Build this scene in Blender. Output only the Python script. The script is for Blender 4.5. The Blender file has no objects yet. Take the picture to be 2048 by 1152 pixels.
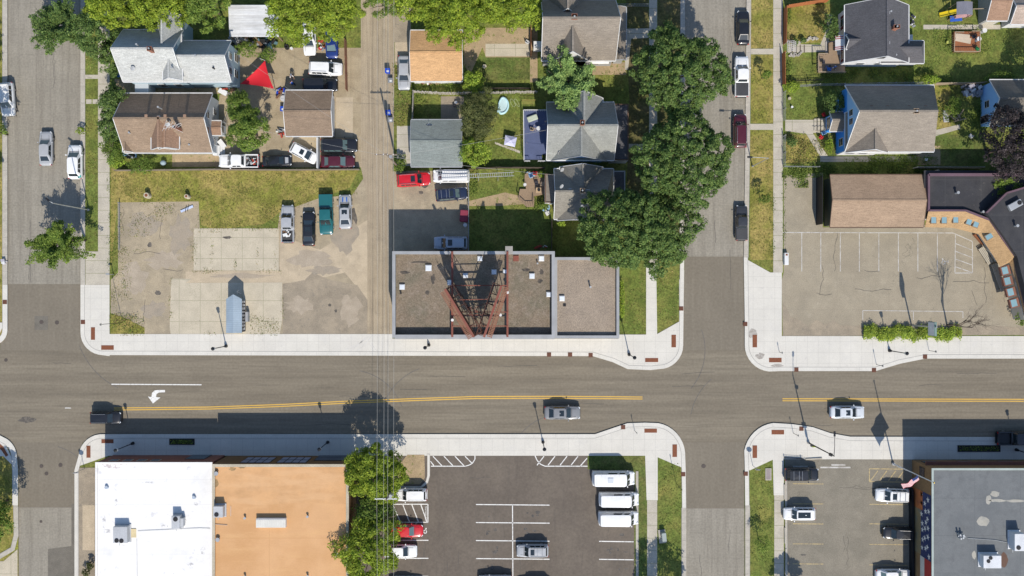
import bpy, math, random
import numpy as np
from mathutils import Vector
R = math.radians
C = bpy.context.scene.collection
SC = bpy.context.scene
S = 14.0          # photo pixels per metre on the ground
H = 122.0         # camera height
# ---- camera
cam = bpy.data.cameras.new('camera'); co = bpy.data.objects.new('camera', cam); C.objects.link(co)
co.location = (0, 0, H); co.rotation_euler = (0, 0, 0)
cam.sensor_width = 36; cam.lens = 36 * H / (2048 / S); cam.clip_start = 1; cam.clip_end = 2000
SC.camera = co
# ---- sky and sun (shadows fall towards the top of the picture, slightly left)
w = bpy.data.worlds.new('World'); SC.world = w; w.use_nodes = True
nt = w.node_tree
sky = nt.nodes.new('ShaderNodeTexSky'); sky.sky_type = 'NISHITA'; sky.sun_disc = False
SDIR = Vector((0.22, -0.98, 1.0)).normalized()
ELEV = math.asin(SDIR.z); AZ = math.atan2(SDIR.x, SDIR.y)
sky.sun_elevation = ELEV; sky.sun_rotation = AZ; sky.air_density = 1.0; sky.dust_density = 0.6; sky.ozone_density = 3.0
nt.links.new(sky.outputs[0], nt.nodes['Background'].inputs[0]); nt.nodes['Background'].inputs[1].default_value = 0.135
sun = bpy.data.lights.new('sun', 'SUN'); sun.energy = 4.2; sun.angle = R(.5); sun.color = (1, .935, .84)
so = bpy.data.objects.new('sun', sun); C.objects.link(so); so.location = (0, 0, 60)
so.rotation_euler = SDIR.to_track_quat('Z', 'Y').to_euler()
SC.view_settings.view_transform = 'Standard'; SC.view_settings.look = 'None'
SC.view_settings.exposure = 0.25; SC.view_settings.gamma = 1.0
rnd = random.Random(5); nr = np.random.default_rng(5)

def W(px, py, h=0):
    k = (H - h) / H / S
    return ((px - 1024) * k, (576 - py) * k)

# ---------------------------------------------------------------- materials
MC = {}
GAIN = dict(asphalt_main=(1.36,1.28,1.10), asphalt_cross=(1.33,1.26,1.10), asphalt_patch=(1.35,1.32,1.2), asphalt_old_street=(1.28,1.27,1.19), alley_dirt_asphalt=(1.6,1.55,1.42), worn_lot_asphalt=(1.55,1.5,1.3),
  pale_lot_dirt=(1.45,1.42,1.3), darker_lot_asphalt=(1.72,1.66,1.48), tan_lot_asphalt=(1.45,1.4,1.24), fresh_lot_asphalt=(1.66,1.6,1.45), grey_lot_asphalt=(1.25,1.24,1.15), concrete_pad=(1.25,1.27,1.22), old_concrete=(1.3,1.32,1.3),
  old_kerb_concrete=(1.3,1.3,1.28), yard_dirt=(1.3,1.28,1.15), yard_concrete_dirt=(1.35,1.3,1.15), pinkish_gravel_roof=(1.2,1.2,1.15), grey_roof_membrane=(.74,.74,.78))
def M(name, c, rough=.9, layers=(), bump=0, bscale=8, metal=0, spec=.3, coat=0, var=.12, vs=.6, fine=.15, fs=9):
    """c linear albedo. layers: ('n',scale,sx,sy,lo,hi,colour,amount) noise patches,
    ('v',scale,width,colour,amount) crack lines, ('g',wx,wy,ox,oy,width,colour,amount) joints, ('i',amount) per-leaf"""
    if name in MC: return MC[name]
    g_ = GAIN.get(name)
    if g_:
        ml = lambda q: tuple(a*b for a, b in zip(q, g_))
        c = ml(c); layers = tuple(tuple(ml(e) if isinstance(e, tuple) else e for e in L) for L in layers)
    m = bpy.data.materials.new(name); m.use_nodes = True; MC[name] = m
    n = m.node_tree.nodes; l = m.node_tree.links
    b = n['Principled BSDF']
    b.inputs['Roughness'].default_value = rough; b.inputs['Metallic'].default_value = metal
    b.inputs['Specular IOR Level'].default_value = spec; b.inputs['Coat Weight'].default_value = coat
    b.inputs['Coat Roughness'].default_value = .08
    geo = n.new('ShaderNodeNewGeometry'); pos = geo.outputs['Position']
    def noise(scale, sx=1, sy=1, det=5, off=0):
        mp = n.new('ShaderNodeMapping'); mp.inputs['Scale'].default_value = (sx, sy, 1)
        mp.inputs['Location'].default_value = (off, off * .7, 0); l.new(pos, mp.inputs[0])
        t = n.new('ShaderNodeTexNoise'); t.inputs['Scale'].default_value = scale; t.inputs['Detail'].default_value = det
        t.inputs['Roughness'].default_value = .6
        l.new(mp.outputs[0], t.inputs['Vector']); return t.outputs['Fac']
    def rng(x, a, b_, lo, hi):
        r = n.new('ShaderNodeMapRange'); l.new(x, r.inputs[0])
        for i, v in zip((1, 2, 3, 4), (a, b_, lo, hi)): r.inputs[i].default_value = v
        return r.outputs[0]
    def mix(f, a, b_, mode='MIX'):
        x = n.new('ShaderNodeMix'); x.data_type = 'RGBA'; x.blend_type = mode
        if isinstance(f, (int, float)): x.inputs[0].default_value = f
        else: l.new(f, x.inputs[0])
        for s, v in ((6, a), (7, b_)):
            if isinstance(v, tuple): x.inputs[s].default_value = (*v[:3], 1)
            else: l.new(v, x.inputs[s])
        return x.outputs[2]
    col = tuple(c)
    def scl(c, f): return tuple(min(1, v * f) for v in c)
    if var:
        col = mix(rng(noise(vs, det=6), .3, .7, 0, 1), scl(c, 1 - var), scl(c, 1 + var))
    k = 0
    for L in layers:
        k += 1
        if L[0] == 'n':
            _, s, sx, sy, lo, hi, cc, am = L
            col = mix(rng(noise(s, sx, sy, 6, k * 17.3), lo, hi, 0, am), col, cc)
        elif L[0] == 'v':
            _, s, wd, cc, am = L
            wp = n.new('ShaderNodeMix'); wp.data_type = 'VECTOR'; wp.inputs[0].default_value = .12
            nz = n.new('ShaderNodeTexNoise'); nz.inputs['Scale'].default_value = 1.2; nz.inputs['Detail'].default_value = 4; l.new(pos, nz.inputs['Vector'])
            vm = n.new('ShaderNodeVectorMath'); vm.operation = 'SCALE'; vm.inputs[3].default_value = 6; l.new(nz.outputs['Color'], vm.inputs[0])
            ad = n.new('ShaderNodeVectorMath'); l.new(pos, ad.inputs[0]); l.new(vm.outputs[0], ad.inputs[1])
            mp = n.new('ShaderNodeMapping'); mp.inputs['Scale'].default_value = (1, 1, 0.001); mp.inputs['Location'].default_value = (k * 3.1, k * 1.7, 0); l.new(ad.outputs[0], mp.inputs[0])
            v = n.new('ShaderNodeTexVoronoi'); v.feature = 'DISTANCE_TO_EDGE'; v.inputs['Scale'].default_value = s; l.new(mp.outputs[0], v.inputs['Vector'])
            msk = n.new('ShaderNodeMath'); msk.operation = 'MULTIPLY'
            l.new(rng(v.outputs['Distance'], 0, wd * s, am, 0), msk.inputs[0]); l.new(rng(noise(.35, off=k * 5), .42, .55, 0, 1), msk.inputs[1])
            col = mix(msk.outputs[0], col, cc)
        elif L[0] == 'g':
            _, wx, wy, ox, oy, wd, cc, am = L
            mp = n.new('ShaderNodeMapping'); mp.inputs['Location'].default_value = (-ox + wx * 400, -oy + wy * 400, 0); l.new(pos, mp.inputs[0])
            t = n.new('ShaderNodeTexBrick'); t.offset = 0; t.inputs['Scale'].default_value = 1
            t.inputs['Brick Width'].default_value = wx; t.inputs['Row Height'].default_value = wy
            t.inputs['Mortar Size'].default_value = wd; t.inputs['Mortar Smooth'].default_value = .3
            l.new(mp.outputs[0], t.inputs['Vector'])
            t.inputs['Color1'].default_value = (0, 0, 0, 1); t.inputs['Color2'].default_value = (0.0, 0.0, 0.0, 1); t.inputs['Mortar'].default_value = (1, 1, 1, 1)
            col = mix(rng(t.outputs['Color'], 0, 1, 0, am), col, cc)
        elif L[0] == 'i':
            hs = n.new('ShaderNodeHueSaturation'); l.new(col, hs.inputs['Color'])
            l.new(rng(geo.outputs['Random Per Island'], 0, 1, 1 - L[1], 1 + L[1]), hs.inputs['Value'])
            l.new(rng(geo.outputs['Random Per Island'], 0, 1, .5 + L[1] * .05, .5 - L[1] * .05), hs.inputs['Hue'])
            col = hs.outputs[0]
    if fine:
        f = rng(noise(fs, det=8, off=91), .25, .75, 1 - fine, 1 + fine)
        vm = n.new('ShaderNodeVectorMath'); vm.operation = 'SCALE'
        if isinstance(col, tuple): vm.inputs[0].default_value = col[:3]
        else: l.new(col, vm.inputs[0])
        l.new(f, vm.inputs[3]); col = vm.outputs[0]
    if isinstance(col, tuple): b.inputs['Base Color'].default_value = (*col[:3], 1)
    else: l.new(col, b.inputs['Base Color'])
    if bump:
        bp = n.new('ShaderNodeBump'); bp.inputs['Strength'].default_value = bump; bp.inputs['Distance'].default_value = .05
        l.new(noise(bscale, det=6, off=33), bp.inputs['Height']); l.new(bp.outputs[0], b.inputs['Normal'])
    return m

def leafmat(name, c, trans=.35, amt=.45):
    if name in MC: return MC[name]
    m = M(name, c, .55, (('i', amt),), var=.34, vs=.55, fine=0, spec=.35)
    n = m.node_tree.nodes; l = m.node_tree.links; b = n['Principled BSDF']
    src = b.inputs['Base Color'].links[0].from_socket
    b.inputs['Specular IOR Level'].default_value = .15; tr = n.new('ShaderNodeBsdfTranslucent'); l.new(src, tr.inputs[0])
    mx = n.new('ShaderNodeMixShader'); mx.inputs[0].default_value = trans
    l.new(b.outputs[0], mx.inputs[1]); l.new(tr.outputs[0], mx.inputs[2])
    l.new(mx.outputs[0], n['Material Output'].inputs[0]); return m

# ---------------------------------------------------------------- mesh helpers
ORG = {}
def root_org(o):
    while o is not None:
        if o.name in ORG: return ORG[o.name]
        o = o.parent
    return (0, 0, 0)
class MB:
    def __init__(s): s.v = []; s.f = []; s.mi = []; s.cur = 0
    def add(s, vs, fs):
        n = len(s.v); s.v += [tuple(v) for v in vs]
        for f in fs: s.f.append(tuple(i + n for i in f)); s.mi.append(s.cur)
        return s
    def box(s, x0, x1, y0, y1, z0, z1):
        return s.add([(x0,y0,z0),(x1,y0,z0),(x1,y1,z0),(x0,y1,z0),(x0,y0,z1),(x1,y0,z1),(x1,y1,z1),(x0,y1,z1)],
                     [(3,2,1,0),(4,5,6,7),(0,1,5,4),(1,2,6,5),(2,3,7,6),(3,0,4,7)])
    def cb(s, cx, cy, cz, sx, sy, sz, rz=0):
        c, d = math.cos(rz), math.sin(rz); v = []
        for z in (-.5, .5):
            for x, y in ((-.5,-.5),(.5,-.5),(.5,.5),(-.5,.5)):
                X, Y = x*sx, y*sy; v.append((cx+X*c-Y*d, cy+X*d+Y*c, cz+z*sz))
        return s.add(v, [(3,2,1,0),(4,5,6,7),(0,1,5,4),(1,2,6,5),(2,3,7,6),(3,0,4,7)])
    def prism(s, poly, z0, z1):
        a = sum(poly[i][0]*poly[(i+1)%len(poly)][1]-poly[(i+1)%len(poly)][0]*poly[i][1] for i in range(len(poly)))
        if a < 0: poly = poly[::-1]
        n = len(poly)
        return s.add([(x,y,z0) for x,y in poly]+[(x,y,z1) for x,y in poly],
                     [tuple(range(n-1,-1,-1)), tuple(range(n,2*n))]+[(i,(i+1)%n,n+(i+1)%n,n+i) for i in range(n)])
    def sheet(s, poly, z):
        a = sum(poly[i][0]*poly[(i+1)%len(poly)][1]-poly[(i+1)%len(poly)][0]*poly[i][1] for i in range(len(poly)))
        if a < 0: poly = poly[::-1]
        return s.add([(x,y,z) for x,y in poly], [tuple(range(len(poly)))])
    def cyl(s, p, q, r0, r1=None, n=10):
        r1 = r0 if r1 is None else r1
        p = Vector(p); q = Vector(q); d = (q-p).normalized()
        u = d.orthogonal().normalized(); v = d.cross(u); a = []
        for c, r in ((p, r0), (q, r1)):
            for i in range(n):
                t = 2*math.pi*i/n; a.append(c+u*r*math.cos(t)+v*r*math.sin(t))
        return s.add(a, [tuple(range(n-1,-1,-1)), tuple(range(n,2*n))]+[(i,(i+1)%n,n+(i+1)%n,n+i) for i in range(n)])
    def tube(s, pts, rs, n=6):
        if not hasattr(rs, '__len__'): rs = [rs]*len(pts)
        for i in range(len(pts)-1): s.cyl(pts[i], pts[i+1], rs[i], rs[i+1], n)
        return s
    def bar(s, p, q, w_, h_):
        p = Vector(p); q = Vector(q); d = (q-p).normalized()
        u = Vector((0,0,1)).cross(d)
        u = Vector((1,0,0)) if u.length < 1e-4 else u.normalized()
        v = d.cross(u)
        a = [c+u*w_/2*i+v*h_/2*j for c in (p, q) for i, j in ((-1,-1),(1,-1),(1,1),(-1,1))]
        return s.add(a, [(3,2,1,0),(4,5,6,7),(0,1,5,4),(1,2,6,5),(2,3,7,6),(3,0,4,7)])
    def sph(s, c, rx, ry=None, rz=None, n=10, m=6, z0=-1):
        ry = ry or rx; rz = rz or rx; a = []; f = []
        for j in range(m+1):
            t = math.asin(z0)+(math.pi/2-math.asin(z0))*j/m
            for i in range(n):
                p = 2*math.pi*i/n
                a.append((c[0]+rx*math.cos(t)*math.cos(p), c[1]+ry*math.cos(t)*math.sin(p), c[2]+rz*math.sin(t)))
        for j in range(m):
            for i in range(n): f.append((j*n+i, j*n+(i+1)%n, (j+1)*n+(i+1)%n, (j+1)*n+i))
        return s.add(a, f)
    def loft(s, rings, cap=True):
        n = len(rings[0]); a = [p for r in rings for p in r]; f = []
        for j in range(len(rings)-1):
            for i in range(n): f.append((j*n+i, j*n+(i+1)%n, (j+1)*n+(i+1)%n, (j+1)*n+i))
        if cap: f += [tuple(range(n-1,-1,-1)), tuple(range((len(rings)-1)*n, len(rings)*n))]
        return s.add(a, f)
    def build(s, name, mats, parent=None, smooth=False, bevel=0, local=False, data=None):
        me = bpy.data.meshes.new(name)
        ox, oy, oz = (0,0,0) if (parent is None or local) else root_org(parent)
        me.from_pydata([(x-ox, y-oy, z-oz) for x, y, z in s.v], [], s.f)
        ms = mats if isinstance(mats, (list, tuple)) else [mats]
        for m in ms: me.materials.append(m)
        if len(ms) > 1: me.polygons.foreach_set('material_index', s.mi)
        if smooth: me.polygons.foreach_set('use_smooth', [True]*len(me.polygons))
        me.update()
        o = bpy.data.objects.new(name, me); C.objects.link(o)
        if parent is not None: o.parent = parent
        if bevel:
            b = o.modifiers.new('bevel', 'BEVEL'); b.width = bevel; b.segments = 2; b.limit_method = 'ANGLE'; b.angle_limit = R(40)
        return o
def tag(o, label, cat=None, group=None, kind=None):
    if label: o['label'] = label
    if cat: o['category'] = cat
    if group: o['group'] = group
    if kind: o['kind'] = kind
    return o
def thing(name, label, cat, loc=(0,0,0), rz=0, group=None, local=False):
    o = bpy.data.objects.new(name, None); C.objects.link(o); o.location = loc; o.rotation_euler = (0,0,rz)
    o.empty_display_size = .3
    ORG[o.name] = (0,0,0) if local else tuple(loc)
    return tag(o, label, cat, group)
def mesh_thing(mb, name, label, cat, mat, group=None, org=None, kind=None, **k):
    """single-mesh thing; vertices given in world space, origin put at org"""
    if org is None:
        xs = [v[0] for v in mb.v]; ys = [v[1] for v in mb.v]; org = ((min(xs)+max(xs))/2, (min(ys)+max(ys))/2, 0)
    mb.v = [(x-org[0], y-org[1], z-org[2]) for x, y, z in mb.v]
    o = mb.build(name, mat, **k); o.location = org
    return tag(o, label, cat, group, kind)
def copy_tree(o, parent=None):
    c = o.copy(); C.objects.link(c)
    if parent is not None: c.parent = parent
    for ch in list(o.children): copy_tree(ch, c)
    return c
def P(pts, h=0): return [W(x, y, h) for x, y in pts]
def rect(a, b, c, d, h=0): return P([(a,b),(c,b),(c,d),(a,d)], h)
def arc(cx, cy, r, a0, a1, n=8, ry=None):
    ry = ry or r
    return [(cx+r*math.cos(R(a0+(a1-a0)*i/n)), cy+ry*math.sin(R(a0+(a1-a0)*i/n))) for i in range(n+1)]
def struct(name, mb, mat):
    o = mb.build(name, mat); o['kind'] = 'structure'; return o
def text_mb(body, size, mat, name, parent, loc, rot, align='CENTER'):
    cu = bpy.data.curves.new(name, 'FONT'); cu.body = body; cu.size = size; cu.align_x = align; cu.align_y = 'CENTER'; cu.extrude = .004
    t = bpy.data.objects.new(name+'_tmp', cu); C.objects.link(t)
    dg = bpy.context.evaluated_depsgraph_get(); me = bpy.data.meshes.new_from_object(t.evaluated_get(dg))
    bpy.data.objects.remove(t); me.materials.clear(); me.materials.append(mat)
    o = bpy.data.objects.new(name, me); C.objects.link(o); o.location = loc; o.rotation_euler = rot
    if parent: o.parent = parent
    return o
# ---------------------------------------------------------------- ground materials
m_road = M('asphalt_main', (.128,.116,.100), .9, (('n',.5,.04,1.6,.45,.6,(.158,.144,.124),.7),('n',.4,.05,3,.55,.68,(.100,.092,.082),.6),('n',.25,.2,2.6,.45,.68,(.170,.156,.134),.8),('n',1.2,.1,2.5,.48,.7,(.098,.090,.08),.6),('n',.35,1,1,.55,.75,(.115,.104,.09),.5),('n',2.5,1,1,.68,.76,(.085,.08,.07),.5)), bump=.3, bscale=25, var=.07, vs=.12, fine=.15, fs=3)
m_road_s = M('asphalt_cross', (.135,.123,.107), .9, (('n',.8,2.2,.15,.5,.75,(.168,.155,.135),.5),('n',2.5,1,1,.68,.76,(.085,.08,.07),.5)), bump=.3, bscale=25, var=.07, vs=.15, fine=.15, fs=3)
m_old = M('asphalt_old_street', (.205,.188,.163), .92, (('n',.5,2.5,.10,.45,.65,(.160,.145,.125),.9),('n',.3,1,1,.5,.7,(.175,.16,.138),.6),('n',1.6,3,.1,.5,.72,(.245,.225,.195),.5),('v',.14,.03,(.10,.09,.08),.6),('g',60,3.6,0,1,.03,(.14,.13,.11),.5),('n',2.2,1,1,.66,.75,(.10,.092,.08),.6)), bump=.35, bscale=20, var=.1, vs=.3, fine=.20, fs=3.5)
m_patch = M('asphalt_patch', (.105,.097,.088), .9, (('n',1,1,1,.45,.7,(.14,.13,.115),.5),), fine=.28)
m_alley = M('alley_dirt_asphalt', (.215,.180,.135), .95, (('n',.6,3,.08,.42,.7,(.15,.125,.095),.8),('n',2.4,4,.05,.5,.7,(.29,.25,.195),.6),('n',.5,1,1,.55,.75,(.14,.12,.095),.6),('n',3,1,1,.66,.72,(.09,.08,.06),.6)), bump=.4, bscale=15, var=.12, fine=.32)
m_lot = M('worn_lot_asphalt', (.225,.192,.152), .95, (('n',.22,1,1,.45,.65,(.165,.145,.12),.8),('n',.7,1,1,.5,.7,(.28,.24,.19),.6),('n',1.3,1,1,.6,.7,(.13,.115,.10),.5),('v',.3,.03,(.11,.10,.085),.6),('n',1.1,1,1,.70,.74,(.09,.085,.075),.7),('n',4,1,1,.68,.74,(.10,.13,.04),.5)), bump=.4, bscale=12, var=.12, fine=.34)
m_lot_pale = M('pale_lot_dirt', (.305,.255,.195), .95, (('n',.4,1,1,.5,.7,(.22,.185,.145),.7),('n',2,1,1,.6,.7,(.36,.31,.25),.5)), bump=.3, var=.1, fine=.28)
m_lot_dark = M('darker_lot_asphalt', (.155,.135,.112), .95, (('n',.5,1,1,.45,.65,(.21,.18,.145),.7),('n',1.4,1,1,.6,.68,(.11,.10,.09),.6),('v',.25,.03,(.09,.08,.07),.6)), bump=.4, var=.12, fine=.32)
m_lot_ne = M('tan_lot_asphalt', (.215,.192,.158), .93, (('n',.3,1,1,.48,.66,(.175,.158,.132),.7),('n',.9,1,1,.55,.7,(.25,.225,.19),.6),('g',7.4,6.1,2,3,.03,(.15,.135,.115),.45),('n',.15,1,1,.5,.62,(.19,.168,.138),.6),('v',.13,.03,(.11,.10,.085),.9),('n',1.6,1,1,.7,.75,(.12,.11,.10),.7)), bump=.3, var=.08, fine=.3)
m_lot_s = M('fresh_lot_asphalt', (.078,.067,.059), .9, (('n',.25,1,1,.45,.7,(.095,.082,.071),.8),('n',.7,2,.2,.55,.75,(.060,.053,.048),.6),('n',5,1,1,.68,.74,(.11,.10,.09),.5)), bump=.3, bscale=25, var=.08, vs=.25, fine=.17, fs=3)
m_lot_e = M('grey_lot_asphalt', (.175,.158,.133), .93, (('n',.35,1,1,.45,.68,(.14,.128,.108),.8),('n',.8,1,1,.6,.75,(.215,.195,.165),.6),('v',.12,.025,(.09,.08,.07),.7),('n',2.5,1,1,.7,.75,(.09,.085,.075),.7)), bump=.3, var=.08, fine=.3)
m_conc = M('new_concrete', (.585,.557,.492), .85, (('n',.2,1,1,.45,.65,(.53,.505,.45),.6),('g',1.55,1.55,.3,.1,.022,(.38,.36,.32),.6),('n',1.5,1,1,.62,.72,(.47,.45,.41),.6),('n',.5,1,1,.55,.8,(.52,.50,.46),.6),('n',3.5,1,1,.7,.78,(.42,.40,.37),.5)), bump=.1, var=.05, vs=.4, fine=.10)
m_kerbn = M('new_kerb_concrete', (.575,.55,.49), .85, (('g',3.1,300,0,0,.02,(.34,.32,.3),.6),), var=.06, fine=.12)
m_oldc = M('old_concrete', (.335,.300,.248), .9, (('g',40,1.8,0,.3,.04,(.15,.15,.08),.8),('n',.6,1,1,.5,.72,(.27,.24,.20),.7),('v',.3,.02,(.14,.13,.09),.7),('n',4,1,1,.66,.72,(.2,.18,.15),.6)), bump=.2, var=.1, fine=.22)
m_pad = M('concrete_pad', (.375,.325,.255), .9, (('g',3,3,.5,1.2,.035,(.19,.18,.12),.8),('n',.5,1,1,.5,.7,(.31,.27,.21),.7),('v',.35,.02,(.17,.16,.1),.8),('n',2.5,1,1,.68,.72,(.2,.18,.15),.7)), bump=.2, var=.08, fine=.22)
m_okerb = M('old_kerb_concrete', (.31,.285,.245), .9, (('g',300,2.4,0,0,.03,(.17,.16,.14),.7),), var=.12, vs=1.5, fine=.2)
def grass(name, a, dry, amt, lo=.45, hi=.68):
    return M(name, a, .95, (('n',.22,1,1,lo,hi,dry,amt),('n',1.1,1,1,.48,.66,tuple(v*.72 for v in dry),amt*.6),('n',2.2,1,1,.55,.68,tuple(v*.55 for v in a),.7),('n',7,1,1,.5,.7,tuple(v*1.6 for v in a),.45),('n',5,1,1,.66,.72,(dry[0]*1.2,dry[1]*1.1,dry[2]),.5), ('n',.5,1,1,.5,.62,tuple(v*.7 for v in a),.6)), bump=1, bscale=14, var=.28, vs=.8, fine=.55, fs=4.5)
m_grass = grass('lawn_grass', (.120,.155,.030), (.26,.215,.060), .6)
m_grassg = grass('lush_grass', (.095,.132,.028), (.20,.165,.060), .8)
m_dry = grass('dry_grass', (.175,.180,.032), (.33,.25,.085), .9, .40, .62)
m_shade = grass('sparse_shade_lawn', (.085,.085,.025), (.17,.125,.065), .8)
m_dirt = M('yard_dirt', (.27,.205,.135), .95, (('n',.8,1,1,.5,.7,(.19,.15,.10),.7),('n',1.8,1,1,.58,.66,(.11,.13,.035),.8)), bump=.5, var=.15, fine=.35)
m_yardc = M('yard_concrete_dirt', (.26,.22,.165), .93, (('n',.5,1,1,.45,.65,(.20,.165,.12),.8),('g',4,5,1,0,.04,(.15,.13,.1),.6),('n',1.5,1,1,.6,.7,(.16,.14,.10),.5)), bump=.3, var=.1, fine=.3)
m_wp = M('white_road_paint', (.70,.69,.655), .7, (('n',3,1,1,.52,.66,(.34,.32,.29),.7),), var=.05, fine=.15)
m_wpf = M('faded_white_paint', (.50,.48,.44), .8, (('n',1.6,1,1,.45,.62,(.33,.30,.26),.85),), var=.05, fine=.2)
m_yp = M('yellow_road_paint', (.62,.38,.07), .7, (('n',4,1,1,.6,.72,(.45,.3,.1),.5),), var=.08, fine=.15)
m_ypf = M('faded_yellow_paint', (.46,.36,.18), .8, (('n',4,1,1,.45,.62,(.24,.2,.14),.8),), var=.08, fine=.2)
m_rust = M('rusty_iron', (.235,.082,.036), .8, (('n',3,1,1,.5,.7,(.16,.055,.03),.6),('g',.12,.12,0,0,.03,(.13,.05,.03),.6)), var=.12, fine=.2)
m_rustd = M('dark_rusty_iron', (.13,.055,.035), .8, (('n',3,1,1,.5,.7,(.08,.035,.02),.6),), var=.12, fine=.2)
m_iron = M('cast_iron', (.085,.07,.06), .7, (), var=.1, fine=.3)
m_weed = leafmat('weed_leaf', (.16,.225,.045), .4)
m_weed2 = leafmat('dry_weed_leaf', (.30,.25,.10), .4)

# ---------------------------------------------------------------- ground
def sh(name, mat, poly, z, h=None):
    mb = MB(); pw = P(poly)
    if h: mb.prism(pw, z-h, z)
    else: mb.sheet(pw, z)
    return struct(name, mb, mat)
def rc(a, b, c, d): return [(a,b),(c,b),(c,d),(a,d)]
mb = MB(); mb.sheet([(-400,-400),(400,-400),(400,400),(-400,400)], -.06); struct('ground', mb, m_grass)
# road: cross shaped new asphalt, old asphalt beyond
sh('road', m_road, rc(-2500,700,4500,885), 0)
sh('road', m_road_s, rc(0,568,175,700), 0); sh('road', m_road_s, rc(1360,513,1495,700), 0)
sh('road', m_road_s, rc(20,885,165,1015), 0); sh('road', m_road_s, rc(1360,885,1495,1017), 0)
sh('road', m_old, rc(5,-2000,175,568), 0); sh('road', m_old, rc(1360,-2000,1495,513), 0)
sh('road', m_old, rc(20,1015,165,3000), 0); sh('road', m_old, rc(1360,1017,1495,3000), 0)
sh('road_patch', m_patch, [(143,1008),(160,1008),(160,1160),(96,1160),(96,1098),(143,1092)], .004)
sh('road_patch', m_patch, rc(69,632,96,660), .004)
# block bases (raised lawn slabs)
nw = [(162,-900),(162,655)]+arc(207,665,45,180,90,8)+[(1185,712),(1225,724),(1255,738),(1300,740)]+arc(1318,690,48,90,0,8)+[(1367,600),(1369,515),(1369,350),(1372,-900)]
ne = [(3000,717),(1850,717),(1800,727),(1750,742),(1560,742)]+arc(1542,690,53,95,180,8)+[(1489,640),(1487,515),(1490,300),(1500,-900),(3000,-900)]
sb = [(150,2400),(150,940)]+arc(205,915,47,185,265,7)+[(240,868),(1190,868),(1225,856),(1255,846),(1290,845)]+arc(1305,910,65,280,355,8)+[(1371,940),(1373,2400)]
se = [(1490,2400),(1489,930)]+arc(1555,913,68,190,262,8)+[(1585,848),(1625,854),(1660,866),(1700,873),(3000,876),(3000,2400)]
wn = [(-900,-900),(16,-900),(16,650)]+arc(-14,660,30,0,80,6)+[(-60,712),(-900,712)]
ws = [(-900,870),(-20,866),(0,870)]+arc(-10,915,45,-55,0,6)+[(37,940),(38,2400),(-900,2400)]
for poly, mt in ((nw,m_grass),(ne,m_grass),(sb,m_grass),(se,m_grass),(wn,m_dry),(ws,m_dry)):
    sh('lawn', mt, poly, .10, .2)
def kerb(pts, wpx, mat, z=.15, closed=False):
    """kerb strip along a px polyline, inside = left of travel in world"""
    pw = [Vector((*W(x,y),0)) for x,y in pts]; wd = wpx/S; inn = []
    for i, p in enumerate(pw):
        a = pw[max(0,i-1)]; b = pw[min(len(pw)-1,i+1)]; d = (b-a).normalized(); nrm = Vector((-d.y,d.x,0)); inn.append(p+nrm*wd)
    mb = MB()
    for i in range(len(pw)-1):
        a,b,c,d = pw[i],pw[i+1],inn[i+1],inn[i]
        mb.add([(a.x,a.y,-.05),(b.x,b.y,-.05),(c.x,c.y,-.05),(d.x,d.y,-.05),(a.x,a.y,z),(b.x,b.y,z),(c.x,c.y,z),(d.x,d.y,z)],
               [(4,5,6,7),(0,1,5,4),(2,3,7,6)])
    j = MB()
    for a, b in zip(inn, inn[1:]):
        d = (b-a).normalized(); q = Vector((-d.y, d.x, 0))*.03
        j.add([(a.x-q.x,a.y-q.y,z+.002),(b.x-q.x,b.y-q.y,z+.002),(b.x+q.x,b.y+q.y,z+.002),(a.x+q.x,a.y+q.y,z+.002)], [(0,1,2,3)])
    struct('kerb_joint', j, M('kerb_joint_grey', (.30,.285,.26), .9))  # grey joint line between kerb and paving
    return struct('kerb', mb, mat)
kerb([(162,570)]+nw[1:-3]+[(1368,517)], 8, m_kerbn)
kerb([(162,-900),(162,570)], 9, m_okerb)
kerb([(1368,517),(1369,350),(1372,-900)], 9, m_okerb)
kerb([(1487,515),(1489,640)]+arc(1542,690,53,180,95,8)+[(1560,742),(1750,742),(1800,727),(1850,717),(3000,717)], 8, m_kerbn)
kerb([(1500,-900),(1490,300),(1487,515)], 9, m_okerb)
def rkerb(pts, wpx, mat): kerb(pts[::-1], wpx, mat)
rkerb([(150,1300),(150,940)]+arc(205,915,47,185,265,7)+[(240,868),(1190,868),(1225,856),(1255,846),(1290,845)]+arc(1305,910,65,280,355,8)+[(1371,940),(1372,1015)], 8, m_kerbn)
rkerb([(1372,1015),(1373,2400)], 9, m_okerb)
rkerb([(1490,1010),(1489,930)]+arc(1555,913,68,190,262,8)+[(1585,848),(1625,854),(1660,866),(1700,873),(3000,876)], 8, m_kerbn)
rkerb([(1490,2400),(1490,1010)], 9, m_okerb)
kerb([(16,-900),(16,570)][::-1], 10, m_okerb); kerb([(-60,712)]+arc(-14,660,30,80,0,6)+[(16,650),(16,570)], 10, m_kerbn)
rkerb([(-900,870),(-20,866),(0,870)]+arc(-10,915,45,-55,0,6)+[(37,940),(37,1010)], 11, m_kerbn); rkerb([(37,1010),(38,1070),(30,1100),(0,1118)], 9, m_okerb)
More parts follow.
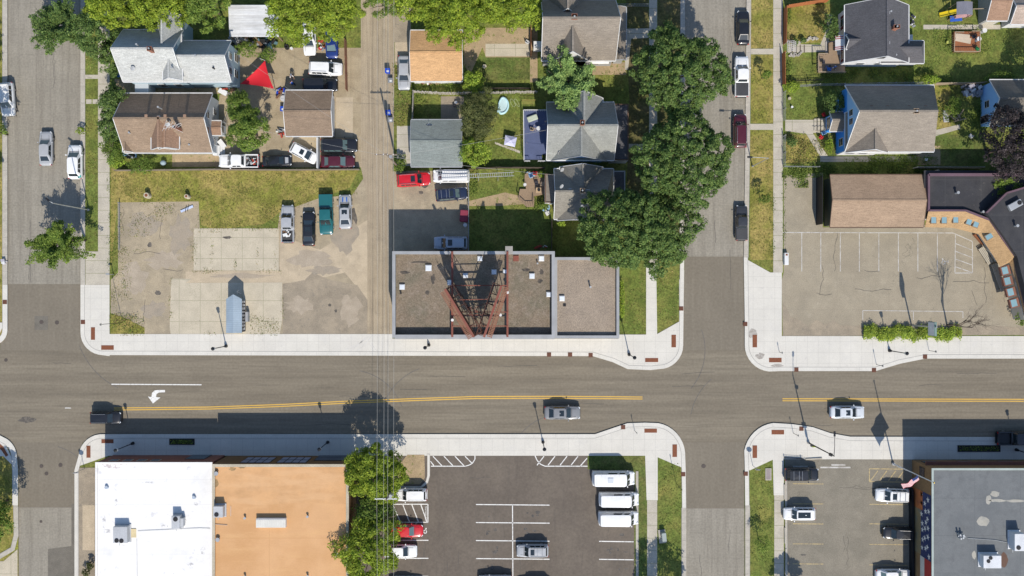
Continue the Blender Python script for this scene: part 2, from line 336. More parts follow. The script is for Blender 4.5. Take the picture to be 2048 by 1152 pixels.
# sidewalks
sh('sidewalk', m_conc, [p for p in nw if p[1]>=600 and p[0]<200]+[(220,712)]+[(220,570),(162,570)], .142, .2)
sh('sidewalk', m_conc, [(1150,705)]+[p for p in nw if p[1]>=600 and p[0]>=1185]+[(1368,540),(1358,560),(1358,643),(1300,680)], .142, .2)
sh('sidewalk', m_conc, [p for p in ne if 515<=p[1]<=745 and p[0]<1900]+[(1500,530),(1563,560),(1563,672),(1850,672)], .142, .2)
sh('sidewalk', m_conc, [(150,1300),(158,1300),(158,932)]+[(250,900),(250,868)]+[p for p in sb if p[0]<245 and p[1]<1000][::-1], .142, .2)
sh('sidewalk', m_conc, [(1180,869)]+[p for p in sb if p[0]>=1190 and p[1]<950]+[(1364,940),(1364,935),(1314,908),(1180,900)], .142, .2)
sh('sidewalk', m_conc, [p for p in se if p[0]<1710 and p[1]<950]+[(1700,900),(1560,912),(1500,940)], .142, .2)
sh('sidewalk', m_conc, [(168,570),(220,570),(220,668),(785,668),(785,677),(1237,677),(1237,669),(1292,669),(1292,530),(1312,530),(1314,668),(1358,643),(1360,600),(1362,640),(1358,690),(1345,712),(1320,730),(1300,734),(1256,732),(1226,718),(1186,706),(207,706),(185,698),(170,680),(168,655)], .145, .2)
sh('sidewalk', m_conc, [(1495,520),(1540,545),(1563,545),(1563,672),(3000,672),(3000,711),(1849,711),(1798,721),(1749,736),(1560,736),(1530,733),(1505,715),(1495,690)], .145, .2)
sh('sidewalk', m_conc, [(158,932),(164,905),(178,885),(205,874),(1190,874),(1226,862),(1256,852),(1290,851),(1330,860),(1356,885),(1364,912),(1364,935),(1315,914),(1315,1000),(1293,1000),(1290,911),(190,911)], .145, .2)
sh('sidewalk', m_conc, [(1497,940),(1496,905),(1512,875),(1540,857),(1585,854),(1624,860),(1660,872),(1700,879),(3000,882),(3000,920),(1567,918),(1567,990),(1547,990),(1545,916),(1500,940)], .145, .2)
sh('sidewalk', m_oldc, rc(197,-900,220,570), .135, .1); sh('sidewalk', m_oldc, rc(172,503,197,570), .135, .1)
sh('sidewalk', m_oldc, rc(171,150,197,158), .13, .1); sh('sidewalk', m_oldc, rc(173,199,184,208), .13, .1); sh('sidewalk', m_oldc, rc(186,199,196,208), .13, .1)
sh('sidewalk', m_oldc, rc(1298,-900,1314,528), .135, .1)
sh('sidewalk', m_oldc, rc(1546,-900,1565,545), .135, .1); sh('sidewalk', m_oldc, rc(1501,98,1546,109), .13, .1)
sh('sidewalk', m_oldc, rc(1500,248,1546,260), .13, .1)
sh('sidewalk', m_oldc, rc(1294,1000,1314,2400), .135, .1); sh('sidewalk', m_oldc, rc(1548,990,1567,2400), .135, .1)
sh('sidewalk', m_conc, [(-900,878),(-8,876),(12,888),(24,915),(24,928),(8,912),(-900,908)], .145, .1)
sh('sidewalk', m_conc, [(-900,640),(6,645),(6,655),(-6,678),(-14,685),(-60,706),(-900,706)], .145, .1)
sh('path', m_pad, [(-900,1125),(8,1122),(36,1098),(37,2400),(-900,2400)], .13, .1)
# alley and lots of the NW block
sh('alley', m_alley, [(722,-900),(792,-900),(789,120),(787,340),(786,669),(735,669),(735,395),(722,335)], .112)
sh('parking_lot', m_lot, [(222,626),(222,560),(237,545),(236,405),(398,403),(400,457),(556,457),(560,425),(640,396),(705,390),(735,345),(735,669),(290,669),(262,640)], .108)
sh('lot_patch', m_lot_pale, [(372,543),(560,541),(560,470),(640,500),(735,440),(735,600),(690,545),(600,566),(372,566)], .112)
sh('lot_patch', m_lot_dark, [(566,568),(610,560),(625,545),(660,560),(715,570),(735,600),(735,669),(566,669)], .116)
for k_,(x_,y_,a_,b_,m_) in enumerate(((290,450,30,22,0),(330,520,34,20,1),(360,470,22,34,0),(270,560,26,30,1),(310,620,24,16,0),(620,520,40,16,1),(690,470,24,34,0),(650,540,30,10,0),(700,620,22,30,1),(480,552,60,5,1),(600,610,26,16,1))):
    mb = MB(); r_ = random.Random(k_); n_ = 22; mb.sheet(P([(x_+a_*(1+r_.uniform(-.35,.35))*math.cos(6.283*i/n_), y_+b_*(1+r_.uniform(-.35,.35))*math.sin(6.283*i/n_)) for i in range(n_)]), .1165+k_*.0004)
    struct('lot_patch', mb, M('worn_patch_pale', (.37,.31,.235), .95, (('n',.8,1,1,.38,.62,(.33,.275,.205),1),), fine=.3) if m_ else M('worn_patch_grey', (.285,.245,.19), .95, (('n',.8,1,1,.38,.62,(.33,.275,.205),1),), fine=.3))
sh('lot_patch', m_pad, rc(388,457,558,541), .1235, .05); sh('lot_patch', m_pad, [(372,566),(565,565),(565,638),(560,668),(342,668),(340,655),(343,557),(384,558)], .1245, .05)
sh('lawn', m_dry, [(222,338),(719,338),(700,375),(640,397),(560,425),(530,448),(470,455),(440,462),(402,450),(398,405),(236,405),(222,545)], .104)
sh('lawn', m_dry, [(222,628),(240,632),(290,655),(290,668),(222,668)], .125)
sh('yard', m_yardc, [(452,96),(735,96),(735,335),(432,335),(425,308),(440,190),(475,180)], .104)
sh('yard', m_lot_pale, rc(672,195,706,275), .110); sh('yard', m_dirt, [(230,158),(440,163),(440,188),(230,188)], .106)
sh('yard', m_dirt, rc(345,309,436,334), .106)
# centre block
sh('yard', m_lot, [(787,342),(937,342),(937,504),(787,504)], .106); sh('driveway', m_lot_dark, rc(786,0,822,85), .107)
sh('driveway', m_lot_pale, rc(790,85,822,130), .109); sh('driveway', m_oldc, rc(794,252,821,332), .111)
sh('yard', m_dirt, [(928,56),(1075,56),(1075,165),(1060,165),(1060,115),(972,115),(965,95),(940,150),(928,130)], .106)
sh('yard', m_pad, rc(971,88,1059,113), .111); sh('yard', m_lot_dark, rc(882,193,928,238), .107)
sh('lawn', m_grassg, rc(965,114,1062,160), .104)
sh('yard', m_dirt, [(938,402),(1010,385),(1040,392),(1050,408),(1000,412),(938,412)], .108)
sh('path', m_oldc, [(990,284),(1040,302),(1040,307),(990,288)], .112)
sh('yard', m_dirt, [(1180,125),(1252,125),(1252,150),(1160,150),(1160,138)], .108); sh('path', m_oldc, [(1250,58),(1298,57),(1298,76),(1262,78),(1256,140),(1250,140)], .112)
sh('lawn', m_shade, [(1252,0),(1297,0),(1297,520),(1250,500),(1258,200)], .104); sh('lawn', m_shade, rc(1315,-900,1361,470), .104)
sh('path', m_oldc, rc(1256,288,1298,300), .112)
# NE block
sh('yard', m_lot_ne, [(1567,352),(1645,345),(1645,455),(1860,450),(1900,400),(2200,400),(2200,669),(1565,672),(1563,560),(1567,545)], .106)
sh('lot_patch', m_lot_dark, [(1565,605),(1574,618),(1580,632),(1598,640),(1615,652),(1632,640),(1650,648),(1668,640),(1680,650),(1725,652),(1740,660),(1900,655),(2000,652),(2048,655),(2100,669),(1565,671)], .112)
sh('path', m_oldc, rc(1846,50,2000,59), .112); sh('path', m_oldc, [(1576,88),(1640,90),(1652,60),(1656,30),(1664,30),(1660,65),(1655,92),(1655,104),(1576,106)], .114)
sh('path', m_oldc, [(1570,240),(1660,240),(1660,266),(1625,266),(1640,290),(1655,312),(1640,314),(1612,268),(1570,262)], .114)
sh('path', m_oldc, [(1856,264),(1918,249),(1920,258),(1858,276)], .114)
sh('yard', m_oldc, rc(1640,313,1880,324), .112); sh('yard', m_dirt, rc(1832,292,1880,330), .113)
sh('lawn', m_dry, [(1570,268),(1612,270),(1642,314),(1640,322),(1570,326)], .108); sh('lawn', m_dry, [(1574,12),(1664,8),(1655,60),(1640,86),(1576,86)], .108)
sh('lawn', m_dry, rc(1862,170,1900,262), .108); sh('lawn', m_grassg, rc(1846,270,1970,335), .108)
for a in (rc(1502,0,1546,97), rc(1502,110,1546,247), rc(1500,261,1546,520)): sh('lawn', m_dry, a, .104)
sh('lawn', m_dry, rc(-900,175,5,470), .106)
# S blocks
sh('parking_lot', m_lot_s, [(700,911),(1175,911),(1175,938),(1268,942),(1272,2400),(600,2400),(690,1000)], .135)
sh('parking_lot', m_lot_dark, rc(158,935,195,2400), .13) ; sh('lot_patch', m_lot_pale, rc(166,1010,190,1100), .134)
sh('lawn', m_dirt, [(815,909),(849,909),(850,955),(840,968),(800,968),(790,940)], .16, .05)
kerb([(855,908),(855,950),(852,962),(842,972),(800,972)], 5, m_kerbn, z=.2)
kerb([(1271,942),(1274,2400)], 5, m_okerb, z=.2)
sh('parking_lot', m_lot_e, [(1569,918),(1900,918),(1900,2400),(1569,2400)], .135)
sh('lawn', m_grassg, [(1176,911),(1290,911),(1293,1000),(1293,2400),(1276,2400),(1274,942),(1176,940)], .13)
kerb([(1569,960),(1570,1152),(1570,2400)], 4, m_okerb, z=.22)
# ---- painted markings
def line(mb, pts, wd, z=.006):
    for (a, b) in zip(pts, pts[1:]):
        p = Vector((*W(*a), z)); q = Vector((*W(*b), z)); d = (q-p).normalized(); n_ = Vector((-d.y, d.x, 0))*wd/2
        mb.add([p-n_, q-n_, q+n_, p+n_], [(0,1,2,3)])
mb = MB()
for dy in (-2.0, 2.0):
    line(mb, [(228,818+dy),(420,816+dy),(560,811+dy),(700,804+dy),(820,799.5+dy),(950,795+dy),(1120,794.5+dy),(1285,796+dy)], .13)
    line(mb, [(1565,799.5+dy),(1800,800+dy),(3000,803+dy)], .13)
struct('road_marking', mb, m_yp)
mb = MB(); line(mb, [(223,768.5),(403,769.5)], .14); line(mb,[(130,816),(142,816)],.1)
# turn arrow
def fan(mb, pts, z): mb.sheet(P(pts), z)
fan(mb, [(296,793),(303,794),(304,786),(309,781),(316,780),(330,780),(330,784.5),(318,785),(313,788),(312,794),(321,795),(306,807)], .006)
struct('road_marking', mb, m_wp)
mb = MB()
zl = .142
def L2(*p, wd=.13): line(mb, list(p), wd, zl)
L2((862,932),(930,932)); line(mb, arc(928,911,22,0,90,6) and [(950,911),(950,918),(945,926),(938,930),(930,932)], .13, zl)
for x in (866,888,910,930): L2((x,912),(x+18 if x<930 else 944,931 if x<930 else 926))
L2((861,922),(868,931)); L2((1175,932),(1090,932)); L2((1070,911),(1074,920),(1081,928),(1090,932))
for x in (1088,1110,1134,1156): L2((x,912),(x-14,930))
L2((1174,916),(1160,932))
for y in (1009,1045,1081,1117): L2((952,y-.5),(1099,y+.8))
L2((1025,1009),(1027,1400)); 
for y in (1082,1118): L2((1198,y),(1267,y+1))
for y in (1190,1228): L2((952,y),(1099,y))
L2((786,1008),(856,1008)); L2((786,1044),(856,1044)); L2((856,1008),(856,1044))
for x in (788,806,824,842): L2((x-(0 if x>790 else 2),1009),(x+(13 if x<840 else 12),1043))
for y in (1080,1116,1152): L2((790,y),(857,y))
def wheelchair(mb, cx, cy, s, flip, z):
    q = lambda x, y: (cx+x*s*flip, cy+y*s)
    line(mb, [q(-6,-1.5),q(-2,-1.5),q(0,0)], .12, z); line(mb, [q(-7,-4),q(-7,2)], .12, z)
    pts = [q(3.2+3.6*math.cos(R(a)), 1.2+3.6*math.sin(R(a))) for a in range(-100,181,28)]
    line(mb, pts, .13, z); line(mb, [q(5,-6),q(4,-2.5),q(0,-2)], .14, z)
    c = q(5.5,-7.2); mb.sheet([W(c[0]+1.2*math.cos(R(a)), c[1]+1.2*math.sin(R(a))) for a in range(0,360,45)], z)
wheelchair(mb, 848, 1062, .8, 1, zl)
struct('lot_marking', mb, m_wp)
t = text_mb('NO PARKING', .34, m_wp, 'lot_marking', None, (*W(852,1026), .15), (0,0,R(90))); t['kind'] = 'structure'
mb = MB(); zl = .118
L2((1565,465),(1905,466),wd=.12); L2((1905,466),(1944,483),wd=.12); L2((1944,483),(1944,546),wd=.12); L2((1909,546),(1944,546),wd=.12)
for x in (1603,1641,1680,1718,1757,1796,1835,1874): L2((x,466),(x,543),wd=.11)
L2((1910,470),(1909,546),wd=.11)
for k in range(4): L2((1910,487+15.5*k),(1943,500+15*k),wd=.11)
L2((1725,640),(1725,621),(1925,623),(1925,636),wd=.09); L2((1826,622),(1826,640),wd=.09)
wheelchair(mb, 1889, 524, .9, -1, zl)
struct('lot_marking', mb, m_wpf)
mb = MB(); zl = .142
L2((1738,937),(1808,938)); L2((1738,937),(1738,962)); L2((1738,963),(1830,964))
for x in (1740,1758,1776,1792): L2((x,961),(x+15,941))
for y in (967,1007,1047,1087,1127): L2((1585,y),(1646,y+.5),wd=.11)
for y in (1008,1047,1088,1129): L2((1738,y),(1815,y+1),wd=.11)
struct('lot_marking', mb, m_ypf)
mb = MB()
for a,b,c,d in ((1585,931,1615,935),(1640,933,1700,936),(1662,928,1690,931)): mb.sheet(P(rc(a,b,c,d)), .142)
struct('lot_marking', mb, m_wpf)
mb = MB()
for k,(cx,cy,r0,a0,a1) in enumerate(((640,600,118,35,80),(640,600,126,35,78),(662,590,112,25,75),(820,640,90,110,150),(825,640,98,108,150),(700,720,60,10,60))):
    pp = [p for p in arc(cx,cy,r0,a0,a1,24) if 672<p[1]<703]
    if len(pp)>2: line(mb, pp, .09, .1475)
struct('tyre_marks', mb, M('tyre_mark', (.50,.48,.44), .9, (('n',1.5,1,1,.4,.6,(.56,.54,.5),.9),)))
mb = MB()
for k,(cx,cy,r0,a0,a1) in enumerate(((90,990,100,-75,-20),(300,640,150,115,160),(700,850,110,-80,-20),(880,850,120,-160,-110),(1120,930,100,-150,-100),(1500,850,120,-170,-130),(1290,700,120,-20,40))):
    line(mb, arc(cx,cy,r0,a0,a1,14), .10, .005)
struct('tyre_marks', mb, M('tyre_mark_dark', (.115,.105,.095), .9, (('n',1.5,1,1,.4,.6,(.15,.138,.12),.9),)))
mb = MB(); r_ = random.Random(12)
for k in range(26):
    vert = k%2==0; x,y = (r_.choice((60,90,110,1400,1430,1460)), r_.choice((120,230,380,500,60,440,1060,1110))) if vert else (r_.uniform(50,2000), r_.uniform(725,860))
    pts=[(x,y)]
    for i in range(r_.randint(4,9)): x += r_.uniform(-2,2) if vert else r_.uniform(5,16); y += r_.uniform(5,14) if vert else r_.uniform(-1.2,1.2); pts.append((x,y))
    if vert or not any(862<p[1] or p[1]<716 for p in pts): line(mb, pts, .05, .005)
for k in range(34):
    x,y,vert = r_.choice(((1700,560,0),(1800,610,1),(1650,500,1),(1870,580,0),(1600,580,0),(1950,560,1),(1640,1100,1),(1700,980,0),(300,520,0),(340,600,1),(660,600,0),(270,450,1),(1000,1100,1),(1180,1000,1),(900,980,0),(860,1090,1)))
    x += r_.uniform(-60,60); y += r_.uniform(-35,35); pts=[(x,y)]
    for i in range(r_.randint(4,9)): x += r_.uniform(-3,3) if vert else r_.uniform(4,13); y += r_.uniform(4,11) if vert else r_.uniform(-3,3); pts.append((x,y))
    if all(p[1]<662 or p[1]>925 for p in pts): line(mb, pts, .045, .125 if y<700 else .1395)
struct('road_cracks', mb, M('crack_sealant', (.085,.078,.07), .8))
# tar / oil stains as thin worn patches
def blob(cx, cy, rx, ry, n=14, seed=0, j=.3):
    r_ = random.Random(seed); return [(cx+rx*(1+r_.uniform(-j,j))*math.cos(2*math.pi*i/n), cy+ry*(1+r_.uniform(-j,j))*math.sin(2*math.pi*i/n)) for i in range(n)]
m_oil = M('oil_stain', (.09,.08,.068), .8, (('n',3,1,1,.45,.6,(.16,.14,.115),.8),), fine=.3)
for k,(x,y,a,b,z) in enumerate(((708,440,6,22,.113),(703,452,4,10,.114),(455,475,8,3,.126),(660,610,3,3,.125),(672,622,3,3,.125),(316,585,6,5,.113),(850,372,6,4,.112),(842,385,5,4,.112),(1350,470,3,3,.16),(55,840,18,6,.003),(300,490,4,5,.113))):
    sh('oil_stain', m_oil, blob(x,y,a,b,seed=k), z)
r_ = random.Random(31)
for k in range(40):
    if k < 22: x, y = r_.choice((985,1062)) + r_.uniform(-14,14), 1027+36*r_.randint(0,4)+r_.uniform(-6,6)
    elif k < 30: x, y = r_.uniform(1205,1255), 1064+37*r_.randint(0,2)+r_.uniform(-5,5)
    else: x, y = r_.choice((1612,1780))+r_.uniform(-16,16), 985+40*r_.randint(0,4)+r_.uniform(-6,6)
    sh('oil_stain', M('oil_spot', (.075,.068,.060), .6, (('n',4,1,1,.42,.58,(.15,.135,.115),.9),), fine=.2) if k >= 30 else M('oil_spot_dark', (.060,.055,.050), .6, (('n',4,1,1,.42,.58,(.12,.105,.09),.9),), fine=.2), blob(x,y,r_.uniform(1.5,5),r_.uniform(1.2,3.5),seed=k+200), .1385+k*.0001)
for k,(x,y,a,b) in enumerate(((1505,668,9,9),(1520,712,8,6),(1552,731,12,3),(1745,738,14,2),(1800,724,10,2))):
    sh('sidewalk_dirt', M('grey_grit',(.33,.30,.26),.9,(('n',3,1,1,.45,.6,(.45,.42,.38),.6),),fine=.25), blob(x,y,a,b,seed=k+50), .149)
# ---- weeds (ground cover nobody could count)
def leaves_mesh(name, pts, size, mat, up=.55, seed=1, parent=None, nrm=None, droop=0):
    g = np.random.default_rng(seed); n = len(pts)
    d = g.normal(size=(n,3)); d /= np.linalg.norm(d,axis=1)[:,None]
    d[:,2] = np.abs(d[:,2]); d = d*(1-up)+np.array([0,0,up]) if nrm is None else d*(1-up)+nrm*up
    d /= np.linalg.norm(d,axis=1)[:,None]
    t = g.normal(size=(n,3)); u = np.cross(d,t); u /= np.linalg.norm(u,axis=1)[:,None]; v = np.cross(d,u)
    s = size*g.uniform(.6,1.35,size=(n,1)); a = u*s*.5; b = v*s*.32
    V = np.empty((n,4,3)); V[:,0] = pts-a; V[:,1] = pts+b-d*s*.06; V[:,2] = pts+a-d*s*.12; V[:,3] = pts-b-d*s*.06
    me = bpy.data.meshes.new(name); me.vertices.add(n*4); me.vertices.foreach_set('co', V.reshape(-1).astype(np.float32))
    me.loops.add(n*4); me.loops.foreach_set('vertex_index', np.arange(n*4,dtype=np.int32))
    me.polygons.add(n); me.polygons.foreach_set('loop_start', np.arange(0,n*4,4,dtype=np.int32))
    me.update(calc_edges=True); me.validate()
    for m in (mat if isinstance(mat,(list,tuple)) else [mat]): me.materials.append(m)
    if isinstance(mat,(list,tuple)): me.polygons.foreach_set('material_index', g.integers(0,len(mat),n).astype(np.int32))
    o = bpy.data.objects.new(name, me); C.objects.link(o)
    if parent: o.parent = parent
    return o
def weeds(label, rects, dens, size, mats, hz=.22, seed=1, base=.12):
    g = np.random.default_rng(seed); P_ = []
    for (a,b,c,d) in rects:
        x0,y1 = W(a,b); x1,y0 = W(c,d); area = abs((x1-x0)*(y1-y0)); n = int(area*dens)
        k = max(2,int(area*2.2)); cx = g.uniform(x0,x1,k); cy = g.uniform(y0,y1,k)
        j = g.integers(0,k,n); sx = min(.45,abs(x1-x0)/3+.05); sy = min(.45,abs(y1-y0)/3+.05)
        px = np.clip(cx[j]+g.normal(size=n)*sx,x0-.2,x1+.2); py = np.clip(cy[j]+g.normal(size=n)*sy,y0-.2,y1+.2)
        P_.append(np.stack([px,py,base+np.abs(g.normal(size=n))*hz],1))
    o = leaves_mesh('weeds', np.concatenate(P_), size, mats, seed=seed, up=.5)
    return tag(o, label, 'weeds', kind='stuff')
weeds('low green weeds growing through cracks of the dirt lot', [(236,495,260,556),(224,545,236,625),(237,404,246,490),(240,556,262,600),(285,404,340,412),(300,415,330,440),(320,410,345,425),(336,412,350,430),(235,496,262,505),(255,500,290,503),(492,628,530,640),(505,640,560,668),(412,664,448,669),(520,645,555,665),(497,668,552,670),(560,400,640,412),(430,445,520,455),(400,430,440,462),(549,500,552,535),(524,420,560,445),(385,452,392,545),(388,454,558,459),(388,538,560,544),(424,457,427,540),(471,457,474,540),(515,457,517,540),(565,565,569,640),(340,560,344,655),(260,430,300,470)], 34, .12, [m_weed,m_weed2], seed=2, hz=.06)
weeds('weeds and dry grass in the corner plot by the sign post', [(224,630,285,668)], 60, .15, [m_weed,m_weed2], seed=3, hz=.15)
weeds('green weeds along the edge of the old sidewalk', [(1565,350,1570,545),(218,350,224,540),(222,470,234,520),(170,470,176,505),(1545,330,1548,545)], 50, .13, [m_weed], seed=4, hz=.08)
weeds('wild flowers and dry stalks in the blue house front garden', [(1573,270,1605,325),(1600,285,1640,325),(1642,275,1668,312)], 55, .17, [m_weed,m_weed2,m_weed2], seed=5, hz=.2)
weeds('dry tall weeds beside the alley fence', [(790,195,822,250),(788,130,800,190)], 60, .17, [m_weed,m_weed2,m_weed2], seed=6, hz=.15)
weeds('green vines covering the ground behind the brown shed', [(1567,332,1645,352),(1645,334,1850,346),(1585,348,1612,372)], 130, .2, [m_weed], seed=7, hz=.22)
weeds('weeds in the planting bed around the wooden deck', [(1880,98,1972,108),(1870,60,1900,98),(1962,68,1978,98),(1900,55,1960,60)], 50, .15, [m_weed], seed=8, hz=.15)
weeds('green undergrowth behind the houses and sheds', [(822,166,920,182),(228,186,250,200),(1135,432,1150,445),(1572,12,1578,84),(1572,112,1580,168),(826,184,850,236),(940,345,952,400),(1040,326,1046,345),(1690,318,1870,333),(1690,140,1860,152),(1640,146,1700,166),(1945,205,1965,260),(1830,165,1862,180),(940,180,1045,188),(1860,155,1900,172),(1072,398,1092,420),(1740,312,1830,330),(1870,205,1900,240),(790,312,808,340)], 90, .18, [m_weed], seed=9, hz=.22)
def tufts(label, rects, dens, mats, seed):
    g = np.random.default_rng(seed); P_ = []
    for (a,b,c,d) in rects:
        x0,y1 = W(a,b); x1,y0 = W(c,d); A_ = abs((x1-x0)*(y1-y0)); n = int(A_*dens); x = g.uniform(x0,x1,n); y = g.uniform(y0,y1,n)
        k = np.sin(x*.9+np.sin(y*1.3)*2)+np.sin(y*1.1+np.sin(x*.7)*2)+g.normal(size=n)*.8 > .3
        P_.append(np.stack([x[k],y[k],.13+g.random(k.sum())*.05],1))
    tag(leaves_mesh('grass_tufts', np.concatenate(P_), .17, mats, seed=seed, up=.45), label, 'grass', kind='stuff')
mt1 = leafmat('grass_blade_green', (.13,.18,.035), .3, .4); mt2 = leafmat('grass_blade_dry', (.30,.25,.09), .3, .4); mt3 = leafmat('grass_blade_olive', (.16,.17,.04), .3, .4)
tufts('uneven tufts of drying grass on the lawn above the dirt lot and the boulevards', [(225,343,715,392),(240,380,560,402),(405,400,560,450),(1503,0,1544,97),(1503,110,1544,246),(1503,262,1544,515),(173,210,196,500),(172,0,196,148),(-40,175,4,470),(1240,560,1290,664),(1318,540,1358,640)], 16, [mt1,mt2,mt3], 61)
tufts('green grass tufts of the back gardens', [(938,345,1090,385),(945,405,1100,500),(985,185,1045,325),(965,118,1060,158),(1576,18,1650,76),(1576,112,1636,165),(1574,178,1650,236),(1825,65,1900,150),(1850,5,1905,45),(1850,60,1900,98),(1972,62,2048,150),(1850,275,1965,330),(1865,175,1930,245),(1278,915,1290,1150),(1318,925,1360,1150),(1500,940,1545,1150),(0,950,24,1080),(786,190,820,250),(1180,913,1270,938),(1160,140,1290,200)], 16, [mt1,mt3], 62)
# ground irons
mb0 = 'rusty tactile plate'
TP = [(187,667,8,25,'tactile plate on the corner ramp beside the west street, above the sign pole shadow'),(216,695,25,9,'tactile plate of the crossing ramp below the weedy corner plot'),
 (1347,682,9,25,'upright tactile plate at the corner where the long paved lot path ends'),(1303,720,26,8,'flat tactile plate beside the lamp south of the flat roofed shop'),
 (1509,682,9,25,'upright tactile plate on the new corner with a grit patch beside it'),(1550,720,25,9,'flat tactile plate on the new corner below the tan lot'),
 (178,903,8,24,'upright tactile plate near the stop sign by the white roofed building'),(216,882,24,8,'tactile plate half shaded by the white roofed building'),
 (1301,861,25,8,'flat tactile plate at the bump out above the white vans'),(1349,901,9,25,'upright tactile plate at the corner right of the white vans'),
 (1555,864,25,9,'flat tactile plate at the corner left of the tall street light'),(1509,903,9,25,'upright tactile plate beside the stop sign with a round shadow')]
for x,y,w_,h_,lb in TP:
    mb = MB(); X,Y = W(x,y); mb.cb(0,0,0,w_/S,h_/S,.02); n1 = int(w_/S/.16); n2 = int(h_/S/.16)
    for i in range(n1):
        for j in range(n2): mb.cb((i-(n1-1)/2)*.16,(j-(n2-1)/2)*.16,.015,.06,.06,.012)
    o = mb.build('tactile_plate', m_rust); o.location = (X,Y,.155); tag(o, 'rusty '+lb, 'tactile plate', 'tactile plates at the crossings')
mb = MB(); mb.add([(*W(*p),.16) for p in [(0,886),(8,893),(18,910),(13,913),(4,900),(0,897)]], [(0,5,4,3,2,1)]); mesh_thing(mb,'tactile_plate','curved rusty tactile plate on the island corner at the left edge','tactile plate',m_rust,'tactile plates at the crossings',org=(*W(8,898),0))
for x,y,lb in ((1098,709,'leftmost of three below the flat roofed shop'),(1140,709,'middle of three below the flat roofed shop'),(1181,710,'rightmost of three below the flat roofed shop'),
    (1490,648,'at the upper corner of the right side street'),(1362,617,'beside the lawn right of the shop annex'),(167,644,'in the kerb at the upper left corner'),(11,604,'in the kerb at the left edge'),(1592,739,'under the long lamp shadow in the upper kerb'),(1849,713,'in the kerb below the bus stop hedge'),(1602,857,'in the lower kerb crossed by the tall lamp shadow'),(1246,854,'in the lower kerb above the white vans'),(1366,948,'in the kerb right of the white vans'),(1491,947,'in the kerb beside the small lawn with a concrete box'),(1747,740,'where the upper kerb starts to curve back')):
    mb = MB(); mb.cb(0,0,0,.6,.6,.03)
    for i in range(4): mb.cb(-.21+.14*i,0,.018,.05,.5,.02)
    o = mb.build('storm_drain', m_rustd); o.location = (*W(x,y),.165); tag(o, 'small rusty storm drain grate '+lb, 'storm drain', 'storm drains in the kerbs')
for x,y,r,lb in ((83,644,.3,'left of a pair in the upper left crossing'),(114,645,.3,'right of a pair in the upper left crossing'),(83,932,.28,'left of three in the lower left crossing'),(121,930,.3,'right of three in the lower left crossing'),(93,947,.28,'lowest of three in the lower left crossing'),(1407,932,.32,'alone in the side street below the right crossing'),(82,1043,.2,'alone in the old street below the lower left crossing'),(12,720,.25,'at the left edge of the main road')):
    mb = MB(); mb.cyl((0,0,0),(0,0,.014),r,n=20); mb.cyl((0,0,.014),(0,0,.02),r*.75,n=16)
    o = mb.build('manhole_cover', m_iron); o.location = (*W(x,y),.002); tag(o, 'round dark manhole cover '+lb, 'manhole cover', 'manhole covers in the road')
# ---------------------------------------------------------------- vehicles
def paint(name, c, rough=.35): return M('paint_'+name, c, rough, (), var=.03, fine=.04, coat=.6, spec=.5)
PT = dict(white=(.74,.74,.73), silver=(.36,.37,.38), grey=(.20,.205,.21), black=(.012,.013,.016), navy=(.012,.02,.05), maroon=(.075,.010,.018),
          red=(.52,.010,.018), teal=(.012,.11,.115), blue=(.01,.03,.16), lblue=(.42,.47,.55), whiteg=(.55,.58,.6), dgrey=(.035,.037,.042))
PM = {k: paint(k, v) for k, v in PT.items()}
m_glass = M('car_glass', (.018,.026,.030), .06, (), var=0, fine=0, spec=.8)
m_glassl = M('lit_car_glass', (.10,.15,.15), .08, (), var=0, fine=0, spec=.8)
m_tyre = M('tyre_rubber', (.02,.02,.02), .85, (), fine=.1); m_rim = M('alloy_rim', (.35,.35,.36), .35, (), metal=.7, fine=0, var=0)
m_black = M('black_plastic', (.018,.018,.02), .6, (), fine=.1); m_hl = M('headlight_lens', (.75,.78,.8), .1, (), fine=0, var=0, spec=.8)
m_tl = M('taillight_lens', (.35,.01,.01), .2, (), fine=0, var=0); m_rail = M('rail_metal', (.45,.45,.46), .35, (), metal=.6, fine=0, var=0)
m_bedl = M('bed_liner', (.05,.05,.052), .8, (), fine=.2); m_ton = M('vinyl_cover', (.055,.056,.06), .7, (), fine=.15)
# L, W, H, shoulder, cabin base rear/front x, cabin top rear/front x, wheelbase half, roof width factor
KIND = dict(sedan=(4.85,1.84,1.45,.93,-1.95,1.15,-1.15,.42,1.40,.72), suv=(4.75,1.90,1.74,1.08,-2.22,1.18,-1.95,.55,1.38,.78),
            hatch=(4.3,1.80,1.52,.97,-1.95,1.15,-1.6,.4,1.28,.74), bigsuv=(5.2,2.0,1.88,1.15,-2.45,1.2,-2.2,.62,1.5,.80),
            pickup=(5.75,1.98,1.85,1.12,-.85,1.5,-.55,.85,1.75,.78), van=(6.0,2.02,2.65,1.5,-2.92,2.25,-2.86,1.62,1.85,.86), workvan=(5.4,1.98,2.1,1.25,-2.6,1.9,-2.5,1.2,1.6,.84))
def wheel_mesh():
    a = MB(); a.cyl((0,-.11,0),(0,.11,0),.33,n=18); b = MB(); b.cyl((0,-.125,0),(0,.125,0),.2,n=12)
    for m, mt, nm in ((a, m_tyre, 'wheel'), (b, m_rim, 'rim')):
        o = m.build(nm, mt); yield o.data; bpy.data.objects.remove(o)
WT, WR = list(wheel_mesh())
